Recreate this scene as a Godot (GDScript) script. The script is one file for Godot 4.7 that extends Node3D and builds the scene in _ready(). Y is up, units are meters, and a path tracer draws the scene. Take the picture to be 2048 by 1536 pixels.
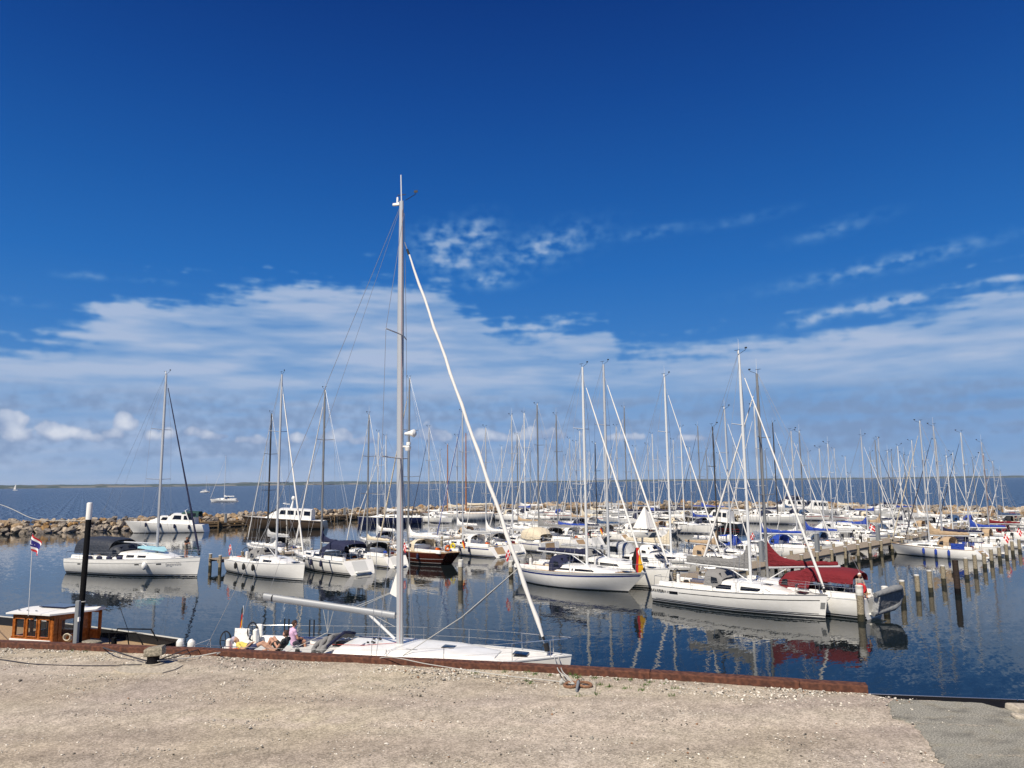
extends Node3D
# Marina seen from above a gravel quay. World: y up, water level y = 0, camera over x = 0, z = 0, looking to -z.

const F := 1460.0                      # focal length in pixels of the 2048 x 1536 photograph
const EYE := Vector3(0, 8, 0)
const S2 := 0.70710678
var CB: Basis                          # camera axes
var M := {}                            # materials
var used_names := {}
var rng := RandomNumberGenerator.new()

# ------------------------------------------------------------------ helpers: places
func ray(u: float, v: float) -> Vector3:
	return CB * Vector3((u - 1024.0) / F, (768.0 - v) / F, -1.0)

func at(u: float, v: float, h: float) -> Vector3:          # the point of height h that this pixel shows
	var d := ray(u, v)
	return EYE + d * ((h - EYE.y) / d.y)

func deep(u: float, v: float, depth: float) -> Vector3:    # the point this many metres in front
	var d := ray(u, v)
	return EYE + d * (depth / -d.z)

# ------------------------------------------------------------------ helpers: meshes
class MB:
	var v := PackedVector3Array()
	func tri(a: Vector3, b: Vector3, c: Vector3) -> void:      # counter-clockwise from outside
		v.append(a); v.append(c); v.append(b)
	func quad(a: Vector3, b: Vector3, c: Vector3, d: Vector3) -> void:
		tri(a, b, c); tri(a, c, d)
	func fix(start: int) -> void:                                # turns the faces added since start outwards
		var mid := Vector3.ZERO
		for i in range(start, v.size()): mid += v[i]
		mid /= maxf(1.0, v.size() - start)
		var vol := 0.0
		for i in range(start, v.size(), 3): vol += (v[i] - mid).dot((v[i + 2] - mid).cross(v[i + 1] - mid))
		if vol < 0.0:
			for i in range(start, v.size(), 3):
				var k := v[i + 1]
				v[i + 1] = v[i + 2]; v[i + 2] = k
	func box(c: Vector3, s: Vector3, b := Basis()) -> void:
		var h := s * 0.5
		var p := []
		for x in [-1, 1]:
			for y in [-1, 1]:
				for z in [-1, 1]: p.append(c + b * Vector3(h.x * x, h.y * y, h.z * z))
		var st := v.size()
		quad(p[0], p[1], p[3], p[2]); quad(p[4], p[6], p[7], p[5]); quad(p[0], p[4], p[5], p[1])
		quad(p[2], p[3], p[7], p[6]); quad(p[0], p[2], p[6], p[4]); quad(p[1], p[5], p[7], p[3])
		fix(st)
	func rbox(c: Vector3, s: Vector3, r: float, b := Basis()) -> void:   # box with chamfered upright and top edges
		var h := s * 0.5
		var rings := []
		for l in [[-1.0, 0.0], [1.0, 0.0], [1.0, 1.0]]:
			var y: float = h.y * l[0] - (0.0 if l[1] == 1.0 else (r if l[0] > 0 else 0.0))
			var q: float = r * l[1]
			var ring := PackedVector3Array()
			for k in [[1, 1, 0], [1, 1, 1], [-1, 1, 1], [-1, 1, 0], [-1, -1, 0], [-1, -1, 1], [1, -1, 1], [1, -1, 0]]:
				var ex := h.x - q - (r if k[2] == 1 else 0.0)
				var ez := h.z - q - (r if k[2] == 0 else 0.0)
				ring.append(c + b * Vector3(ex * k[0], y, ez * k[1]))
			rings.append(ring)
		loft(rings, true, true, true)
	func loft(rings: Array, closed := true, cap0 := true, cap1 := true) -> void:
		var st := v.size()
		for i in rings.size() - 1:
			var a: PackedVector3Array = rings[i]
			var b: PackedVector3Array = rings[i + 1]
			var n := a.size()
			for j in (n if closed else n - 1):
				var k := (j + 1) % n
				quad(a[j], a[k], b[k], b[j])
		if closed:
			for e in [[cap0, 0], [cap1, rings.size() - 1]]:
				if not e[0]: continue
				var r: PackedVector3Array = rings[e[1]]
				var m := Vector3.ZERO
				for p in r: m += p
				m /= r.size()
				for j in r.size():
					var k := (j + 1) % r.size()
					if e[1] == 0: tri(m, r[k], r[j])
					else: tri(m, r[j], r[k])
		fix(st)
	func tube(path: Array, rad, n := 6, caps := true) -> void:
		var rings := []
		var up := Vector3.UP
		for i in path.size():
			var p: Vector3 = path[i]
			var d: Vector3 = (path[mini(i + 1, path.size() - 1)] - path[maxi(i - 1, 0)])
			d = d.normalized() if d.length() > 1e-6 else Vector3.UP
			if i == 0 or absf(up.dot(d)) > 0.95: up = Vector3.UP if absf(d.y) < 0.9 else Vector3.RIGHT
			var x := up.cross(d).normalized()
			var y := d.cross(x)
			up = y
			var r: float = rad if rad is float else rad[i]
			var ring := PackedVector3Array()
			for j in n:
				var a := TAU * j / n
				ring.append(p + (x * cos(a) + y * sin(a)) * r)
			rings.append(ring)
		loft(rings, true, caps, caps)
	func ball(c: Vector3, r: Vector3, n := 8) -> void:
		var rings := []
		for i in range(0, n / 2 + 1):
			var t := PI * i / (n / 2)
			var ring := PackedVector3Array()
			for j in n:
				var a := TAU * j / n
				ring.append(c + Vector3(r.x * sin(t) * cos(a), r.y * cos(t), r.z * sin(t) * sin(a)))
			rings.append(ring)
		loft(rings, true, false, false)
	func ring(c: Vector3, axis: Vector3, big: float, small: float, n := 16, k := 5) -> void:
		var x := axis.cross(Vector3.UP if absf(axis.y) < 0.9 else Vector3.RIGHT).normalized()
		var y := axis.cross(x).normalized()
		var st := v.size()
		for i in n:
			for j in k:
				var q := []
				for e in [[i, j], [i + 1, j], [i + 1, j + 1], [i, j + 1]]:
					var a: float = TAU * e[0] / n
					var b: float = TAU * e[1] / k
					var o := x * cos(a) + y * sin(a)
					q.append(c + o * (big + small * cos(b)) + axis * small * sin(b))
				quad(q[0], q[1], q[2], q[3])
		fix(st)
	func mesh(crease := 0.62) -> ArrayMesh:
		var n := v.size() / 3
		var fn := PackedVector3Array()
		fn.resize(n)
		var at_point := {}
		for f in n:
			fn[f] = (v[f * 3 + 2] - v[f * 3]).cross(v[f * 3 + 1] - v[f * 3])
			for c in 3:
				var key := Vector3i((v[f * 3 + c] * 1500.0).round())
				if at_point.has(key): at_point[key].append(f)
				else: at_point[key] = [f]
		var nv := PackedVector3Array()
		nv.resize(v.size())
		for f in n:
			var own := fn[f].normalized()
			for c in 3:
				var s := Vector3.ZERO
				for g in at_point[Vector3i((v[f * 3 + c] * 1500.0).round())]:
					if fn[g].normalized().dot(own) > crease: s += fn[g]
				nv[f * 3 + c] = s.normalized() if s.length() > 1e-12 else Vector3.UP
		var arr := []
		arr.resize(Mesh.ARRAY_MAX)
		arr[Mesh.ARRAY_VERTEX] = v
		arr[Mesh.ARRAY_NORMAL] = nv
		var m := ArrayMesh.new()
		m.add_surface_from_arrays(Mesh.PRIMITIVE_TRIANGLES, arr)
		return m

func numbered(n: String) -> String:
	if not used_names.has(n):
		used_names[n] = 0
		return n
	used_names[n] += 1
	return "%s_%03d" % [n, used_names[n]]

func thing(called: String, label: String, category: String, group := "") -> Node3D:
	var o := Node3D.new()
	o.name = numbered(called)
	add_child(o)
	o.set_meta("label", label); o.set_meta("category", category)
	if group: o.set_meta("group", group)
	return o

func tag(o: Node, label: String, category: String, group := "") -> Node:
	o.set_meta("label", label); o.set_meta("category", category)
	if group: o.set_meta("group", group)
	return o

func raw(called: String, mesh: Mesh, m, parent: Node = null) -> MeshInstance3D:
	var o := MeshInstance3D.new()
	o.mesh = mesh
	if m: o.material_override = m
	if parent:
		o.name = called
		parent.add_child(o, true)
	else:
		o.name = numbered(called)
		add_child(o)
	return o

func part(called: String, mb: MB, m, parent: Node = null, crease := 0.62) -> MeshInstance3D:
	return raw(called, mb.mesh(crease), m, parent)

func structure(called: String, mesh: Mesh, m) -> MeshInstance3D:
	var o := raw(called, mesh, m)
	o.set_meta("kind", "structure")
	return o

# ------------------------------------------------------------------ helpers: materials
func lin(r: float, g: float, b: float) -> Color:           # real-world base colour, given linear
	return Color(r, g, b).linear_to_srgb()

func mat(key: String, c: Color, rough := 0.5, metal := 0.0, spec := 0.5) -> StandardMaterial3D:
	if M.has(key): return M[key]
	var m := StandardMaterial3D.new()
	m.resource_name = key
	m.albedo_color = c
	m.roughness = rough; m.metallic = metal; m.metallic_specular = spec
	M[key] = m
	return m

func noise(kind: int, freq: float, octaves: int, sd: int) -> FastNoiseLite:
	var n := FastNoiseLite.new()
	n.noise_type = kind; n.frequency = freq; n.fractal_octaves = octaves; n.seed = sd
	return n

func noise_tex(freq: float, octaves: int, sd: int, lo: Color, hi: Color, size := 512, kind := FastNoiseLite.TYPE_SIMPLEX_SMOOTH) -> ImageTexture:
	var img := noise(kind, freq, octaves, sd).get_seamless_image(size, size)
	img.convert(Image.FORMAT_L8)
	var d := img.get_data()
	var o := PackedByteArray()
	o.resize(d.size() * 3)
	var lut := []
	for i in 256: lut.append(lo.lerp(hi, smoothstep(0.12, 0.88, i / 255.0)))
	for i in d.size():
		var c: Color = lut[d[i]]
		o[i * 3] = c.r8; o[i * 3 + 1] = c.g8; o[i * 3 + 2] = c.b8
	return ImageTexture.create_from_image(Image.create_from_data(size, size, false, Image.FORMAT_RGB8, o))

func grained(key: String, lo: Color, hi: Color, freq: float, scale: float, rough: float, octaves := 5, bump := 0.0, sd := 1) -> StandardMaterial3D:
	var m := mat(key, Color.WHITE, rough)
	m.albedo_texture = noise_tex(freq, octaves, sd, lo, hi)
	m.uv1_triplanar = true; m.uv1_world_triplanar = true
	m.uv1_scale = Vector3.ONE * scale
	if bump > 0.0:
		m.heightmap_enabled = true
		m.heightmap_texture = m.albedo_texture
		m.heightmap_scale = bump
	return m

func make_materials() -> void:
	mat("gelcoat", lin(0.8, 0.8, 0.775), 0.22)
	mat("gelcoat_cream", lin(0.76, 0.73, 0.64), 0.3)
	mat("gelcoat_grey", lin(0.62, 0.64, 0.64), 0.3)
	mat("deck", lin(0.78, 0.78, 0.75), 0.6)
	mat("deck_grey", lin(0.55, 0.56, 0.55), 0.7)
	mat("navy_hull", lin(0.012, 0.018, 0.06), 0.15)
	mat("black_hull", lin(0.015, 0.016, 0.018), 0.25)
	mat("brown_hull", lin(0.085, 0.06, 0.042), 0.3)
	mat("blue_stripe", lin(0.015, 0.03, 0.16), 0.3)
	mat("black_stripe", lin(0.01, 0.01, 0.012), 0.35)
	mat("grey_stripe", lin(0.16, 0.18, 0.2), 0.4)
	mat("red_stripe", lin(0.3, 0.03, 0.03), 0.4)
	mat("antifoul", lin(0.018, 0.02, 0.028), 0.7)
	mat("window", lin(0.008, 0.009, 0.012), 0.06)
	mat("alu", lin(0.5, 0.52, 0.545), 0.42, 0.12)
	mat("alu_bright", lin(0.46, 0.485, 0.51), 0.38, 0.25)
	mat("alu_boom", lin(0.3, 0.32, 0.345), 0.5, 0.15)
	mat("alu_white", lin(0.66, 0.68, 0.69), 0.35)
	mat("alu_dark", lin(0.045, 0.042, 0.042), 0.45)
	mat("alu_grey", lin(0.26, 0.265, 0.265), 0.45, 0.3)
	mat("steel", lin(0.6, 0.61, 0.62), 0.22, 0.9)
	mat("wire", lin(0.4, 0.41, 0.42), 0.4, 0.5)
	mat("rope", lin(0.42, 0.42, 0.4), 0.9)
	mat("rope_dark", lin(0.035, 0.035, 0.045), 0.9)
	mat("rope_red", lin(0.4, 0.06, 0.05), 0.9)
	mat("rubber", lin(0.012, 0.012, 0.013), 0.6)
	mat("sailcloth", lin(0.78, 0.77, 0.74), 0.85)
	mat("cloth_white", lin(0.78, 0.77, 0.75), 0.9)
	mat("cloth_navy", lin(0.01, 0.014, 0.05), 0.85)
	mat("cloth_canopy", lin(0.022, 0.028, 0.042), 0.6)
	mat("cloth_blue", lin(0.012, 0.05, 0.33), 0.8)
	mat("cloth_midblue", lin(0.02, 0.06, 0.15), 0.85)
	mat("cloth_grey", lin(0.21, 0.21, 0.21), 0.85)
	mat("faint_grey", lin(0.5, 0.5, 0.5), 0.5)
	mat("cloth_lightgrey", lin(0.42, 0.43, 0.44), 0.85)
	mat("cloth_tan", lin(0.42, 0.31, 0.2), 0.9)
	mat("cloth_beige", lin(0.62, 0.55, 0.42), 0.9)
	mat("cloth_red", lin(0.15, 0.007, 0.014), 0.9)
	mat("cloth_black", lin(0.016, 0.017, 0.02), 0.85)
	mat("cloth_green", lin(0.01, 0.05, 0.045), 0.8)
	mat("pink", lin(0.62, 0.4, 0.58), 0.9)
	mat("lilac", lin(0.2, 0.14, 0.36), 0.9)
	mat("yellow", lin(0.7, 0.55, 0.02), 0.6)
	mat("orange", lin(0.7, 0.13, 0.01), 0.6)
	mat("lightblue", lin(0.3, 0.55, 0.65), 0.8)
	mat("flag_red", lin(0.5, 0.015, 0.02), 0.85)
	mat("flag_white", lin(0.8, 0.8, 0.8), 0.85)
	mat("flag_black", lin(0.01, 0.01, 0.01), 0.85)
	mat("flag_gold", lin(0.75, 0.42, 0.01), 0.85)
	mat("flag_blue", lin(0.02, 0.02, 0.2), 0.85)
	mat("solar", lin(0.008, 0.012, 0.04), 0.12)
	mat("paint_white", lin(0.78, 0.78, 0.76), 0.4)
	mat("paint_black", lin(0.008, 0.008, 0.009), 0.65, 0.0, 0.2)
	mat("pedestal_grey", lin(0.2, 0.22, 0.24), 0.6)
	mat("inflatable", lin(0.2, 0.21, 0.22), 0.7)
	var clear := mat("clear_sheet", lin(0.3, 0.33, 0.36), 0.08)
	clear.transparency = BaseMaterial3D.TRANSPARENCY_ALPHA
	clear.albedo_color.a = 0.35
	var pane := mat("pane", lin(0.05, 0.06, 0.07), 0.04)
	pane.transparency = BaseMaterial3D.TRANSPARENCY_ALPHA
	pane.albedo_color.a = 0.3
	grained("teak", lin(0.3, 0.2, 0.11), lin(0.42, 0.3, 0.18), 0.02, 0.8, 0.75)
	grained("varnish", lin(0.26, 0.075, 0.016), lin(0.46, 0.155, 0.036), 0.012, 0.9, 0.2)
	grained("mahogany", lin(0.05, 0.011, 0.007), lin(0.085, 0.02, 0.012), 0.012, 0.7, 0.16)
	grained("spruce", lin(0.27, 0.1, 0.03), lin(0.42, 0.18, 0.06), 0.012, 0.6, 0.4)
	grained("pile_wood", lin(0.16, 0.135, 0.09), lin(0.4, 0.35, 0.26), 0.016, 1.1, 0.9, 5, 3.0)
	grained("pile_wet", lin(0.028, 0.026, 0.016), lin(0.07, 0.065, 0.04), 0.02, 1.1, 0.4, 5, 3.0)
	grained("pier_wood", lin(0.17, 0.135, 0.1), lin(0.33, 0.28, 0.22), 0.02, 0.9, 0.9, 5, 1.0, 4)
	grained("wharf_wood", lin(0.09, 0.06, 0.03), lin(0.22, 0.15, 0.08), 0.02, 0.7, 0.9, 5, 1.0, 6)
	grained("rust", lin(0.045, 0.015, 0.009), lin(0.14, 0.052, 0.028), 0.02, 0.45, 0.85, 6, 1.2, 3)
	grained("pile_dark", lin(0.012, 0.008, 0.006), lin(0.05, 0.028, 0.018), 0.02, 0.8, 0.8, 5, 1.0, 9)
	grained("rust_light", lin(0.12, 0.06, 0.035), lin(0.3, 0.16, 0.09), 0.02, 1.6, 0.85, 6, 1.2, 5)
	grained("concrete", lin(0.3, 0.27, 0.22), lin(0.5, 0.45, 0.37), 0.01, 1.2, 0.9, 6, 1.0, 7)
	grained("bollard_stone", lin(0.14, 0.13, 0.1), lin(0.36, 0.32, 0.25), 0.012, 1.6, 0.85, 6, 1.5, 8)
	for i in 5:
		var c: Array = [[0.16, 0.105, 0.055, 0.46, 0.35, 0.23], [0.12, 0.1, 0.08, 0.38, 0.33, 0.27], [0.24, 0.19, 0.14, 0.54, 0.47, 0.38], [0.1, 0.085, 0.075, 0.28, 0.25, 0.22], [0.2, 0.11, 0.04, 0.45, 0.29, 0.13]][i]
		grained("rock%d" % i, lin(c[0], c[1], c[2]), lin(c[3], c[4], c[5]), 0.012, 0.35, 0.9, 6, 6.0, 20 + i)
	var folds := ImageTexture.create_from_image(noise(FastNoiseLite.TYPE_SIMPLEX_SMOOTH, 0.012, 4, 95).get_seamless_image(256, 256))
	for k in M:
		if str(k).begins_with("cloth_") or k in ["inflatable"]:
			var c: StandardMaterial3D = M[k]
			c.heightmap_enabled = true
			c.heightmap_texture = folds
			c.heightmap_scale = 5.0
			c.uv1_triplanar = true
			c.uv1_scale = Vector3(0.9, 1.6, 0.9)
	for k in [["gelcoat", lin(0.77, 0.768, 0.74), lin(0.84, 0.84, 0.82)], ["deck", lin(0.7, 0.695, 0.665), lin(0.81, 0.81, 0.785)], ["pile_paint", lin(0.5, 0.48, 0.42), lin(0.82, 0.82, 0.8)]]:
		var g := mat(k[0], Color.WHITE, 0.5)
		g.albedo_color = Color.WHITE
		g.albedo_texture = noise_tex(0.014, 6, 97, k[1], k[2], 512)
		g.uv1_triplanar = true
		g.uv1_scale = Vector3(0.22, 0.5, 0.22)
# ------------------------------------------------------------------ sky
const DECK := [[-180, 11.0], [-120, 13.0], [-80, 9.0], [-50, 8.0], [-35.0, 8.7], [-31.5, 10.3], [-28.5, 12.8], [-16.0, 14.8], [-5.7, 15.6], [-3.4, 13.8], [-0.5, 11.6], [7.6, 12.2], [8.8, 10.2], [17.0, 10.2], [24.0, 10.4], [29.5, 11.4], [34.0, 12.2], [60, 12.5], [100, 9.0], [140, 12.0], [180, 11.0]]
# soft wisps: azimuth, elevation, half width, half height (degrees), tilt, strength
const WISPS := [[-5.4, 18.6, 2.6, 1.5, 0.1, 0.62], [-2.4, 19.2, 1.6, 1.4, 0.3, 0.5], [2.8, 18.2, 4.2, 1.3, 0.22, 0.6], [-1.8, 15.8, 2.4, 0.7, 0.05, 0.5], [-4.6, 17.0, 3.0, 0.7, 0.1, 0.4],
	[27.5, 14.7, 7.0, 0.55, 0.1, 0.5], [24.8, 17.7, 3.2, 0.5, 0.15, 0.35], [11.4, 18.9, 2.6, 0.4, 0.1, 0.35], [18.5, 19.2, 3.4, 0.4, 0.1, 0.22], [-31.0, 14.2, 1.6, 0.25, 0.05, 0.35], [-26.5, 14.3, 1.4, 0.2, 0.0, 0.3], [-35.0, 12.0, 1.8, 0.25, 0.0, 0.3],
	[21.9, 11.3, 1.3, 0.42, 0.08, 0.85], [23.8, 11.7, 1.3, 0.42, 0.08, 0.85], [26.4, 12.1, 1.9, 0.46, 0.08, 0.9], [29.0, 12.3, 1.7, 0.42, 0.05, 0.9], [33.5, 12.4, 1.2, 0.2, 0.05, 0.4],
	[58, 19, 6, 1.2, 0.1, 0.5], [75, 15, 8, 1.0, 0.1, 0.5], [-60, 18, 6, 1.4, 0.15, 0.5], [-85, 16, 7, 1.0, -0.1, 0.5], [110, 18, 6, 1.4, 0.1, 0.5], [150, 20, 8, 1.2, 0.0, 0.5], [-130, 19, 7, 1.3, 0.1, 0.5], [-160, 16, 8, 1.0, 0.1, 0.5]]
const PUFFS := [[-34.7, 3.9, 1.0, 0.9], [-33.9, 3.3, 0.9, 0.6], [-32.5, 3.6, 0.85, 0.75], [-32.0, 3.2, 0.7, 0.5], [-30.7, 3.5, 0.8, 0.45], [-29.7, 3.2, 0.7, 0.4], [-28.0, 4.2, 0.8, 0.85], [-28.7, 3.5, 0.8, 0.55], [-26.2, 3.4, 0.6, 0.45], [-25.2, 3.6, 0.6, 0.5], [-23.4, 3.7, 0.85, 0.5], [-22.0, 3.5, 0.9, 0.4], [-19.6, 3.2, 1.1, 0.4], [-16.5, 3.4, 1.0, 0.4], [-13.6, 3.6, 1.4, 0.7], [-11.4, 3.2, 1.1, 0.5], [-6.4, 3.6, 1.3, 0.8], [-1.5, 3.5, 1.9, 0.6], [2.5, 3.6, 2.4, 0.6], [8.5, 3.3, 1.4, 0.35], [13.8, 3.1, 1.4, 0.3],
	[-39, 3.9, 2.0, 1.0], [-44, 3.6, 2.4, 0.9], [-50, 4.0, 2.2, 1.1], [-57, 3.4, 2.6, 0.8], [-65, 3.8, 2.2, 1.0], [-75, 3.6, 3, 0.9], [-88, 3.8, 3, 1.0], [-100, 3.6, 3, 0.9], [-118, 3.7, 3, 1.0], [-140, 3.6, 3, 0.9], [-160, 3.8, 3, 1.0], [40, 3.4, 2.2, 0.7], [52, 3.6, 2.6, 0.8], [66, 3.5, 2.6, 0.8], [82, 3.7, 3, 0.9], [104, 3.5, 3, 0.9], [128, 3.7, 3, 1.0], [152, 3.6, 3, 0.9], [172, 3.7, 3, 0.9]]
const GRAD := [[-90.0, 60, 84, 118], [-0.3, 128, 160, 200], [0.0, 128, 162, 203], [3.0, 116, 155, 204], [7.0, 92, 143, 201], [11.0, 62, 124, 194], [16.0, 42, 108, 184], [22.0, 31, 91, 167], [29.0, 22, 73, 148], [36.0, 16, 57, 128], [55.0, 9, 44, 112], [90.0, 8, 40, 104]]

func grad(el: float) -> Color:
	for i in GRAD.size() - 1:
		if el <= GRAD[i + 1][0]:
			var t: float = (el - GRAD[i][0]) / (GRAD[i + 1][0] - GRAD[i][0])
			return Color8(GRAD[i][1], GRAD[i][2], GRAD[i][3]).lerp(Color8(GRAD[i + 1][1], GRAD[i + 1][2], GRAD[i + 1][3]), clampf(t, 0, 1))
	return Color8(8, 40, 104)

func layer(w: int, h: int, w0: int, h0: int, freq: float, octv: int, sd: int) -> PackedByteArray:   # noise, stretched to w x h
	var img := noise(FastNoiseLite.TYPE_SIMPLEX_SMOOTH, freq, octv, sd).get_seamless_image(w0, h0)
	img.convert(Image.FORMAT_L8)
	img.resize(w, h, Image.INTERPOLATE_CUBIC)
	return img.get_data()

func sky_image() -> Image:
	var W := 4096
	var HH := 2048
	var img := Image.create(W, HH, false, Image.FORMAT_RGB8)
	for j in HH: img.fill_rect(Rect2i(0, j, W, 1), grad(90.0 - (j + 0.5) * 180.0 / HH))
	var j0 := int((90.0 - 24.0) / 180.0 * HH)
	var rows := HH / 2 - j0
	var big := layer(W, rows, 1400, 400, 0.012, 4, 11)
	var streak := layer(W, rows, 900, 512, 0.03, 6, 12)
	var fine := layer(W, rows, 1300, 512, 0.055, 6, 13)
	var puff := layer(W, rows, 3072, rows, 0.075, 5, 14)
	var heap := layer(W, rows, 4096, rows, 0.035, 5, 15)
	var edge := PackedFloat32Array()
	edge.resize(W)
	for i in W:
		var az := (i + 0.5) / W * 360.0 - 180.0
		for k in DECK.size() - 1:
			if az <= DECK[k + 1][0]:
				edge[i] = lerpf(DECK[k][1], DECK[k + 1][1], smoothstep(0.0, 1.0, (az - DECK[k][0]) / (DECK[k + 1][0] - DECK[k][0])))
				break
	var thin := PackedFloat32Array()                    # how much of the veil reaches the horizon
	thin.resize(W)
	for i in W: thin[i] = 0.62 - 0.24 * sin(((i + 0.5) / W * 360.0 - 180.0) * PI / 60.0) * (1.0 if absf((i + 0.5) / W * 360.0 - 180.0) < 60.0 else 0.5)
	var extra := PackedFloat32Array()
	extra.resize(W * rows)
	var cum := PackedFloat32Array()
	cum.resize(W * rows)
	var lit := PackedFloat32Array()
	lit.resize(W * rows)
	var ppd := W / 360.0
	for w in WISPS:
		var ci := int((w[0] + 180.0) * ppd)
		var cj := int((90.0 - w[1]) * ppd) - j0
		var ri := int(w[2] * ppd * 2.0)
		var rj := int(w[3] * ppd * 2.0 + absf(w[4]) * ri)
		for j in range(maxi(0, cj - rj), mini(rows, cj + rj)):
			for i in range(ci - ri, ci + ri):
				var dx: float = (i - ci) / (w[2] * ppd)
				var dy: float = (cj - j - w[4] * (i - ci)) / (w[3] * ppd)
				var d := dx * dx + dy * dy
				if d < 4.0: extra[j * W + (i + W) % W] += w[5] * exp(-d * 1.2)
	for p in PUFFS:
		var ci := int((p[0] + 180.0) * ppd)
		var cj := int((90.0 - p[1]) * ppd) - j0
		var ri := int(p[2] * ppd * 1.8)
		var rj := int(p[3] * ppd * 1.8)
		for j in range(maxi(0, cj - rj), mini(rows, cj + rj)):
			for i in range(ci - ri, ci + ri):
				var dx: float = (i - ci) / (p[2] * ppd)
				var dy: float = (cj - j) / (p[3] * ppd)
				if dy < -0.2: dy *= 1.9                              # flat bases
				var d := dx * dx + dy * dy
				if d < 3.0:
					var k := j * W + (i + W) % W
					var g := exp(-d * 1.0)
					cum[k] = maxf(cum[k], g)
					lit[k] += g * (0.55 + 0.45 * clampf((cj - j) / (p[3] * ppd), -1.0, 1.0))
	var out := PackedByteArray()
	out.resize(W * rows * 3)
	var k := 0
	for j in rows:
		var el := 90.0 - (j + j0 + 0.5) * 180.0 / HH
		var c0 := grad(el)
		var band := 0.74 + 0.1 * smoothstep(4.0, 10.0, el)
		var low := smoothstep(0.3, 2.4, el) * (1.0 - smoothstep(5.6, 7.5, el))
		for i in W:
			var a := big[k] / 255.0 - 0.5
			var b := streak[k] / 255.0 - 0.5
			var f := fine[k] / 255.0 - 0.5
			var q := puff[k] / 255.0 - 0.5
			var hq := heap[k] / 255.0 - 0.5
			var inside := edge[i] + a * 2.0 + b * 2.8 + f * 2.0 + q * 1.5 - el
			var d := clampf(0.5 + inside * 0.5, 0.0, 1.0)
			d = d * d * (3.0 - 2.0 * d)
			d *= band * clampf(0.88 + b * 1.0 + f * (0.35 + 0.6 * smoothstep(1.5, 0.0, inside)) + a * 0.5, 0.0, 1.12)
			if el < 8.5: d *= lerpf(thin[i], 1.0, smoothstep(5.0, 8.5, el))
			var x := extra[k]
			if x > 0.01: d = maxf(d, clampf(x * (0.62 + f * 1.4 + q * 2.6 + b * 0.8), 0.0, 0.8))
			var r := c0.r
			var g := c0.g
			var bl := c0.b
			# high thin cloud, slightly lilac white
			r = lerpf(r, 0.76, d * 0.84); g = lerpf(g, 0.79, d * 0.84); bl = lerpf(bl, 0.868, d * 0.84)
			# grey-blue layer and small heaps above the horizon
			if low > 0.0:
				var h := clampf((q * 1.2 + b * 1.3 + 0.25) * 1.6, 0.0, 1.0) * low * 0.62
				r = lerpf(r, 0.475, h); g = lerpf(g, 0.57, h); bl = lerpf(bl, 0.715, h)
			var cu := cum[k]
			if cu > 0.04:
				var m := smoothstep(0.3, 0.46, cu + hq * 0.8 + q * 0.35)
				var li := clampf(lit[k] * 0.85 + hq * 1.2 + q * 0.4 + 0.08, 0.0, 1.0)
				m *= 0.85
				r = lerpf(r, lerpf(0.5, 0.87, li), m); g = lerpf(g, lerpf(0.585, 0.885, li), m); bl = lerpf(bl, lerpf(0.735, 0.925, li), m)
			out[k * 3] = int(clampf(r, 0, 1) * 255.0); out[k * 3 + 1] = int(clampf(g, 0, 1) * 255.0); out[k * 3 + 2] = int(clampf(bl, 0, 1) * 255.0)
			k += 1
	img.blit_rect(Image.create_from_data(W, rows, false, Image.FORMAT_RGB8, out), Rect2i(0, 0, W, rows), Vector2i(0, j0))
	var turned := Image.create(W, HH, false, Image.FORMAT_RGB8)        # column 0 of a panorama lies straight ahead
	turned.blit_rect(img, Rect2i(W / 2, 0, W / 2, HH), Vector2i(0, 0))
	turned.blit_rect(img, Rect2i(0, 0, W / 2, HH), Vector2i(W / 2, 0))
	return turned

func make_camera_and_light() -> void:
	var cam := Camera3D.new()
	cam.name = "camera"
	cam.fov = rad_to_deg(2.0 * atan(768.0 / F))
	cam.position = EYE
	cam.rotation_degrees = Vector3(7.65, 0, -0.6)
	cam.near = 0.5
	cam.far = 40000.0
	add_child(cam)
	CB = cam.transform.basis
	var we := WorldEnvironment.new()
	we.name = "environment"
	var e := Environment.new()
	e.background_mode = Environment.BG_SKY
	var sm := PanoramaSkyMaterial.new()
	sm.panorama = ImageTexture.create_from_image(sky_image())
	var sk := Sky.new()
	sk.sky_material = sm
	e.sky = sk
	e.tonemap_mode = Environment.TONE_MAPPER_LINEAR
	e.tonemap_exposure = 1.2
	e.background_energy_multiplier = 0.84
	e.fog_enabled = true
	e.fog_density = 0.00004
	e.fog_light_color = Color(0.72, 0.8, 0.9)
	e.sdfgi_enabled = true; e.ssao_enabled = true; e.ssil_enabled = true
	we.environment = e
	add_child(we)
	var sun := DirectionalLight3D.new()
	sun.name = "sun"
	sun.light_energy = 1.58
	sun.light_color = Color(1.0, 0.955, 0.88)
	sun.light_angular_distance = 0.53
	sun.shadow_enabled = true
	sun.rotation_degrees = Vector3(-50, -28, 0)      # behind the camera, 28 degrees to its left
	add_child(sun)

# ------------------------------------------------------------------ water
const ARC := [[-330, 96], [-230, 112], [-150, 121], [-115, 126], [-92, 131], [-76, 136], [-58, 147], [-38, 173], [-13, 191], [11, 203], [52, 203], [68, 190], [79, 173], [88, 158], [94, 146], [104, 120], [125, 85], [175, 40]]   # x, depth: crest of the breakwater

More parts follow.
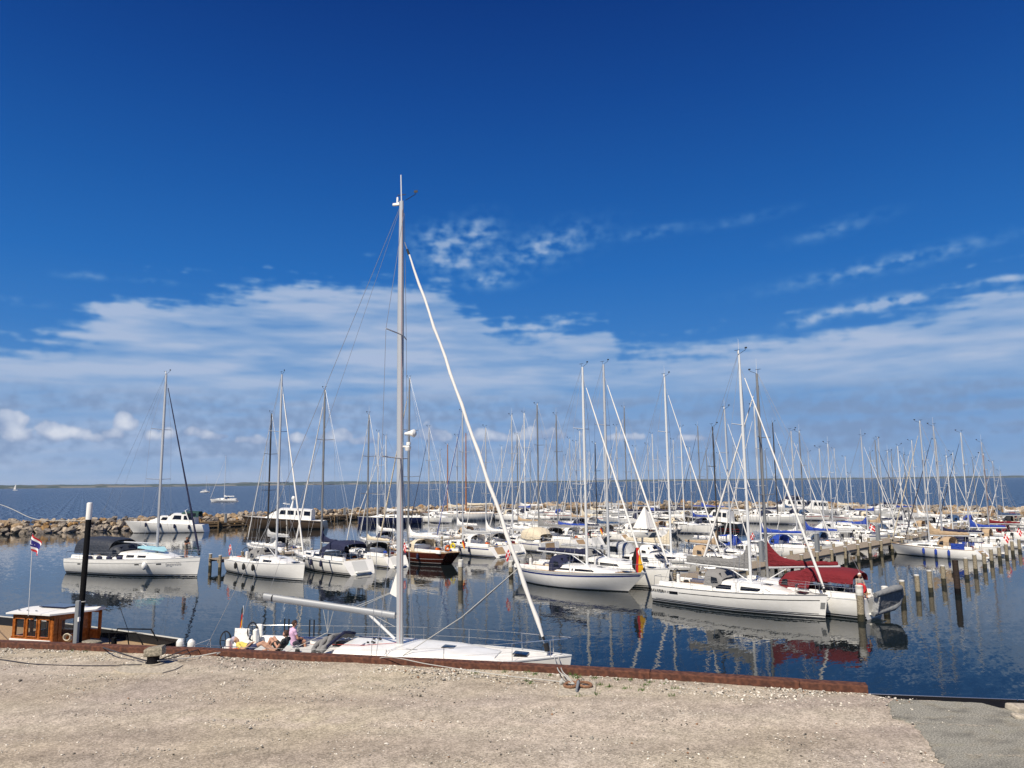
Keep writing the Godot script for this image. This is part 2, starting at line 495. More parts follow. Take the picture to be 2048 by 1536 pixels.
func wave_map(size: int, f1: float, f2: float, f3: float, sd: int, w: Array) -> ImageTexture:   # red, green: slope along x and z; blue: 1
	var ls := []
	for q in [[f1, sd], [f2, sd + 1], [f3, sd + 2]]:
		var im := noise(FastNoiseLite.TYPE_SIMPLEX_SMOOTH, q[0], 2, q[1]).get_seamless_image(size, size)
		im.convert(Image.FORMAT_L8)
		ls.append(im.get_data())
	var h := PackedFloat32Array()
	h.resize(size * size)
	var a: PackedByteArray = ls[0]
	var b: PackedByteArray = ls[1]
	var c: PackedByteArray = ls[2]
	var wa: float = w[0] / f1
	var wb: float = w[1] / f2
	var wc: float = w[2] / f3
	for i in h.size(): h[i] = a[i] * wa + b[i] * wb + c[i] * wc
	var o := PackedByteArray()
	o.resize(size * size * 3)
	var gain := 0.00014
	for y in size:
		var y1 := ((y + 2) % size) * size
		var y0 := ((y - 2 + size) % size) * size
		for x in size:
			var i := (y * size + x) * 3
			var sx := (h[y * size + (x + 2) % size] - h[y * size + (x - 2 + size) % size]) * gain
			var sy := (h[y1 + x] - h[y0 + x]) * gain
			o[i] = int(clampf(0.5 - sx * 0.5, 0, 1) * 255.0)
			o[i + 1] = int(clampf(0.5 - sy * 0.5, 0, 1) * 255.0)
			o[i + 2] = 255
	return ImageTexture.create_from_image(Image.create_from_data(size, size, false, Image.FORMAT_RGB8, o))

func sheet(rows: Array, uv_scale: Vector2) -> ArrayMesh:        # rows of points, laid as one surface seen from above
	var st := SurfaceTool.new()
	st.begin(Mesh.PRIMITIVE_TRIANGLES)
	var n: int = rows[0].size()
	for r in rows:
		for p in r:
			st.set_uv(Vector2(p.x * uv_scale.x, p.z * uv_scale.y))
			st.set_normal(Vector3.UP)
			st.set_tangent(Plane(1, 0, 0, 1))
			st.add_vertex(p)
	for i in rows.size() - 1:
		for j in n - 1:
			var a := i * n + j
			for q in [a, a + 1, a + n, a + 1, a + n + 1, a + n]: st.add_index(q)
	return st.commit()

func make_water() -> void:
	var m := mat("harbour_water", lin(0.007, 0.0115, 0.0135), 0.03, 0.0, 0.27)
	m.normal_enabled = true
	m.normal_texture = wave_map(1024, 0.006, 0.024, 0.07, 31, [0.6, 1.0, 0.85])
	m.normal_scale = 0.033
	var s := mat("sea_water", lin(0.006, 0.02, 0.05), 0.2, 0.0, 0.27)
	s.normal_enabled = true
	s.normal_texture = wave_map(512, 0.012, 0.03, 0.07, 41, [0.8, 1.0, 0.8])
	s.normal_scale = 0.9
	var near := []
	var mid := []
	var far := []
	var sea := [[], [], [], [], [], []]
	for p in ARC:
		near.append(Vector3(p[0] * 0.14, 0, -8.0))
		mid.append(Vector3(p[0] * 0.4, 0, -p[1] * 0.4 - 6.0))
		far.append(Vector3(p[0], 0, -p[1]))
		for k in 6:
			var q: float = [1.0, 1.25, 2.0, 5.0, 20.0, 70.0][k]
			sea[k].append(Vector3(p[0] * q, 0, -p[1] * q - (q - 1.0) * 60.0))
	structure("harbour_water", sheet([far, mid, near], Vector2(0.075, 0.055)), m)
	sea.reverse()
	structure("sea", sheet(sea, Vector2(0.06, 0.035)), s)

func make_far_shore() -> void:
	var n := noise(FastNoiseLite.TYPE_SIMPLEX, 0.0011, 5, 5)
	var n2 := noise(FastNoiseLite.TYPE_SIMPLEX, 0.004, 4, 6)
	var st := SurfaceTool.new()
	st.begin(Mesh.PRIMITIVE_TRIANGLES)
	var cols := 420
	for i in cols:
		var az := deg_to_rad(-48.0 + 96.0 * i / (cols - 1))
		var t := float(i) / (cols - 1)
		var dist := lerpf(5200.0, 8600.0, smoothstep(0.1, 0.6, t))
		var top := lerpf(30.0, 16.0, smoothstep(0.15, 0.75, t)) * (0.72 + 1.1 * maxf(0.0, n.get_noise_1d(i * 18.0)))
		top += 16.0 * exp(-pow((t - 0.365) * 26.0, 2.0)) + 10.0 * exp(-pow((t - 0.62) * 18.0, 2.0)) + 6.0 * absf(n2.get_noise_1d(i * 40.0))
		for k in 5:
			var r: float = dist + [0.0, 60.0, 420.0, 900.0, 1500.0][k]
			var y: float = [-1.0, top * 0.18 + 2.0, top * 0.5, top * 0.78, top][k]
			var f := n2.get_noise_2d(i * 22.0, k * 90.0)
			var c := Color(0.03, 0.05, 0.03) if (f < 0.12 + 0.2 * t or k == 4) else Color(0.1, 0.095, 0.07)
			if k == 1 and n.get_noise_1d(i * 60.0 + 900.0) > 0.1 + 0.2 * t: c = Color(0.22, 0.2, 0.16)
			st.set_color(c)
			st.add_vertex(Vector3(sin(az) * r, y, -cos(az) * r))
	for i in cols - 1:
		for k in 4:
			var a := i * 5 + k
			for q in [a, a + 1, a + 5, a + 5, a + 1, a + 6]: st.add_index(q)
	st.generate_normals()
	var m := mat("far_land", Color.WHITE, 1.0)
	m.vertex_color_use_as_albedo = true
	structure("far_shore_hills", st.commit(), m)
# ------------------------------------------------------------------ quay
const GROUND := 1.8
const EDGE := [[-700, 1262], [0, 1295], [400, 1311], [860, 1334], [1000, 1341], [1300, 1358], [1600, 1378], [1737, 1386]]   # pixels: foot of the capping beam
const EDGE2 := [[1737, 1386], [1760, 1394], [1800, 1398], [1900, 1402], [1958, 1405.5], [1984, 1414], [2020, 1418], [2100, 1425], [2300, 1432], [2700, 1458]]
const LEDGE := [[1737, 1388], [1900, 1394.5], [2048, 1400], [2300, 1413], [2700, 1440]]      # dark steel ledge behind it

func gravel_texture(size: int, sd: int, pebbly: float) -> ImageTexture:
	var a := layer(size, size, size, size, 0.09, 4, sd)
	var cellular := noise(FastNoiseLite.TYPE_CELLULAR, 0.075, 1, sd + 1)
	cellular.cellular_return_type = FastNoiseLite.RETURN_CELL_VALUE
	var ci := cellular.get_seamless_image(size, size)
	ci.convert(Image.FORMAT_L8)
	var c := ci.get_data()
	var b := layer(size, size, size, size, 0.006, 4, sd + 2)
	var o := PackedByteArray()
	o.resize(size * size * 3)
	for i in size * size:
		var s := (c[i] / 255.0 - 0.5)
		var k := 0.5 + (a[i] / 255.0 - 0.5) * 0.55 + s * pebbly + (b[i] / 255.0 - 0.5) * 0.3
		var warm := 1.0 + (b[(i * 7) % (size * size)] / 255.0 - 0.5) * 0.04
		k = clampf(k, 0.0, 1.0)
		o[i * 3] = int(lerpf(124, 226, k)); o[i * 3 + 1] = int(lerpf(115, 213, k)); o[i * 3 + 2] = int(clampf(lerpf(103, 197, k) * warm, 0, 255))
	return ImageTexture.create_from_image(Image.create_from_data(size, size, false, Image.FORMAT_RGB8, o))

func stone_mesh(sd: int, flat := 0.6, rough := 0.28, rings := 4, segs := 7) -> ArrayMesh:
	var n := noise(FastNoiseLite.TYPE_SIMPLEX, 0.9, 2, sd)
	var mb := MB.new()
	var rr := []
	for i in rings + 1:
		var t := PI * i / rings
		var ring := PackedVector3Array()
		for j in segs:
			var a := TAU * (j + 0.5 * (i % 2)) / segs
			var p := Vector3(sin(t) * cos(a), cos(t), sin(t) * sin(a))
			p *= 1.0 + rough * 1.9 * n.get_noise_3dv(p * 1.3 + Vector3.ONE * sd)
			# cut a few flat sides, as broken stone has
			for k in 5:
				var d := Vector3(sin(sd * 1.7 + k * 2.1), cos(sd * 0.9 + k * 1.3), sin(sd * 2.3 + k * 0.7)).normalized()
				var over := p.dot(d) - 0.72
				if over > 0.0: p -= d * over * 0.95
			ring.append(p * Vector3(1, flat, 0.85))
		rr.append(ring)
	mb.loft(rr, true, false, false)
	return mb.mesh(0.8)

func edge_at(x: float) -> float:                # depth of the quay's edge at this x
	var pts := []
	for e in EDGE: pts.append(at(e[0], e[1], GROUND))
	for e in EDGE2: pts.append(at(e[0], e[1], GROUND))
	for i in pts.size() - 1:
		if x <= pts[i + 1].x: return -lerpf(pts[i].z, pts[i + 1].z, (x - pts[i].x) / maxf(0.01, pts[i + 1].x - pts[i].x))
	return 15.0

func in_asphalt(p: Vector3) -> float:           # > 0 inside the asphalt patch
	var q := [at(1783, 1388, GROUND), at(1776, 1405, GROUND), at(1782, 1432, GROUND), at(1830, 1447, GROUND), at(1862, 1490, GROUND), at(1892, 1540, GROUND), at(1960, 1700, GROUND)]
	for i in q.size() - 1:
		if p.z <= q[i + 1].z and p.z >= q[i].z: return p.x - lerpf(q[i].x, q[i + 1].x, (p.z - q[i].z) / maxf(0.001, q[i + 1].z - q[i].z))
	return -1.0

func make_quay() -> void:
	var m := mat("gravel", Color.WHITE, 0.95)
	m.albedo_texture = gravel_texture(1024, 51, 0.5)
	m.heightmap_enabled = true
	m.heightmap_texture = m.albedo_texture
	m.heightmap_scale = 2.5
	m.vertex_color_use_as_albedo = true
	var n := noise(FastNoiseLite.TYPE_SIMPLEX, 0.12, 4, 52)
	var n2 := noise(FastNoiseLite.TYPE_SIMPLEX, 0.5, 3, 53)
	var st := SurfaceTool.new()
	st.begin(Mesh.PRIMITIVE_TRIANGLES)
	var nx := 260
	var nz := 90
	var x0 := -46.0
	var x1 := 34.0
	for i in nx:
		var x := lerpf(x0, x1, float(i) / (nx - 1))
		var e := edge_at(x) - 0.02
		for j in nz:
			var d := lerpf(e, -14.0, pow(float(j) / (nz - 1), 1.35))
			var streak := n.get_noise_2d(x * 0.55, d * 2.6)
			var y := GROUND + 0.025 * n.get_noise_2d(x * 2.0, d * 2.0) + 0.012 * n2.get_noise_2d(x * 5.0, d * 5.0)
			var k := 0.9 + 0.2 * streak + 0.12 * n2.get_noise_2d(x, d * 2.0) + 0.1 * n.get_noise_2d(x * 0.2, d * 6.0 + 80.0)
			for tr in [[21.4, -0.1, 0.3], [19.9, -0.1, 0.3], [19.0, 0.02, 0.22]]:
				var off: float = d - (tr[0] + tr[1] * x + 0.4 * sin(x * 0.12))
				k += (0.09 + 0.06 * n2.get_noise_2d(x * 0.6, tr[0])) * exp(-pow(off / tr[2], 2.0))
			st.set_color(Color(k * 0.97, k * (0.97 + 0.03 * streak), k * (0.955 + 0.08 * n.get_noise_2d(x + 40.0, d))))
			st.set_uv(Vector2(x, d) * 0.3)
			st.set_normal(Vector3.UP)
			st.add_vertex(Vector3(x, y, -d))
	for i in nx - 1:
		for j in nz - 1:
			var a := i * nz + j
			for q in [a, a + nz, a + 1, a + 1, a + nz, a + nz + 1]: st.add_index(q)
	st.generate_normals(); st.generate_tangents()
	structure("gravel_ground", st.commit(), m)
	# asphalt patch, a sheet over the gravel
	var am := mat("asphalt", Color.WHITE, 0.92)
	am.albedo_texture = noise_tex(0.03, 6, 61, lin(0.14, 0.137, 0.118), lin(0.36, 0.35, 0.305), 1024)
	am.uv1_triplanar = true; am.uv1_world_triplanar = true; am.uv1_scale = Vector3.ONE * 0.6
	am.heightmap_enabled = true; am.heightmap_texture = am.albedo_texture; am.heightmap_scale = 1.0
	var edge_px := [[1785, 1398], [1777, 1408], [1782, 1432], [1830, 1447], [1862, 1490], [1892, 1540], [1960, 1700]]
	var far_px := [[1964, 1406], [2006, 1417], [2160, 1432], [2300, 1447], [2500, 1490], [2700, 1540], [3000, 1700]]
	var st2 := SurfaceTool.new()
	st2.begin(Mesh.PRIMITIVE_TRIANGLES)
	var nr := 61
	var nc := 40
	for i in nr:
		var t := float(i) / (nr - 1) * (edge_px.size() - 1)
		var k := mini(int(t), edge_px.size() - 2)
		var a := at(edge_px[k][0], edge_px[k][1], GROUND + 0.05).lerp(at(edge_px[k + 1][0], edge_px[k + 1][1], GROUND + 0.05), t - k)
		var b := at(far_px[k][0], far_px[k][1], GROUND + 0.05).lerp(at(far_px[k + 1][0], far_px[k + 1][1], GROUND + 0.05), t - k)
		a.x += 0.09 * n2.get_noise_1d(i * 2.3) + 0.05 * n2.get_noise_1d(i * 7.0)
		for j in nc:
			var p := a.lerp(b, pow(float(j) / (nc - 1), 1.6))
			var rim := minf(1.0, j / 2.0)
			p.y += 0.01 * n2.get_noise_2d(p.x * 4.0, p.z * 4.0) - 0.05 * (1.0 - rim)
			var g := 0.88 + 0.3 * n.get_noise_2d(p.x * 6.0, p.z * 9.0) + 0.22 * n2.get_noise_2d(p.x * 3.0, p.z * 5.0)
			var dust := clampf(0.35 + 1.6 * n.get_noise_2d(p.x * 4.0 + 30.0, p.z * 7.0) - (p.x - a.x) * 0.12, 0.0, 0.8)
			st2.set_color(Color(g, g, g).lerp(Color(1.75, 1.6, 1.36), dust * 0.55))
			st2.set_uv(Vector2(p.x, p.z) * 0.3)
			st2.add_vertex(p)
	for i in nr - 1:
		for j in nc - 1:
			var q := i * nc + j
			for e in [q, q + 1, q + nc, q + 1, q + nc + 1, q + nc]: st2.add_index(e)
	st2.generate_normals()
	am.vertex_color_use_as_albedo = true
	structure("asphalt_patch", st2.commit(), am)
	# pale worn seams in the asphalt
	var seam := MB.new()
	for s in [[1835, 1446, 1990, 1452], [1930, 1508, 2048, 1512]]:
		var a := at(s[0], s[1], GROUND + 0.056)
		var b := at(s[2], s[3], GROUND + 0.056)
		for k in 40:
			var w0 := maxf(0.0, 0.012 + 0.09 * n2.get_noise_1d(k * 0.9 + s[0]))
			var w1 := maxf(0.0, 0.012 + 0.09 * n2.get_noise_1d(k * 0.9 + 0.9 + s[0]))
			if w0 + w1 < 0.004: continue
			var p := a.lerp(b, k / 40.0) + Vector3(0, 0, 0.1 * n2.get_noise_1d(k * 0.7 + 50.0))
			var q := a.lerp(b, (k + 1) / 40.0) + Vector3(0, 0, 0.1 * n2.get_noise_1d(k * 0.7 + 50.7))
			seam.quad(p + Vector3(0, 0, w0), q + Vector3(0, 0, w1), q - Vector3(0, 0, w1), p - Vector3(0, 0, w0))
	var so := part("sand_seams", seam, mat("sand", lin(0.33, 0.3, 0.25), 0.95))
	so.set_meta("kind", "structure")
	# quay wall: capping beam in lengths, sheet-pile face below
	var qw := thing("quay_wall", "rust-brown steel capping beam and sheet-pile face along the gravel quay", "quay wall")
	for i in EDGE.size() - 1:
		var a := at(EDGE[i][0], EDGE[i][1], GROUND)
		var b := at(EDGE[i + 1][0], EDGE[i + 1][1], GROUND)
		var d := (b - a); d.y = 0
		var back := Vector3(d.z, 0, -d.x).normalized()
		if back.z > 0: back = -back
		var cnt := maxi(1, int(d.length() / 4.5))
		for k in cnt:
			var mb := MB.new()
			var pa := a.lerp(b, float(k) / cnt) + d.normalized() * 0.008 + Vector3(0, 0.012 * n2.get_noise_1d(i * 31.0 + k * 7.0), 0) + back * 0.02 * n2.get_noise_1d(i * 11.0 + k * 5.0)
			var pb := a.lerp(b, float(k + 1) / cnt) - d.normalized() * 0.008 + Vector3(0, 0.012 * n2.get_noise_1d(i * 17.0 + k * 9.0), 0) + back * 0.02 * n2.get_noise_1d(i * 13.0 + k * 3.0)
			var prof := [[-0.01, -0.2], [-0.01, 0.17], [0.03, 0.205], [0.38, 0.205], [0.42, 0.17], [0.42, -0.25]]
			var rings := []
			for w in 9:
				var ring := PackedVector3Array()
				for q in prof: ring.append(pa.lerp(pb, w / 8.0) + back * (q[0] + 0.012 * n2.get_noise_2d(w * 2.0 + k * 20.0, i * 5.0)) + Vector3.UP * (q[1] + 0.008 * n2.get_noise_2d(w * 2.0 + k * 9.0, i * 8.0 + 40.0)))
				rings.append(ring)
			mb.loft(rings)
			part("capping_beam", mb, M["rust"], qw)
		var ribs := int(d.length() / 0.6)
		var face := MB.new()
		for k in ribs:
			var t0 := a.lerp(b, float(k) / ribs) + back * (0.3 if k % 2 else 0.12)
			var t1 := a.lerp(b, float(k + 1) / ribs) + back * (0.3 if k % 2 else 0.12)
			face.quad(t0 + Vector3.DOWN * 0.25, t1 + Vector3.DOWN * 0.25, t1 + Vector3.DOWN * 2.6, t0 + Vector3.DOWN * 2.6)
			var t2 := a.lerp(b, float(k + 1) / ribs) + back * (0.12 if k % 2 else 0.3)
			face.quad(t1 + Vector3.DOWN * 0.25, t2 + Vector3.DOWN * 0.25, t2 + Vector3.DOWN * 2.6, t1 + Vector3.DOWN * 2.6)
		part("sheet_pile", face, M["rust"], qw)
	for i in LEDGE.size() - 1:                     # lower, darker edge where the beam is missing
		var a := at(LEDGE[i][0], LEDGE[i][1], GROUND)
		var b := at(LEDGE[i + 1][0], LEDGE[i + 1][1], GROUND)
		var back := Vector3(b.z - a.z, 0, a.x - b.x).normalized()
		if back.z > 0: back = -back
		var mb := MB.new()
		var r0 := PackedVector3Array()
		var r1 := PackedVector3Array()
		for q in [[-1.3, -0.3], [-1.3, -2.4], [0.42, -2.4], [0.42, -0.12], [0.2, -0.16]]:
			r0.append(a + back * q[0] + Vector3.UP * q[1]); r1.append(b + back * q[0] + Vector3.UP * q[1])
		mb.loft([r0, r1])
		part("dark_ledge", mb, M["paint_black"], qw)
		var lip := MB.new()
		lip.tube([a + back * 0.43 + Vector3.DOWN * 0.11, b + back * 0.43 + Vector3.DOWN * 0.11], 0.014, 6)
		part("edge_pipe", lip, M["steel"], qw)
	# loose stones
	var stones := []
	for i in 4: stones.append(stone_mesh(70 + i, 0.55, 0.3, 4, 6))
	rng.seed = 77
	for v in 4:
		var mm := MultiMesh.new()
		mm.transform_format = MultiMesh.TRANSFORM_3D
		mm.use_colors = true
		mm.mesh = stones[v]
		var xf := []
		var col := []
		for i in 9000:
			var x := rng.randf_range(-24.0, 20.0)
			var e := edge_at(x)
			var t := rng.randf()
			var d: float = e - 0.1 - (pow(t, 1.6) * 12.5)
			var p := Vector3(x, GROUND, -d)
			var clump := n.get_noise_2d(x * 2.4 + 9.0, d * 4.0) + 0.55 * maxf(0.0, 1.0 - (e - d) / 1.9)
			if rng.randf() > 0.3 + clump * 1.5: continue
			var ia := in_asphalt(p)
			if ia > 0.0 and rng.randf() > 0.5 * exp(-ia * 2.2): continue
			if ia > -0.1: p.y += 0.05
			var s := 0.011 + 0.028 * pow(rng.randf(), 3.0)
			if rng.randf() < 0.025: s *= 1.7
			if e - d < 1.6 and n.get_noise_2d(x * 1.2, 3.0) > 0.1: s *= 1.4
			var b := Basis.from_euler(Vector3(rng.randf() * 0.5, rng.randf() * TAU, rng.randf() * 0.5)).scaled(Vector3.ONE * s)
			xf.append(Transform3D(b, p + Vector3(0, s * 0.25, 0)))
			var g := rng.randf()
			var k := 0.2 + 0.42 * rng.randf()
			if g < 0.1: k = 0.07
			elif g > 0.86: k = 0.72
			var c := Color(k, k * 0.94, k * 0.83)
			if g > 0.3 and g < 0.32: c = Color(0.26, 0.15, 0.09)
			col.append(c)
		mm.instance_count = xf.size()
		for i in xf.size():
			mm.set_instance_transform(i, xf[i]); mm.set_instance_color(i, col[i])
		var mi := MultiMeshInstance3D.new()
		mi.multimesh = mm
		var sm := mat("pebble", Color.WHITE, 0.9)
		sm.vertex_color_use_as_albedo = true
		mi.material_override = sm
		mi.name = numbered("loose_gravel")
		add_child(mi)
		mi.set_meta("kind", "stuff")
	# weeds along the beam
	var wm := mat("weed", lin(0.07, 0.13, 0.025), 0.8)
	var weeds := MB.new()
	for w in [[1052, 1346], [1070, 1350], [1142, 1350], [1150, 1353], [1155, 1356], [1188, 1357], [1052, 1363], [1060, 1368], [1200, 1370], [1218, 1374], [1260, 1361], [1235, 1360], [1300, 1366], [1330, 1368], [1160, 1392], [1190, 1390], [142, 1304], [172, 1304], [1252, 1378], [1285, 1382], [1350, 1378], [1100, 1352], [1290, 1372], [950, 1347], [1010, 1345], [1345, 1392]]:
		var c := at(w[0], w[1], GROUND)
		for k in 26:
			var a := rng.randf() * TAU
			var r := rng.randf() * 0.16
			var q := c + Vector3(cos(a) * r, 0.0, sin(a) * r * 0.8)
			var h := rng.randf_range(0.03, 0.12)
			var o := Vector3(rng.randf_range(-0.06, 0.06), h, rng.randf_range(-0.06, 0.06))
			var s := Vector3(cos(a + 1.0), 0, sin(a + 1.0)) * 0.012
			weeds.tri(q - s, q + s, q + o)
	var wo := part("weeds", weeds, wm)
	wo.set_meta("kind", "stuff")
	# bollard on its concrete pad
	var c := at(306, 1331, GROUND)
	var pad := MB.new()
	var ring0 := PackedVector3Array()
	var ring1 := PackedVector3Array()
	for q in [[228, 1338], [268, 1321], [300, 1316], [352, 1322], [366, 1330], [350, 1338], [325, 1345], [262, 1346], [240, 1343]]:
		var p := at(q[0], q[1], GROUND + 0.045)
		ring0.append(p + Vector3.DOWN * 0.2); ring1.append(p)
	pad.loft([ring0, ring1])
	tag(part("concrete_pad", pad, M["concrete"]), "worn tan concrete pad under the square-topped bollard", "pad")
	var b := thing("bollard", "squat mooring bollard with grey block head on black neck", "bollard")
	b.position = c + Vector3(0, 0.045, 0)
	b.rotation.y = 0.12
	var mb := MB.new()
	mb.tube([Vector3(0, 0, 0), Vector3(0, 0.05, 0)], 0.36, 14)
	part("base_plate", mb, M["concrete"], b)
	mb = MB.new()
	mb.tube([Vector3(0, 0.05, 0), Vector3(0, 0.09, 0), Vector3(0, 0.2, 0), Vector3(0, 0.3, 0)], [0.25, 0.21, 0.2, 0.21], 14)
	part("neck", mb, M["paint_black"], b)
	mb = MB.new()
	var hd := []
	for l in [[0.3, 0.30, 0.22, 0.0], [0.33, 0.34, 0.25, 0.0], [0.52, 0.34, 0.25, 0.0], [0.58, 0.3, 0.21, 0.03]]:
		var r := PackedVector3Array()
		for k in 12:
			var a := TAU * (k + 0.5) / 12
			r.append(Vector3(clampf(cos(a) * 1.25, -1, 1) * l[1] + 0.04, l[0] + l[3] * cos(a) + 0.02 * cos(a), clampf(sin(a) * 1.25, -1, 1) * l[2]))
		hd.append(r)
	mb.loft(hd)
	part("head", mb, M["bollard_stone"], b)
	# mooring ring on a concrete plate
	var rp := at(1157, 1376, GROUND)
	var pl := MB.new()
	var p0 := PackedVector3Array()
	var p1 := PackedVector3Array()
	for q in [[1115, 1391], [1120, 1366], [1192, 1362], [1190, 1389]]:
		var p := at(q[0], q[1], GROUND + 0.04)
		p0.append(p + Vector3.DOWN * 0.2); p1.append(p)
	pl.loft([p0, p1])
	tag(part("concrete_plate", pl, M["concrete"]), "square concrete plate under the rusty mooring rings", "plate")
	var rg := thing("mooring_rings", "two rusty iron mooring rings on a bent stake", "mooring ring")
	rg.position = at(1156, 1372, GROUND + 0.06)
	for s in [-1, 1]:
		mb = MB.new()
		mb.ring(Vector3(0.22 * s, 0.04, 0.0), Vector3(0.1 * s, 1, 0.1).normalized(), 0.19, 0.045, 22, 7)
		part("ring", mb, M["rust_light"], rg)
	mb = MB.new()
	mb.ring(Vector3(0, 0.06, -0.03), Vector3(0.9, 0, 0.4).normalized(), 0.1, 0.04, 16, 6)
	part("eye", mb, M["rust_light"], rg)
	mb = MB.new()
	mb.tube([Vector3(0.0, 0.14, -0.05), Vector3(0.0, 0.12, 0.1), Vector3(-0.1, 0.03, 0.62)], [0.045, 0.05, 0.035], 8)
	part("stake", mb, M["pedestal_grey"], rg)
	# broken slabs at the far right of the asphalt
	for q in [[2042, 1416, 0.7, 0.4, 0.14, 0.3], [2046, 1433, 0.5, 0.25, 0.08, -0.1]]:
		var sl := MB.new()
		sl.rbox(Vector3(0, 0, 0), Vector3(q[2], q[4], q[3]), 0.03)
		var so2 := part("stone_slab", sl, M["concrete"])
		so2.position = at(q[0], q[1], GROUND + 0.08)
		so2.rotation = Vector3(0.1, q[5], -0.12)
		tag(so2, "broken pale stone slab tilted on the asphalt edge" if q[1] < 1425 else "thin grey slab lying in front of the tilted one", "slab")

# ------------------------------------------------------------------ breakwater
func along(poly: Array, s: float) -> Array:      # [point, unit direction] at length s on a line of [x, depth]
	var left := s
	for i in poly.size() - 1:
		var a := Vector3(poly[i][0], 0, -poly[i][1])
		var b := Vector3(poly[i + 1][0], 0, -poly[i + 1][1])
		var l := a.distance_to(b)
		if left <= l or i == poly.size() - 2: return [a.lerp(b, left / l), (b - a) / l]
		left -= l
	return []

func length_of(poly: Array) -> float:
	var l := 0.0
	for i in poly.size() - 1: l += Vector2(poly[i][0], poly[i][1]).distance_to(Vector2(poly[i + 1][0], poly[i + 1][1]))
	return l

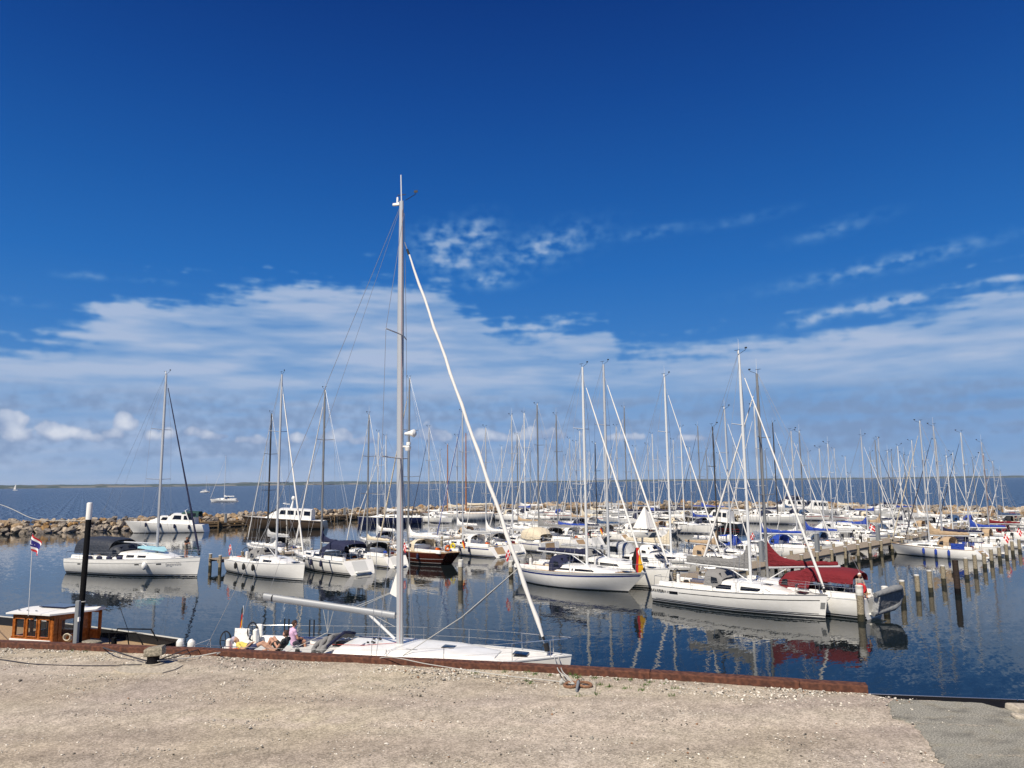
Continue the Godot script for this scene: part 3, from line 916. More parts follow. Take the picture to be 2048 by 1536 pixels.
func make_breakwater() -> void:
	rng.seed = 5
	var bw := thing("breakwater", "long breakwater of heaped ochre and grey boulders enclosing the harbour", "breakwater")
	var core := []
	var L := length_of(ARC)
	var s := 0.0
	while s < L:
		var q := along(ARC, s)
		var p: Vector3 = q[0]
		var d: Vector3 = q[1]
		var inn := Vector3(-d.z, 0, d.x)                       # towards the harbour
		if inn.dot(Vector3(0, 0, -90) - p) < 0: inn = -inn
		core.append(PackedVector3Array([p + inn * 2.6 + Vector3.DOWN * 0.8, p + inn * 0.9 + Vector3.UP * 1.1, p - inn * 1.2 + Vector3.UP * 1.2, p - inn * 5.0 + Vector3.DOWN * 0.8]))
		s += 6.0
	var cm := MB.new()
	cm.loft(core, false)
	part("rubble_core", cm, M["rock3"], bw)
	var shapes := []
	for i in 7: shapes.append(stone_mesh(90 + i, 0.78, 0.3, 6, 9))
	var list := []
	s = 0.0
	while s < L:
		var q := along(ARC, s)
		var p: Vector3 = q[0]
		var d: Vector3 = q[1]
		var inn := Vector3(-d.z, 0, d.x)
		if inn.dot(Vector3(0, 0, -90) - p) < 0: inn = -inn
		for r in 7:
			var sz := rng.randf_range(0.42, 0.98) * (1.0 if r < 5 else 0.85)
			var o: float = [4.0, 3.3, 2.6, 1.9, 1.1, 0.0, -1.6][r] + rng.randf_range(-0.3, 0.3)
			var y: float = [-0.1, 0.4, 0.85, 1.3, 1.7, 1.9, 1.5][r] + rng.randf_range(-0.2, 0.24)
			var w := p + inn * o + d * (rng.randf_range(-0.5, 0.5) + 0.8 * (r % 2))
			list.append([w.distance_to(EYE), Transform3D(Basis.from_euler(Vector3(rng.randf_range(-0.5, 0.5), rng.randf() * TAU, rng.randf_range(-0.5, 0.5))).scaled(Vector3(sz * rng.randf_range(0.9, 1.35), sz, sz)), w + Vector3.UP * y), rng.randi() % 7, ([0, 1, 2, 2, 1, 4, 3, 0, 1][rng.randi() % 9] if r > 0 else [3, 3, 1, 3][rng.randi() % 4]), (0 if r < 6 else 4), absf(w.x / w.z) < 0.78])
		s += 1.5
	list.sort_custom(func(a, b): return a[0] < b[0])
	var made := 0
	var rest := [[], [], [], [], []]
	for e in list:
		if e[5] and e[4] < 4 and made < 300:
			var o := raw("rock", shapes[e[2]], M["rock%d" % e[3]], bw)
			o.transform = e[1]
			made += 1
		else: rest[e[3]].append(e)
	for k in 5:
		var mb := MB.new()
		for e in rest[k]:
			var arr: PackedVector3Array = shapes[e[2]].surface_get_arrays(0)[Mesh.ARRAY_VERTEX]
			var t: Transform3D = e[1]
			mb.v.append_array(t * arr)
		if mb.v.is_empty(): continue
		var o := part("rock_heap", mb, M["rock%d" % k], bw, 0.8)
		o.set_meta("kind", "stuff")
	# timber wharf along the inner foot
	for seg in [["timber_wharf", 270.0, 470.0, "brown timber wharf along the foot of the boulders behind the brown motor yacht"], ["timber_wharf", 490.0, 640.0, "dark timber wharf at the boulders' foot beyond the crowded pier"]]:
		var wf := thing(seg[0], seg[3], "wharf", "timber wharves")
		var pts := []
		s = seg[1]
		while s <= seg[2]:
			var q := along(ARC, s)
			var d: Vector3 = q[1]
			var inn := Vector3(-d.z, 0, d.x)
			if inn.dot(Vector3(0, 0, -90) - q[0]) < 0: inn = -inn
			pts.append([q[0] + inn * 6.2, inn])
			s += 3.5
		for i in pts.size() - 1:
			var a: Vector3 = pts[i][0]
			var b: Vector3 = pts[i + 1][0]
			var ia: Vector3 = pts[i][1]
			var ib: Vector3 = pts[i + 1][1]
			var mb := MB.new()
			mb.loft([PackedVector3Array([a + Vector3.UP * 1.0, a + Vector3.UP * 1.12, a - ia * 2.6 + Vector3.UP * 1.12, a - ia * 2.6 + Vector3.UP * 1.0]), PackedVector3Array([b + Vector3.UP * 1.0, b + Vector3.UP * 1.12, b - ib * 2.6 + Vector3.UP * 1.12, b - ib * 2.6 + Vector3.UP * 1.0])])
			part("deck", mb, M["wharf_wood"], wf)
			for y in [0.82, 0.35]:
				mb = MB.new()
				mb.loft([PackedVector3Array([a + ia * 0.12 + Vector3.UP * (y - 0.13), a + ia * 0.12 + Vector3.UP * (y + 0.13), a + Vector3.UP * (y + 0.13), a + Vector3.UP * (y - 0.13)]), PackedVector3Array([b + ib * 0.12 + Vector3.UP * (y - 0.13), b + ib * 0.12 + Vector3.UP * (y + 0.13), b + Vector3.UP * (y + 0.13), b + Vector3.UP * (y - 0.13)])])
				part("waler", mb, M["wharf_wood"], wf)
			mb = MB.new()
			mb.tube([a + ia * 0.26 + Vector3.DOWN * 0.8, a + ia * 0.26 + Vector3.UP * 1.35], 0.15, 8)
			part("pile", mb, M["wharf_wood"], wf)
	for p in [[451, 1044, 1.7, "behind the white motor cruiser"], [689, 1029, 1.7, "between the brown yacht and the navy hull"]]:
		var pp := pedestal(at(p[0], p[1] + 1, 1.1), p[2], "pale grey service pillar on the wharf " + p[3])

func pedestal(p: Vector3, h: float, label: String) -> Node3D:
	var t := thing("power_pedestal", label, "power pedestal", "power pedestals")
	t.position = p
	t.rotation.y = 0.6
	var mb := MB.new()
	mb.rbox(Vector3(0, h * 0.5 - 0.03, 0), Vector3(0.42, h - 0.06, 0.36), 0.04)
	part("pillar", mb, M["pedestal_grey"], t)
	mb = MB.new()
	mb.rbox(Vector3(0, h + 0.0, 0), Vector3(0.46, 0.06, 0.4), 0.02)
	part("cap", mb, M["alu"], t)
	mb = MB.new()
	mb.rbox(Vector3(0, h * 0.62, 0.185), Vector3(0.26, 0.3, 0.03), 0.01)
	part("socket_box", mb, M["alu_grey"], t)
	return t

# ------------------------------------------------------------------ piers and piles
func pile(p: Vector3, top: float, r: float, label: String, cap := false, dark := false) -> void:
	var t := thing("mooring_pile", label, "mooring pile", "mooring piles")
	t.position = p
	t.rotation = Vector3(rng.randf_range(-0.015, 0.015), rng.randf() * 6.0, rng.randf_range(-0.015, 0.015))
	var wet := rng.randf_range(0.3, 0.5)
	var mb := MB.new()
	mb.tube([Vector3(0, -1.0, 0), Vector3(0, wet * 0.6, 0), Vector3(0, wet, 0)], [r * 1.02, r, r * 1.01], 12)
	part("wet_foot", mb, M["paint_black"] if dark else M["pile_wet"], t)
	mb = MB.new()
	var body := top - (0.55 if cap else 0.08)
	mb.tube([Vector3(0, wet, 0), Vector3(0.0, lerpf(wet, body, 0.5), 0.008), Vector3(0, body, 0)], [r * 1.0, r * 0.97, r * 0.95], 12)
	part("shaft", mb, M["pile_dark"] if dark else M["pile_wood"], t)
	mb = MB.new()
	if cap: mb.tube([Vector3(0, body, 0), Vector3(0, top - 0.03, 0), Vector3(0, top, 0)], [r * 1.04, r * 1.04, r * 0.8], 12)
	else: mb.tube([Vector3(0, body, 0), Vector3(0, top - 0.01, 0), Vector3(0, top, 0)], [r * 1.0, r * 1.0, r * 0.7], 12)
	part("cap", mb, M["pile_dark"] if dark else M["pile_paint"], t)

func make_pier(a: Vector3, dir: Vector3, length: float, width: float, label: String) -> void:
	var t := thing("timber_pier", label, "pier")
	t.position = a
	var side := Vector3(dir.z, 0, -dir.x)
	var b := Basis(dir, Vector3.UP, -side)
	var h := 1.0
	var n := int(length / 3.2)
	for i in n:                                        # plank fields between the pile pairs
		var mb := MB.new()
		var x0 := i * length / n
		var x1 := (i + 1) * length / n
		var planks := 20
		for k in planks:
			var pa := lerpf(x0, x1, (k + 0.04) / planks)
			var pb := lerpf(x0, x1, (k + 0.96) / planks)
			mb.box(b * Vector3((pa + pb) * 0.5, h + 0.02 + rng.randf_range(-0.004, 0.004), 0), Vector3(pb - pa, 0.05, width), b)
		part("deck_planks", mb, M["pier_wood"], t).set_meta("kind", "stuff")
		for s in [-1, 1]:
			mb = MB.new()
			mb.box(b * Vector3((x0 + x1) * 0.5, h - 0.13, s * (width * 0.5 - 0.12)), Vector3(x1 - x0 - 0.01, 0.24, 0.16), b)
			part("edge_beam", mb, M["pier_wood"], t)
			mb = MB.new()
			mb.tube([b * Vector3(x0 + 0.2, -1.0, s * (width * 0.5 - 0.0)), b * Vector3(x0 + 0.2, 0.35, s * (width * 0.5 - 0.0))], 0.16, 9)
			part("pile_foot", mb, M["pile_wet"], t)
			mb = MB.new()
			mb.tube([b * Vector3(x0 + 0.2, 0.35, s * (width * 0.5 - 0.0)), b * Vector3(x0 + 0.2, h + 0.42, s * (width * 0.5 - 0.0))], 0.15, 9)
			part("pile", mb, M["pile_wood"], t)
			mb = MB.new()
			mb.tube([b * Vector3(x0 + 0.2, h + 0.42, s * (width * 0.5)), b * Vector3(x0 + 0.2, h + 0.46, s * (width * 0.5))], 0.17, 9)
			part("pile_cap", mb, M["paint_white"], t)

const PIER_R := Vector3(12.6, 0, -54.5)
const PIER_L := Vector3(-28.6, 0, -71.0)
const PDIR := Vector3(S2, 0, -S2)
const QDIR := Vector3(S2, 0, S2)                 # across the piers, to the near right

func make_piers() -> void:
	rng.seed = 15
	make_pier(PIER_R, PDIR, 118.0, 2.4, "weathered timber pier with grey power pedestals between two rows of sailboats")
	make_pier(PIER_L, PDIR, 128.0, 2.2, "timber pier whose end shows beside the bow of the white yacht under way")
	for p in [[1467, 1119, "beside the grey boom cover"], [1630, 1103, "behind the red boom cover's end"], [1745, 1081, "where the pier passes the blue fenders"], [1320, 1064, ""]]:
		if p[2] == "": continue
		var w := at(p[0], p[1], 1.05)
		var along_s := (w - PIER_R).dot(PDIR)
		pedestal(PIER_R + PDIR * along_s + Vector3.UP * 1.05 - QDIR * 0.5, 1.75, "tall grey power pedestal on the timber pier " + p[2])
	pedestal(PIER_L + PDIR * 6.0 + Vector3.UP * 1.05, 1.6, "grey power pedestal on the pier behind the black-fendered yacht")
	# piles: pixel of the foot at the water, pixel row of the top
	for q in [[1723, 1242, 1170, 1, "stout pile with white top beside the hanging grey dinghy"], [1773, 1221, 1172, 1, "white-topped pile touching the grey dinghy's far end"], [1916, 1188, 1120, 2, "dark brown pile taller than the pale ones around it"], [921, 1170, 1119, 1, "lone white-topped pile standing in open water before the mahogany boat"], [1022, 1151, 1121, 1, "white-topped pile behind the yacht with the navy boom cover"],
		[594, 1150, 1118, 0, "pale pile in front of the black-fendered yacht's bow"], [711, 1133, 1108, 0, "pale pile at the stern platform of the yacht with navy sprayhood"], [883, 1113, 1079, 0, "pale pile at the mahogany boat's stern"], [951, 1108, 1074, 0, "pale pile beside the blue-striped yacht"], [1013, 1103, 1069, 0, "pale pile at the white sugar-scoop stern"], [1072, 1094, 1066, 0, "pale pile before the cream dome tent"], [1126, 1090, 1056, 0, "pale pile beside the white dinghy"]]:
		var p := at(q[0], q[1], 0.0)
		var d := ray(q[0], q[2])
		var top := EYE.y + d.y * (-p.z / -d.z)
		pile(p, top, 0.2 if q[3] != 0 else 0.16, q[4], q[3] == 1, q[3] == 2)
	for q in [[1807, 1206, 1160], [1837, 1192, 1149], [1862, 1184, 1140], [1888, 1170, 1130], [1934, 1157, 1115], [1952, 1148, 1108], [1970, 1136, 1104], [1984, 1128, 1097], [2000, 1122, 1093], [2014, 1116, 1087], [2026, 1110, 1081], [2040, 1104, 1077]]:
		var p := at(q[0], q[1], 0.0)
		var d := ray(q[0], q[2])
		pile(p, EYE.y + d.y * (-p.z / -d.z), 0.17, "pale white-capped mooring pile in the long row off the pier")
	for q in [[1168, 1086, 1054], [1210, 1081, 1050], [1262, 1072, 1043], [1303, 1070, 1040], [1340, 1066, 1036], [1378, 1062, 1033]]:
		var p := at(q[0], q[1], 0.0)
		var d := ray(q[0], q[2])
		pile(p, EYE.y + d.y * (-p.z / -d.z), 0.16, "pale mooring pile among the crowded sterns of the middle row")
	# tall black pile with white top by the quay, grey post beside it
	var bp := deep(157, 1290, 29.6)
	var bt := deep(180, 1005, 29.6)
	var t := thing("black_pile", "tall black steel pile with white top beside the varnished wheelhouse", "pile")
	t.position = bp
	var up := bt - bp
	var lean := func(f: float) -> Vector3: return up * f
	var mb := MB.new()
	mb.tube([lean.call(-0.7), lean.call(0.878)], 0.105, 16)
	part("shaft", mb, M["paint_black"], t)
	mb = MB.new()
	mb.tube([lean.call(0.878), lean.call(0.993), lean.call(1.0)], [0.11, 0.11, 0.08], 16)
	part("white_top", mb, M["paint_white"], t)
	mb = MB.new()
	mb.ring(lean.call(0.3), up.normalized(), 0.115, 0.025, 16, 5)
	part("rope_turn", mb, M["rope"], t)
	var gp := deep(151, 1290, 29.3)
	t = thing("grey_post", "square grey steel post standing against the tall black pile", "post")
	t.position = Vector3(gp.x, 0, gp.z)
	mb = MB.new()
	mb.rbox(Vector3(0, 1.3, 0), Vector3(0.16, 4.6, 0.16), 0.02)
	part("post_shaft", mb, M["pedestal_grey"], t)
	mb = MB.new()
	mb.box(Vector3(0.09, 2.9, 0.04), Vector3(0.05, 0.16, 0.1))
	part("clamp", mb, M["paint_white"], t)
# ------------------------------------------------------------------ hulls (own axes: x to the bow, y up, z to starboard, origin at the waterline amidships)
func hull_sheer(p: Dictionary, t: float) -> float:
	return lerpf(p.fs, p.fb, t) - p.dip * 4.0 * t * (1.0 - t)

func hull_point(p: Dictionary, t: float, y: float, side: float, out := 0.0) -> Vector3:
	var sh := hull_sheer(p, t)
	var a := maxf(0.0, (t - 0.42) / 0.58)
	var b := maxf(0.0, (0.42 - t) / 0.42)
	var beam: float = p.hb * (1.0 - pow(a, p.entry)) * (1.0 - (1.0 - p.tw) * b * b)
	var kk := clampf((y + 0.75) / (sh + 0.75), 0.02, 1.0)
	var e := lerpf(p.full, 0.85, smoothstep(0.45, 1.0, t))
	var half := beam * pow(sin(kk * PI * 0.5), e)
	var xs: float = -p.L * 0.5 + (p.tr * (y / p.fs) if p.tr > 0.0 else p.tr * (y / p.fs - 1.0))
	var xb: float = p.L * 0.5 - p.rake * (1.0 - y / p.fb)
	return Vector3(lerpf(xs, xb, t), y, side * (half + out + 0.012))

func hull_shape(p: Dictionary, nt: int, levels: int) -> MB:
	var mb := MB.new()
	for side in [-1.0, 1.0]:
		var st := mb.v.size()
		var rows := []
		for i in nt + 1:
			var t := float(i) / nt
			var row := PackedVector3Array()
			for l in levels + 1: row.append(hull_point(p, t, lerpf(-0.35, hull_sheer(p, t), float(l) / levels), side))
			rows.append(row)
		for i in nt:
			for l in levels:
				if side > 0: mb.quad(rows[i][l], rows[i + 1][l], rows[i + 1][l + 1], rows[i][l + 1])
				else: mb.quad(rows[i + 1][l], rows[i][l], rows[i][l + 1], rows[i + 1][l + 1])
	for l in levels:                                   # transom
		var y0 := lerpf(-0.35, hull_sheer(p, 0), float(l) / levels)
		var y1 := lerpf(-0.35, hull_sheer(p, 0), float(l + 1) / levels)
		mb.quad(hull_point(p, 0, y0, -1), hull_point(p, 0, y0, 1), hull_point(p, 0, y1, 1), hull_point(p, 0, y1, -1))
	return mb

func hull_strip(p: Dictionary, from_sheer: bool, y0: float, y1: float, nt: int, t0 := 0.0, t1 := 1.0, out := 0.006) -> MB:
	var mb := MB.new()
	for side in [-1.0, 1.0]:
		for i in nt:
			var q := []
			for e in [[i, y0], [i + 1, y0], [i + 1, y1], [i, y1]]:
				var t := lerpf(t0, t1, float(e[0]) / nt)
				q.append(hull_point(p, t, hull_sheer(p, t) + e[1] if from_sheer else e[1], side, out))
			if side > 0: mb.quad(q[0], q[1], q[2], q[3])
			else: mb.quad(q[1], q[0], q[3], q[2])
	return mb

func deck_y(p: Dictionary, t: float) -> float:
	return hull_sheer(p, t) - 0.03

func deck_shape(p: Dictionary, nt: int) -> MB:
	var mb := MB.new()
	for i in nt:
		for k in 4:
			var q := []
			for e in [[i, k], [i + 1, k], [i + 1, k + 1], [i, k + 1]]:
				var t := float(e[0]) / nt
				var w: float = hull_point(p, t, hull_sheer(p, t), 1.0).z - 0.01
				var z: float = -1.0 + e[1] * 0.5
				var h := hull_point(p, t, hull_sheer(p, t), 1.0)
				q.append(Vector3(h.x, deck_y(p, t) + 0.07 * (1.0 - z * z) * w / p.hb, z * w))
			mb.quad(q[3], q[2], q[1], q[0])
	return mb

func mx_of(L: float, f: float) -> float:
	return L * (0.5 - f)

func half_beam(p: Dictionary, x: float) -> float:
	return hull_point(p, t_of(p, x), hull_sheer(p, t_of(p, x)), 1.0).z

func t_of(p: Dictionary, x: float) -> float:
	var xs: float = -p.L * 0.5 + maxf(0.0, p.tr)
	return clampf((x - xs) / (p.L * 0.5 - xs), 0.0, 1.0)

func dk(p: Dictionary, x: float) -> float:
	return deck_y(p, t_of(p, x)) + 0.05

# rounded house: list of [x, half width at foot, height]; y of foot follows the deck
func house(p: Dictionary, st: Array, inset := 0.8, steep := 0.9) -> MB:
	var mb := MB.new()
	var rings := []
	for s in st:
		var y: float = dk(p, s[0]) - 0.06
		var w: float = s[1]
		var h: float = s[2] + 0.06
		rings.append(PackedVector3Array([Vector3(s[0], y, -w), Vector3(s[0], y + h * 0.72, -w * steep), Vector3(s[0], y + h * 0.93, -w * inset), Vector3(s[0], y + h * 1.0, -w * 0.4), Vector3(s[0], y + h * 1.02, 0), Vector3(s[0], y + h * 1.0, w * 0.4), Vector3(s[0], y + h * 0.93, w * inset), Vector3(s[0], y + h * 0.72, w * steep), Vector3(s[0], y, w)]))
	mb.loft(rings, true, true, true)
	return mb

func house_side(st: Array, p: Dictionary, x: float, f: float, side: float, steep := 0.9) -> Vector3:    # a point on the house's side, f: 0 foot .. 1 shoulder
	for i in st.size() - 1:
		var lo: float = minf(st[i][0], st[i + 1][0])
		var hi: float = maxf(st[i][0], st[i + 1][0])
		if x >= lo and x <= hi and hi > lo:
			var k: float = (x - st[i][0]) / (st[i + 1][0] - st[i][0])
			var w := lerpf(st[i][1], st[i + 1][1], k)
			var h := lerpf(st[i][2], st[i + 1][2], k) + 0.06
			return Vector3(x, dk(p, x) - 0.06 + h * 0.72 * f, side * (w * lerpf(1.0, steep, f) + 0.008))
	return Vector3(x, dk(p, x), side)

func house_window(st: Array, p: Dictionary, x0: float, x1: float, f0: float, f1: float, side: float, steep := 0.9, slant := 0.0) -> MB:
	var mb := MB.new()
	var n := 4
	for i in n:
		var a := lerpf(x0, x1, float(i) / n)
		var b := lerpf(x0, x1, float(i + 1) / n)
		var sa := slant if i == n - 1 else 0.0
		var q := [house_side(st, p, a, f0, side, steep), house_side(st, p, b, f0, side, steep), house_side(st, p, b - sa, f1, side, steep), house_side(st, p, a, f1, side, steep)]
		if side > 0: mb.quad(q[0], q[1], q[2], q[3])
		else: mb.quad(q[1], q[0], q[3], q[2])
	return mb

func wire(parent: Node, called: String, path: Array, r: float, m: Material, n := 5) -> MeshInstance3D:
	var mb := MB.new()
	mb.tube(path, r, n)
	return part(called, mb, m, parent)

func flag(parent: Node, at_point: Vector3, h: float, w: float, kind: String, droop := 0.6, lean := Vector3(-0.3, 0.9, 0.1)) -> void:
	# staff and cloth of three stripes (german, dutch-like order given) or the white cross on red
	var top := at_point + lean.normalized() * (h + 0.55)
	var f := wire(parent, "flagstaff", [at_point, top], 0.016, M["alu_white"], 6)
	var dirs := Vector3(-1, -droop, 0.25).normalized()
	var dn := -lean.normalized()
	var pt := func(a: float, b: float) -> Vector3: return top + dn * (h * b + 0.03) + dirs * (w * a) + Vector3(0, -0.12 * a * a, 0.05 * sin(a * 5.0 + b * 1.0))
	var bands := []
	if kind == "german": bands = [[0.0, 0.333, "flag_black"], [0.333, 0.667, "flag_red"], [0.667, 1.0, "flag_gold"]]
	elif kind == "danish": bands = [[0.0, 0.4, "flag_red"], [0.4, 0.56, "flag_white"], [0.56, 1.0, "flag_red"]]
	elif kind == "dutch": bands = [[0.0, 0.333, "flag_red"], [0.333, 0.667, "flag_white"], [0.667, 1.0, "flag_blue"]]
	else: bands = [[0.0, 0.17, "flag_red"], [0.17, 0.31, "flag_white"], [0.31, 0.69, "flag_blue"], [0.69, 0.83, "flag_white"], [0.83, 1.0, "flag_red"]]
	for b in bands:
		var mb := MB.new()
		for i in 6:
			mb.quad(pt.call(i / 6.0, b[1]), pt.call((i + 1) / 6.0, b[1]), pt.call((i + 1) / 6.0, b[0]), pt.call(i / 6.0, b[0]))
		part("flag_band", mb, M[b[2]], f)
	if kind == "danish":
		var mb := MB.new()
		mb.quad(pt.call(0.3, 1.0), pt.call(0.44, 1.0), pt.call(0.44, 0.0), pt.call(0.3, 0.0))
		for i in mb.v.size(): mb.v[i] += Vector3(0, 0, 0.006)
		var mb2 := MB.new()
		mb2.quad(pt.call(0.3, 1.0), pt.call(0.44, 1.0), pt.call(0.44, 0.0), pt.call(0.3, 0.0))
		for i in mb2.v.size(): mb2.v[i] -= Vector3(0, 0, 0.006)
		mb.v.append_array(mb2.v)
		part("flag_cross_bar", mb, M["flag_white"], f)

func fender(parent: Node, p: Vector3, m: Material, r := 0.13, h := 0.6) -> void:
	var mb := MB.new()
	mb.tube([p, p + Vector3.DOWN * 0.06, p + Vector3.DOWN * 0.16, p + Vector3.DOWN * (h - 0.1), p + Vector3.DOWN * h], [0.03, r * 0.6, r, r, r * 0.4], 9)
	part("fender", mb, m, parent)

func wheel(parent: Node, c: Vector3, r: float) -> void:
	var mb := MB.new()
	mb.ring(c, Vector3(1, 0.12, 0).normalized(), r, 0.028, 22, 5)
	for k in 5:
		var a := TAU * k / 5 + 0.3
		mb.tube([c, c + Vector3(-0.12 * sin(a), sin(a), cos(a)) * r], 0.014, 5)
	part("steering_wheel", mb, M["rubber"], parent)
	mb = MB.new()
	mb.rbox(c + Vector3(0.16, -0.3, 0), Vector3(0.2, 0.8, 0.26), 0.05)
	part("wheel_pedestal", mb, M["gelcoat"], parent)

# arched canvas: list of arches [x, half width, y foot, height]
func canvas(arches: Array, n := 9) -> MB:
	var mb := MB.new()
	var rows := []
	for a in arches:
		var row := PackedVector3Array()
		for j in n + 1:
			var t := PI * j / n
			var c := cos(t)
			var s := sin(t)
			row.append(Vector3(a[0], a[2] + a[3] * pow(s, 0.55), -a[1] * signf(c) * pow(absf(c), 0.62)))
		rows.append(row)
	mb.loft(rows, false)
	return mb

# covered mainsail on the boom
func sail_bundle(a: Vector3, b: Vector3, tall: float, low: float, hump: float, sd: int, wid := 0.13) -> MB:
	var n := noise(FastNoiseLite.TYPE_SIMPLEX, 1.3, 3, sd)
	var mb := MB.new()
	var rings := []
	var cnt := 16
	for i in cnt + 1:
		var t := float(i) / cnt
		var c := a.lerp(b, t)
		var h := lerpf(tall, low, pow(t, 0.75)) + hump * exp(-t * (11.0 if hump < 1.2 else 7.0)) + 0.07 * n.get_noise_1d(t * 7.0 + sd)
		var w := wid * (1.0 - 0.35 * t) * (1.0 + 0.3 * n.get_noise_1d(t * 9.0 + 30.0)) * (0.7 if i == 0 or i == cnt else 1.0)
		var ring := PackedVector3Array()
		for j in 10:
			var g := TAU * j / 10
			var yy := 0.5 + 0.5 * sin(g)
			ring.append(c + Vector3(0.02 * n.get_noise_2d(t * 20.0, j), yy * h, cos(g) * w * (1.15 - 0.75 * yy)))
		rings.append(ring)
	mb.loft(rings)
	return mb

func masthead(parent: Node, p: Vector3, k: int) -> void:
	var mb := MB.new()
	mb.tube([p + Vector3(0.05, 0.02, 0), p + Vector3(0.5, 0.22, 0.05), p + Vector3(0.52, 0.3, 0.05)], 0.014, 4)
	mb.box(p + Vector3(0.52, 0.34, 0.05), Vector3(0.16, 0.1, 0.02))
	mb.tube([p + Vector3(-0.1, 0.02, 0), p + Vector3(-0.12, 0.26, 0)], 0.012, 4)
	mb.box(p + Vector3(-0.12, 0.27, 0), Vector3(0.36, 0.025, 0.03))
	part("wind_vane", mb, M["rubber"], parent)
	if k % 2 == 0:
		mb = MB.new()
		mb.tube([p, p + Vector3(-0.02, 1.0, 0)], [0.016, 0.008], 5)
		part("antenna", mb, M["alu_white"], parent)
	if k % 3 == 0:
		mb = MB.new()
		mb.tube([p + Vector3(0.0, 0.0, 0.08), p + Vector3(0, 0.16, 0.08), p + Vector3(0, 0.22, 0.08)], [0.05, 0.05, 0.02], 7)
		part("tricolour_lantern", mb, M["gelcoat"], parent)

const BOAT := {"hull": "gelcoat", "deckm": "deck", "stripe": "", "boot": "blue_stripe", "mastm": "alu", "cover": "cloth_white", "jib": "sailcloth", "hood": "", "bimini": "", "wind": "long", "stern": "scoop", "flag": "", "fenders": "", "nf": 3, "lod": 1, "mast_f": 0.42, "spread": 2, "radar": false, "wheels": 1, "sd": 1, "hump": 0.5, "rail": "alu", "steer": true, "turn": 0.0, "teak": true, "jib_top": 0.93, "house_h": 0.42, "tall": 0.4, "boom_up": 0.1, "lazy": true, "buoy": "", "low": 0.62, "drop": 0.0}

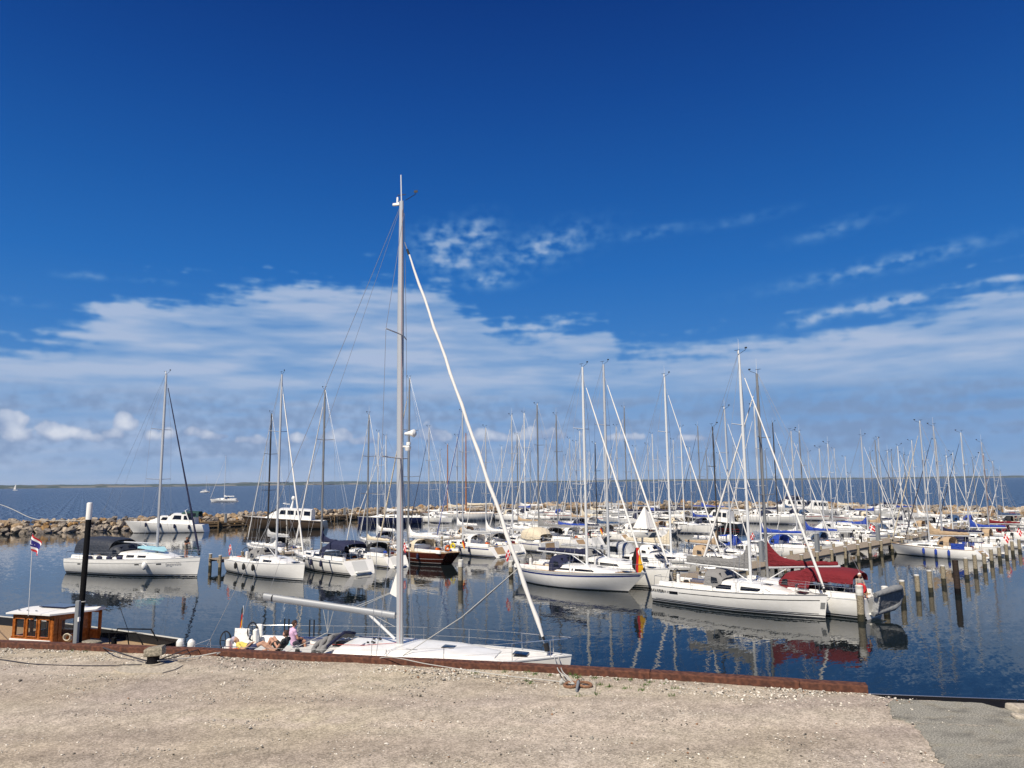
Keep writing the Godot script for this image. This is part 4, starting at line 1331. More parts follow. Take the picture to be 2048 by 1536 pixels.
func sailboat(label: String, mast_foot: Vector3, heading: Vector3, L: float, top: float, opt := {}, called := "sailboat") -> Node3D:
	# mast_foot: where the mast stands (its height is ignored); heading: towards the bow; top: height of the masthead above the water
	var o := BOAT.duplicate()
	o.merge(opt, true)
	var r := thing(called, label, "sailboat", "sailboats in the marina")
	var fwd := heading.normalized()
	r.basis = Basis(fwd, Vector3.UP, fwd.cross(Vector3.UP))
	var mx: float = L * (0.5 - o.mast_f)
	r.position = Vector3(mast_foot.x, 0, mast_foot.z) - fwd * mx
	var near: bool = o.lod < 1
	var nt := 22 if near else (14 if o.lod == 1 else 9)
	var fine: bool = o.lod <= 1
	var p := {"L": L, "hb": L * (0.155 if L > 9.5 else 0.16), "fs": 0.085 * L + 0.12, "fb": 0.1 * L + 0.22, "dip": 0.05, "entry": 2.1, "tw": 0.78, "full": 0.4, "rake": 0.06 * L, "tr": 0.5}
	if o.stern == "plumb": p.tr = 0.12; p.rake = 0.02 * L; p.tw = 0.88
	elif o.stern == "counter": p.tr = -1.1; p.rake = 0.13 * L; p.tw = 0.45; p.dip = 0.14
	elif o.stern == "scoop": p.tr = 0.85
	elif o.stern == "round": p.tr = -0.35; p.tw = 0.4; p.dip = 0.15; p.rake = 0.1 * L
	var hull := part("hull", hull_shape(p, nt, 7 if near else 5), M[o.hull], r)
	part("waterline_paint", hull_strip(p, false, -0.3, 0.07, nt), M["antifoul"], hull)
	if o.boot: part("boot_stripe", hull_strip(p, false, 0.13, 0.19, nt), M[o.boot], hull)
	if o.stripe: part("sheer_stripe", hull_strip(p, true, -0.27, -0.15, nt, 0.02, 0.985), M[o.stripe], hull)
	var deck := part("deck", deck_shape(p, nt), M[o.deckm], r, 0.9)
	var rm := MB.new()
	for side in [-1.0, 1.0]:
		var path := []
		for i in nt + 1: path.append(hull_point(p, float(i) / nt, hull_sheer(p, float(i) / nt), side, -0.01))
		rm.tube(path, 0.03, 5)
	part("toe_rail", rm, M[o.rail], r)
	# coachroof and its windows
	var hx0 := -0.1 * L
	var hx1 := 0.31 * L
	var hh: float = o.house_h * (0.8 + L * 0.02)
	var st := [[hx0, half_beam(p, hx0) * 0.7, hh * 1.12], [lerpf(hx0, hx1, 0.35), half_beam(p, lerpf(hx0, hx1, 0.35)) * 0.69, hh], [lerpf(hx0, hx1, 0.72), half_beam(p, lerpf(hx0, hx1, 0.72)) * 0.66, hh * 0.7], [hx1, half_beam(p, hx1) * 0.5, 0.04]]
	var hs := part("coachroof", house(p, st), M[o.hull] if o.hull in ["gelcoat", "gelcoat_cream", "gelcoat_grey"] else M["gelcoat"], r)
	for side in [-1.0, 1.0]:
		if o.wind == "long":
			part("window", house_window(st, p, hx0 + 0.02 * L, hx0 + 0.33 * L, 0.32, 0.9, side, 0.9, 0.3), M["window"], hs)
		elif o.wind == "ports":
			for k in 3: part("window", house_window(st, p, hx0 + 0.02 * L + k * 0.085 * L, hx0 + 0.08 * L + k * 0.085 * L, 0.35, 0.85, side), M["window"], hs)
		elif o.wind == "two":
			part("window", house_window(st, p, hx0 + 0.02 * L, hx0 + 0.11 * L, 0.45, 0.8, side), M["window"], hs)
			part("window", house_window(st, p, hx0 + 0.13 * L, hx0 + 0.29 * L, 0.4, 0.85, side, 0.9, 0.25), M["window"], hs)
	if fine:
		for hq in [[0.18, 0.5], [0.37, 0.55]]:
			var x: float = hq[0] * L
			var y := dk(p, x) + (0.05 if x > hx1 else 0.0)
			if x < hx1: y = house_side(st, p, x, 1.0, 1.0).y / 1.0 + (house_side(st, p, x, 1.0, 1.0).y - dk(p, x)) * 0.4 + 0.02
			var mb := MB.new()
			mb.rbox(Vector3(x, y, 0), Vector3(hq[1], 0.05, hq[1]), 0.02, Basis(Vector3(0, 0, 1), -0.07))
			part("hatch", mb, M["window"], r)
	# cockpit: coamings, sole, seats
	var cx0 := -L * 0.5 + maxf(0.3, p.tr) + 0.25
	var cw := half_beam(p, -0.3 * L) * 0.62
	for side in [-1.0, 1.0]:
		var mb := MB.new()
		mb.rbox(Vector3((cx0 + hx0) * 0.5, dk(p, -0.3 * L) + 0.12, side * (cw + 0.12)), Vector3(hx0 - cx0, 0.3, 0.3), 0.06)
		part("coaming", mb, M["gelcoat"], r)
	var sole := MB.new()
	sole.box(Vector3((cx0 + hx0) * 0.5, dk(p, -0.3 * L) + 0.0, 0), Vector3(hx0 - cx0 - 0.05, 0.06, cw * 2.0 - 0.06))
	part("cockpit_seat", sole, M["teak"] if o.teak else M["deck_grey"], r)
	var well := MB.new()
	well.box(Vector3((cx0 + hx0) * 0.5, dk(p, -0.3 * L) + 0.036, 0), Vector3(hx0 - cx0 - 0.4, 0.02, cw * 0.7))
	part("cockpit_well", well, M["deck_grey"], r)
	if o.steer and fine:
		for k in o.wheels: wheel(r, Vector3(cx0 + 0.55, dk(p, -0.4 * L) + 0.55, 0.0 if o.wheels == 1 else (k * 2 - 1) * cw * 0.7), 0.42 if o.wheels == 1 else 0.36)
	if p.tr > 0.0:
		var tp := MB.new()
		var ya: float = 0.3
		var yb: float = p.fs - 0.06
		var wz := hull_point(p, 0, 0.6, 1.0).z * 0.5
		var a := hull_point(p, 0, ya, 1.0).x - 0.015
		var b := hull_point(p, 0, yb, 1.0).x - 0.015
		tp.quad(Vector3(a, ya, -wz), Vector3(a, ya, wz), Vector3(b, yb, wz), Vector3(b, yb, -wz))
		part("transom_step", tp, M["teak"] if o.sd % 3 == 0 else M["deck_grey"], r)
		var pf := MB.new()
		pf.rbox(Vector3(-L * 0.5 - 0.12, 0.28, 0), Vector3(0.4, 0.07, wz * 2.2), 0.02)
		part("swim_platform", pf, M["gelcoat"], r)
	if fine:
		var gear := ["cloth_navy", "cloth_red", "lightblue", "cloth_blue", "cloth_black", "orange", "cloth_beige", "cloth_green"]
		for k in 4:
			var mb := MB.new()
			var sz := Vector3(0.3 + 0.1 * ((o.sd + k) % 3), 0.16 + 0.06 * ((o.sd + k) % 4), 0.3)
			mb.rbox(Vector3(lerpf(cx0 + 0.4, hx0 - 0.3, (k + 0.5) / 4.0), dk(p, -0.3 * L) + 0.1, (0.75 if (o.sd + k) % 2 else -0.75) * cw), sz, 0.05, Basis(Vector3.UP, k + o.sd))
			part("deck_bag", mb, M[gear[(o.sd * 3 + k * 5) % 8]], r)
		if o.sd % 3 == 1:
			var mb := MB.new()
			mb.rbox(Vector3(-L * 0.5 + maxf(0.1, p.tr) + 0.05, p.fs + 0.65, -p.hb * 0.45), Vector3(0.3, 0.36, 0.24), 0.07)
			mb.box(Vector3(-L * 0.5 + maxf(0.1, p.tr) - 0.02, p.fs + 0.25, -p.hb * 0.45), Vector3(0.1, 0.6, 0.1))
			part("outboard_motor", mb, M["rubber"], r)
		var rf := MB.new()
		rf.rbox(Vector3(mx_of(L, o.mast_f) + 1.0, dk(p, mx_of(L, o.mast_f) + 1.0) + 0.36 + 0.1 * o.house_h, 0.0), Vector3(0.75, 0.2, 0.5), 0.06)
		if o.sd % 4 == 2: part("liferaft", rf, M["gelcoat"], r)
	# mast, spreaders, boom
	var my := dk(p, mx) + hh * 0.85
	var mr := clampf(L * 0.0085, 0.06, 0.12)
	var mast := MB.new()
	var mp := []
	for k in 9: mp.append(Vector3(mx - 0.04 * sin(k / 8.0 * PI * 0.5) * L * 0.02, lerpf(my - 0.3, top, k / 8.0), 0))
	mast.tube(mp, [mr, mr, mr, mr, mr, mr, mr, mr * 0.92, mr * 0.75], 9 if fine else 6)
	var mo := part("mast", mast, M[o.mastm], r)
	var span: float = p.hb * 0.62
	var tips := {-1.0: [], 1.0: []}
	for k in o.spread:
		var y := lerpf(my, top, (0.4 + 0.28 * k) if o.spread > 1 else 0.5)
		var w: float = span * (1.0 - 0.18 * k)
		for side in [-1.0, 1.0]:
			var tip := Vector3(mx - 0.28, y + 0.06, side * w)
			tips[side].append(tip)
			wire(mo, "spreader", [Vector3(mx, y, 0), tip], 0.028, M[o.mastm], 5)
	masthead(mo, Vector3(mx, top, 0), o.sd)
	var rw := 0.011 if near else 0.013
	for side in [-1.0, 1.0]:
		var foot := Vector3(mx - 0.3, dk(p, mx - 0.3), side * (half_beam(p, mx - 0.3) - 0.08))
		var path := [foot]
		path.append_array(tips[side])
		path.append(Vector3(mx, lerpf(my, top, 0.97), side * 0.04))
		wire(r, "shroud", path, rw, M["wire"], 4)
		if fine: wire(r, "lower_shroud", [foot + Vector3(0.15, 0, 0), Vector3(mx, tips[side][0].y - 0.1, 0)], rw, M["wire"], 4)
	var bow := Vector3(L * 0.5 - 0.15, hull_sheer(p, 1.0) + 0.02, 0)
	var jt: float = lerpf(my, top, o.jib_top)
	if o.jib:
		var js := MB.new()
		var a := bow + Vector3(-0.02, 0.35, 0)
		var b := Vector3(mx + 0.1, jt, 0)
		var pts := []
		var rad := []
		for k in 13:
			var t := k / 12.0
			pts.append(a.lerp(b, t * 0.955))
			rad.append((1.0 if near else 0.74) * clampf(L * 0.0078, 0.05, 0.1) * (1.0 - 0.62 * t) * (1.0 + 0.12 * sin(k * 2.6)) * (0.5 if k == 0 else 1.0))
		js.tube(pts, rad, 7)
		part("furled_headsail", js, M[o.jib], r)
		wire(r, "forestay", [bow, a.lerp(b, 1.0)], rw, M["wire"], 4)
		var dr := MB.new()
		dr.tube([bow + Vector3(0, 0.12, 0), bow + Vector3(-0.04, 0.3, 0)], 0.09, 8)
		part("furler_drum", dr, M["rubber"], r)
	else: wire(r, "forestay", [bow, Vector3(mx + 0.1, jt, 0)], rw * 1.2, M["wire"], 4)
	var stern := Vector3(-L * 0.5 + maxf(0.05, p.tr), hull_sheer(p, 0) + 0.05, 0)
	if o.sd % 2 == 0 or not fine: wire(r, "backstay", [stern, Vector3(mx - 0.1, top - 0.05, 0)], rw, M["wire"], 4)
	else:
		var fork := stern.lerp(Vector3(mx - 0.1, top, 0), 0.28)
		wire(r, "backstay", [fork, Vector3(mx - 0.1, top - 0.05, 0)], rw, M["wire"], 4)
		for side in [-1.0, 1.0]: wire(r, "backstay_leg", [stern + Vector3(0.1, 0, side * p.hb * 0.5), fork], rw, M["wire"], 4)
	var by: float = my + 0.75
	var bl := (mx + L * 0.5) * 0.72
	var ba := Vector3(mx - 0.12, by, 0)
	var bb := Vector3(mx - bl, by + o.boom_up, 0)
	wire(r, "boom", [ba, bb], 0.075, M["alu_white"] if o.mastm == "alu_white" else M["alu"], 8)
	wire(r, "vang", [Vector3(mx - 0.1, my + 0.05, 0), ba.lerp(bb, 0.3)], 0.035, M["alu_white"], 6)
	if o.cover:
		var cv := part("sail_cover", sail_bundle(ba + Vector3(0.02, 0.03, 0), bb.lerp(ba, 0.03) + Vector3(0, 0.03, 0), o.tall, o.tall * o.low, o.hump, o.sd), M[o.cover], r, 0.4)
		if near and o.lazy:
			for k in 4:
				var c := ba.lerp(bb, 0.2 + 0.2 * k)
				wire(cv, "sail_tie", [c + Vector3(0, -0.09, 0.02), c + Vector3(0.02, 0.15, 0.15), c + Vector3(0, 0.36, 0.0)], 0.014, M["rope"], 4)
	if fine: wire(r, "topping_lift", [bb, Vector3(mx - 0.1, top - 0.1, 0)], 0.008, M["wire"], 4)
	wire(r, "mainsheet", [bb.lerp(ba, 0.12), Vector3(cx0 + 1.0, dk(p, -0.35 * L) + 0.1, 0)], 0.016, M["rope"], 4)
	# sprayhood, bimini
	if o.hood:
		var y0 := dk(p, hx0) + hh * 0.75
		var w := half_beam(p, hx0) * 0.72
		var hood := part("sprayhood", canvas([[hx0 - 0.55, w, y0 - 0.35, 1.12], [hx0 - 0.1, w * 0.98, y0 - 0.3, 1.1], [hx0 + 0.25, w * 0.95, y0 - 0.18, 0.9], [hx0 + 0.62, w * 0.86, y0 + 0.02, 0.3]]), M[o.hood], r, 0.3)
		var wn := MB.new()
		for k in 3:
			var z0 := (-0.72 + k * 0.5) * w
			var z1 := (-0.72 + k * 0.5 + 0.42) * w
			var za := absf((z0 + z1) * 0.5) / w
			wn.quad(Vector3(hx0 + 0.64 - 0.08 * za, y0 + 0.26, z0), Vector3(hx0 + 0.64 - 0.08 * za, y0 + 0.26, z1), Vector3(hx0 + 0.36 - 0.08 * za, y0 + 0.66 - 0.1 * za, z1), Vector3(hx0 + 0.36 - 0.08 * za, y0 + 0.66 - 0.1 * za, z0))
		part("clear_window", wn, M["window"], hood)
		for side in [-1.0, 1.0]:
			var sw := MB.new()
			sw.quad(Vector3(hx0 - 0.05, y0 + 0.05, side * (w * 1.0 + 0.012)), Vector3(hx0 + 0.4, y0 + 0.05, side * (w * 0.93 + 0.012)), Vector3(hx0 + 0.3, y0 + 0.34, side * (w * 0.9 + 0.012)), Vector3(hx0 - 0.05, y0 + 0.4, side * (w * 0.97 + 0.012)))
			part("side_window", sw, M["window"], hood)
	if o.bimini:
		var y0 := dk(p, -0.35 * L) + 0.95
		var w := cw + 0.24
		var enc: float = 0.75 if o.get("enclosed", false) else 0.0
		y0 -= enc + o.drop
		var bi := part("cockpit_canopy", canvas([[cx0 + 0.15, w * 0.9, y0 + 0.25, 0.5 + enc * 0.5], [cx0 + 0.5, w, y0 + 0.22, 0.72 + enc * 0.9], [cx0 + 1.4, w, y0 + 0.25, 0.76 + enc * 0.9], [hx0 - 1.0, w, y0 + 0.2, 0.72 + enc * 0.9], [hx0 - 0.5, w, y0 - 0.1, 0.8 + enc]]), M[o.bimini], r, 0.3)
		for e in [[cx0 + 0.5, cx0 + 0.7], [cx0 + 1.4, cx0 + 1.2]]:
			for side in [-1.0, 1.0]: wire(bi, "hoop_leg", [Vector3(e[0], y0 + 0.3, side * w), Vector3(e[1], dk(p, -0.35 * L) + 0.2, side * (cw + 0.15))], 0.016, M["steel"], 5)
	# rails
	var ry := 0.62
	if fine:
		var pu := MB.new()
		var tb := 0.955
		var tl := []
		for side in [-1.0, 1.0]:
			var f0 := hull_point(p, 0.86, hull_sheer(p, 0.86), side, -0.08)
			var f1 := hull_point(p, 0.95, hull_sheer(p, 0.95), side, -0.05)
			var nose := Vector3(L * 0.5 - 0.12, hull_sheer(p, 1.0) + ry, side * 0.14)
			pu.tube([f0, f0 + Vector3(0, ry, 0), f1 + Vector3(0, ry, 0), nose], 0.014, 5)
			pu.tube([f1, f1 + Vector3(0, ry, 0)], 0.014, 5)
			tl.append(nose)
		pu.tube([tl[0], Vector3(L * 0.5 + 0.02, tl[0].y, 0), tl[1]], 0.014, 5)
		part("pulpit", pu, M["steel"], r)
		var ps := MB.new()
		var sx := 0.02
		for side in [-1.0, 1.0]:
			var g0 := hull_point(p, 0.15, hull_sheer(p, 0.15), side, -0.08)
			var g1 := hull_point(p, sx, hull_sheer(p, sx), side, -0.08)
			ps.tube([g0, g0 + Vector3(0, ry, 0), g1 + Vector3(0, ry, 0), Vector3(g1.x - 0.02, g1.y + ry, g1.z * 0.45)], 0.014, 5)
			ps.tube([g1, g1 + Vector3(0, ry, 0)], 0.014, 5)
			ps.tube([Vector3(g1.x - 0.02, g1.y, g1.z * 0.45), Vector3(g1.x - 0.02, g1.y + ry, g1.z * 0.45)], 0.014, 5)
		part("pushpit", ps, M["steel"], r)
		for side in [-1.0, 1.0]:
			var line := [hull_point(p, 0.15, hull_sheer(p, 0.15), side, -0.08) + Vector3(0, ry, 0)]
			var sn := MB.new()
			for t in [0.28, 0.42, 0.56, 0.7]:
				var q := hull_point(p, t, hull_sheer(p, t), side, -0.08)
				sn.tube([q, q + Vector3(0, ry, 0)], 0.013, 5)
				line.append(q + Vector3(0, ry - 0.01, 0))
			line.append(hull_point(p, 0.86, hull_sheer(p, 0.86), side, -0.08) + Vector3(0, ry, 0))
			part("stanchions", sn, M["steel"], r)
			wire(r, "lifeline", line, 0.006, M["wire"], 4)
			if near:
				var lowl := []
				for q in line: lowl.append(q - Vector3(0, ry * 0.5, 0))
				wire(r, "lifeline", lowl, 0.006, M["wire"], 4)
	if o.fenders:
		for side in [-1.0, 1.0]:
			for k in o.nf:
				var t: float = 0.26 + 0.14 * k
				var q := hull_point(p, t, hull_sheer(p, t), side, 0.12)
				fender(r, q + Vector3(0, -0.05, 0), M[o.fenders])
	if o.flag: flag(r, stern + Vector3(-0.02, 0.3, p.hb * 0.45), 0.5, 0.6, o.flag, 1.3)
	if o.buoy:
		var mb := MB.new()
		mb.ring(stern + Vector3(-0.02, 0.42, -p.hb * 0.35), Vector3(1, 0, 0.1).normalized(), 0.24, 0.09, 14, 6)
		part("lifebuoy", mb, M[o.buoy], r)
	if o.radar:
		var mb := MB.new()
		mb.tube([Vector3(mx + 0.3, lerpf(my, top, 0.36), 0), Vector3(mx + 0.3, lerpf(my, top, 0.36) + 0.16, 0), Vector3(mx + 0.3, lerpf(my, top, 0.36) + 0.22, 0)], [0.22, 0.24, 0.12], 12)
		mb.box(Vector3(mx + 0.12, lerpf(my, top, 0.36), 0), Vector3(0.3, 0.04, 0.1))
		part("radar_dome", mb, M["gelcoat"], mo)
	r.set_meta("hull_numbers", p)
	return r

# ------------------------------------------------------------------ motor boats
func motorboat(label: String, mid: Vector3, heading: Vector3, L: float, opt := {}) -> Node3D:
	var o := {"hull": "gelcoat", "stripe": "", "decks": [[-0.3, 0.22, 1.25]], "top": "", "fenders": "", "flag": "", "arch": false, "mast": false, "rail": true, "sd": 1, "fb": 0.13, "windows": 4, "called": "motor_yacht", "canopy_at": -0.2, "boot": "blue_stripe"}
	o.merge(opt, true)
	var r := thing(o.called, label, "motorboat", "motor boats in the marina")
	var fwd := heading.normalized()
	r.basis = Basis(fwd, Vector3.UP, fwd.cross(Vector3.UP))
	r.position = Vector3(mid.x, 0, mid.z)
	var p := {"L": L, "hb": L * 0.15, "fs": 0.085 * L + 0.1, "fb": o.fb * L + 0.3, "dip": -0.02, "entry": 2.3, "tw": 0.92, "full": 0.3, "rake": 0.11 * L, "tr": 0.35}
	var hull := part("hull", hull_shape(p, 16, 6), M[o.hull], r)
	part("waterline_paint", hull_strip(p, false, -0.3, 0.1, 16), M["antifoul"], hull)
	if o.boot: part("boot_stripe", hull_strip(p, false, 0.15, 0.22, 16), M[o.boot], hull)
	if o.stripe: part("rubbing_strake", hull_strip(p, true, -0.3, -0.2, 16, 0.0, 1.0, 0.03), M[o.stripe], hull)
	part("deck", deck_shape(p, 12), M["deck"], r, 0.9)
	var base := 0.0
	for d in o.decks:
		var x0: float = d[0] * L
		var x1: float = d[1] * L
		var h: float = d[2]
		var w := half_beam(p, x0) * 0.8
		var w1 := minf(w, half_beam(p, x1) * 0.78)
		var st := [[x0, w, h + base], [lerpf(x0, x1, 0.1), w, h + base], [lerpf(x0, x1, 0.62), lerpf(w, w1, 0.5), h + base - 0.04], [lerpf(x0, x1, 0.7), lerpf(w, w1, 0.6), (h + base) * 0.94], [x1, w1, 0.12 + base * 0.3]]
		var hs := part("superstructure", house(p, st, 0.82, 0.86), M["gelcoat"], r)
		for side in [-1.0, 1.0]:
			var n: int = o.windows
			for k in n:
				var a := lerpf(x0, lerpf(x0, x1, 0.72), (k + 0.12) / n)
				var b := lerpf(x0, lerpf(x0, x1, 0.72), (k + 0.9) / n)
				part("window", house_window(st, p, a, b, 0.58, 1.12, side, 0.86, 0.3 if k == n - 1 else 0.0), M["window"], hs)
		var mb := MB.new()
		for k in 3:
			var z0 := (-0.7 + 0.48 * k) * w1
			var z1 := z0 + 0.42 * w1
			var ya := dk(p, x1) + (h + base) * 0.34
			var xa := lerpf(x1, lerpf(x0, x1, 0.7), 0.2)
			var xb := lerpf(x1, lerpf(x0, x1, 0.7), 0.86)
			var yb := dk(p, xb) + (h + base) * 0.9
			mb.quad(Vector3(xa, ya, z0), Vector3(xa, ya, z1), Vector3(xb, yb, z1), Vector3(xb, yb, z0))
		for i in mb.v.size(): mb.v[i] += Vector3(0.07, 0.05, 0)
		part("windscreen", mb, M["window"], hs)
		base += h * 0.0
	if o.top:
		var y0: float = dk(p, o.canopy_at * L) + o.decks[0][2] * 0.9
		var w := half_beam(p, o.canopy_at * L) * 0.68
		var c := part("canopy", canvas([[(o.canopy_at - 0.13) * L, w, y0, 0.95], [(o.canopy_at - 0.02) * L, w, y0, 1.05], [(o.canopy_at + 0.06) * L, w * 0.96, y0, 0.95], [(o.canopy_at + 0.14) * L, w * 0.8, y0, 0.25]]), M[o.top], r, 0.3)
		for side in [-1.0, 1.0]:
			var mb := MB.new()
			mb.quad(Vector3((o.canopy_at - 0.1) * L, y0 + 0.25, side * (w + 0.02)), Vector3((o.canopy_at + 0.02) * L, y0 + 0.25, side * (w + 0.02)), Vector3((o.canopy_at + 0.0) * L, y0 + 0.7, side * (w + 0.0)), Vector3((o.canopy_at - 0.1) * L, y0 + 0.7, side * (w + 0.0)))
			part("side_window", mb, M["window"], c)
	if o.arch:
		var mb := MB.new()
		var y0 := dk(p, -0.3 * L)
		var w := half_beam(p, -0.3 * L) * 0.8
		mb.tube([Vector3(-0.32 * L, y0, -w), Vector3(-0.25 * L, y0 + 2.3, -w * 0.8), Vector3(-0.25 * L, y0 + 2.45, 0), Vector3(-0.25 * L, y0 + 2.3, w * 0.8), Vector3(-0.32 * L, y0, w)], 0.09, 6)
		part("radar_arch", mb, M["gelcoat"], r)
	if o.mast:
		var y0: float = dk(p, -0.1 * L) + o.decks[0][2]
		var mb := MB.new()
		mb.tube([Vector3(-0.08 * L, y0 - 0.1, 0), Vector3(-0.1 * L, y0 + 1.5, 0)], [0.28, 0.1], 8)
		mb.tube([Vector3(-0.06 * L, y0 + 0.7, 0), Vector3(0.0, y0 + 0.74, 0)], 0.05, 6)
		part("signal_mast", mb, M["gelcoat"], r)
		mb = MB.new()
		mb.ball(Vector3(-0.1 * L, y0 + 1.75, 0), Vector3(0.36, 0.42, 0.36), 12)
		mb.tube([Vector3(0.0, y0 + 0.78, 0), Vector3(0, y0 + 0.95, 0)], 0.3, 10)
		part("dome", mb, M["gelcoat"], r)
	if o.rail:
		var line := []
		var mb := MB.new()
		for k in 9:
			var t := 0.55 + 0.44 * k / 8.0
			var q := hull_point(p, t, hull_sheer(p, t), 1.0, -0.1)
			line.append(q + Vector3(0, 0.65, 0))
			mb.tube([q, q + Vector3(0, 0.65, 0)], 0.014, 4)
			mb.tube([Vector3(q.x, q.y, -q.z), Vector3(q.x, q.y + 0.65, -q.z)], 0.014, 4)
		var other := []
		for q in line: other.append(Vector3(q.x, q.y, -q.z))
		other.reverse()
		line.append_array(other)
		mb.tube(line, 0.016, 4)
		part("bow_rail", mb, M["steel"], r)
	if o.fenders:
		for side in [-1.0, 1.0]:
			for k in 4:
				var t: float = 0.16 + 0.18 * k
				fender(r, hull_point(p, t, hull_sheer(p, t), side, 0.14), M[o.fenders], 0.17, 0.75)
	if o.flag: flag(r, Vector3(-L * 0.5 + 0.4, hull_sheer(p, 0) + 0.4, 0.3), 0.55, 0.8, o.flag)
	return r
# ------------------------------------------------------------------ the marina's sailboats
# masthead pixel, row (R or L pier, its R or L side), bow to the R or L, then the look
const FLEET := [
	[543, 827, "LL", "L", "c:lightgrey h:black m:black n:1"],
	[738, 829, "LR", "L", "c:beige h:black m:grey f:danish n:4"],
	[757, 865, "LL", "L", "c:white m:white h:navy n:5"],
	[858, 855, "LL", "L", "c:grey j:navy m:alu n:8"],
	[914, 873, "LL", "L", "c:white m:alu h:tan n:10"],
	[925, 824, "LR", "L", "c:lightgrey j:blue m:alu s:blue h:white b:white n:9"],
	[971, 855, "LR", "L", "c:white m:alu h:grey n:11"],
	[1023, 832, "LR", "L", "c:white m:alu s:blue tent n:12"],
	[1034, 870, "LL", "L", "c:tan m:grey n:13"],
	[1048, 826, "LL", "L", "c:white m:white s:blue r n:14"],
	[1074, 810, "LR", "L", "c:grey m:grey h:black f:german n:15"],
	[1112, 830, "LR", "L", "c:blue m:grey h:white f:german n:16"],
	[1139, 878, "LL", "L", "c:tan m:alu h:navy n:17"],
	[1151, 885, "LR", "L", "c:navy m:alu s:red n:18"],
	[1159, 862, "LL", "L", "c:beige m:white h:white n:19"],
	[1190, 888, "LR", "L", "c:midblue m:black h:grey n:21"],
	[1232, 853, "LR", "L", "c: m:alu h:white pyramid n:23"],
	[1248, 815, "LL", "L", "c:navy m:grey h:navy n:24"],
	[1270, 895, "LR", "L", "c:lightgrey m:alu j: n:26"],
	[1295, 890, "LR", "L", "c:black m:alu h:tan n:28"],
	[1304, 868, "LL", "L", "c:navy m:white h:grey s:blue n:29"],
	[1346, 880, "LL", "L", "c:navy m:white h:beige n:31"],
	[1379, 897, "LR", "L", "c:blue m:alu h:navy s:black n:33"],
	[1395, 852, "LL", "L", "c:blue m:grey h:black j:navy n:34"],
	[1329, 753, "RL", "R", "c:beige m:white h:white s:grey t:big n:30"],
	[1361, 855, "LR", "R", "c:white m:white h:beige f:german n:32"],
	[1425, 853, "RL", "R", "c:tan m:black h:tan n:35"],
	[1449, 818, "RL", "R", "c:white m:alu h:lightgrey s:blue n:36"],
	[1508, 813, "RL", "L", "c:blue m:white h:blue n:39"],
	[1545, 845, "LR", "R", "c:navy m:black h:navy n:40"],
	[1582, 862, "RL", "R", "c:white m:alu h:blue f:danish n:41"],
	[1598, 865, "RL", "L", "c:blue m:grey h:midblue n:42"],
	[1638, 897, "RL", "L", "c:lightgrey m:white j: n:43"],
	[1655, 888, "RL", "L", "c:white m:white h:grey j: n:44"],
	[1668, 898, "LR", "L", "c:beige m:white h:lightgrey n:45"],
	[1722, 873, "RL", "R", "c:blue m:alu s:blue h:white n:46"],
	[1750, 880, "RL", "R", "c:tan m:grey j:navy n:47"],
	[1775, 905, "RL", "R", "c:white m:alu h:midblue n:48"],
	[1795, 892, "RL", "R", "c:navy m:white h:white n:49"],
	[1807, 908, "RL", "L", "c:grey m:grey h:tan n:50"],
	[1823, 883, "RL", "L", "c:white m:white h:black s:red n:51"],
	[1839, 845, "RR", "L", "hero"],
	[1866, 852, "RR", "L", "c:navy m:alu j:navy h:navy b:navy f:danish n:52"],
	[1893, 915, "RR", "R", "c:tan m:white h:tan n:54"],
	[1921, 865, "RR", "L", "c:blue m:white j:navy h:tan f:danish n:55"],
	[1962, 884, "RR", "L", "c:red m:alu h:red n:56"],
	[1966, 910, "RR", "L", "c:beige m:spruce hull:cream n:57"]]

func slot(u: float, v: float, row: String, bow_right: bool, mf := 0.42) -> Array:   # [mast foot, length, masthead height, metres along the pier]
	var d := ray(u, v)
	var rr := d.x / -d.z
	var base := PIER_R if row[0] == "R" else PIER_L
	var sg := 1.0 if row[1] == "R" else -1.0
	var at_pier := (sg > 0) != bow_right
	var L := 11.0
	var out := []
	for k in 4:
		var w := (1.7 + (mf if at_pier else 1.0 - mf) * L) * sg * S2
		var s := (rr * (-base.z - w) - base.x - w) / (S2 * (1.0 - rr))
		var depth := -base.z + S2 * s - w
		var top := EYE.y + depth * d.y / -d.z
		L = clampf((top - 1.4) / 1.33, 7.2, 13.2)
		out = [Vector3(rr * depth, 0, -depth), L, top, s]
	return out

func look(spec: String) -> Dictionary:
	var o := {}
	for w in spec.split(" "):
		var k := w.split(":")
		match k[0]:
			"c": o.cover = ("cloth_" + k[1]) if k[1] else ""
			"h": o.hood = "cloth_" + k[1]
			"b": o.buoy = "paint_white"
			"j": o.jib = ("cloth_" + k[1]) if k[1] else ""
			"m": o.mastm = {"alu": "alu", "grey": "alu_grey", "white": "alu_white", "black": "alu_dark", "spruce": "spruce"}[k[1]]
			"s": o.stripe = k[1] + "_stripe"
			"f": o.flag = k[1]
			"n": o.sd = int(k[1])
			"t": o.tall = 0.62; 
			"r": o.radar = true
			"hull": o.hull = "gelcoat_" + k[1]
			"tent": o.tent = true
			"pyramid": o.pyramid = true
	return o

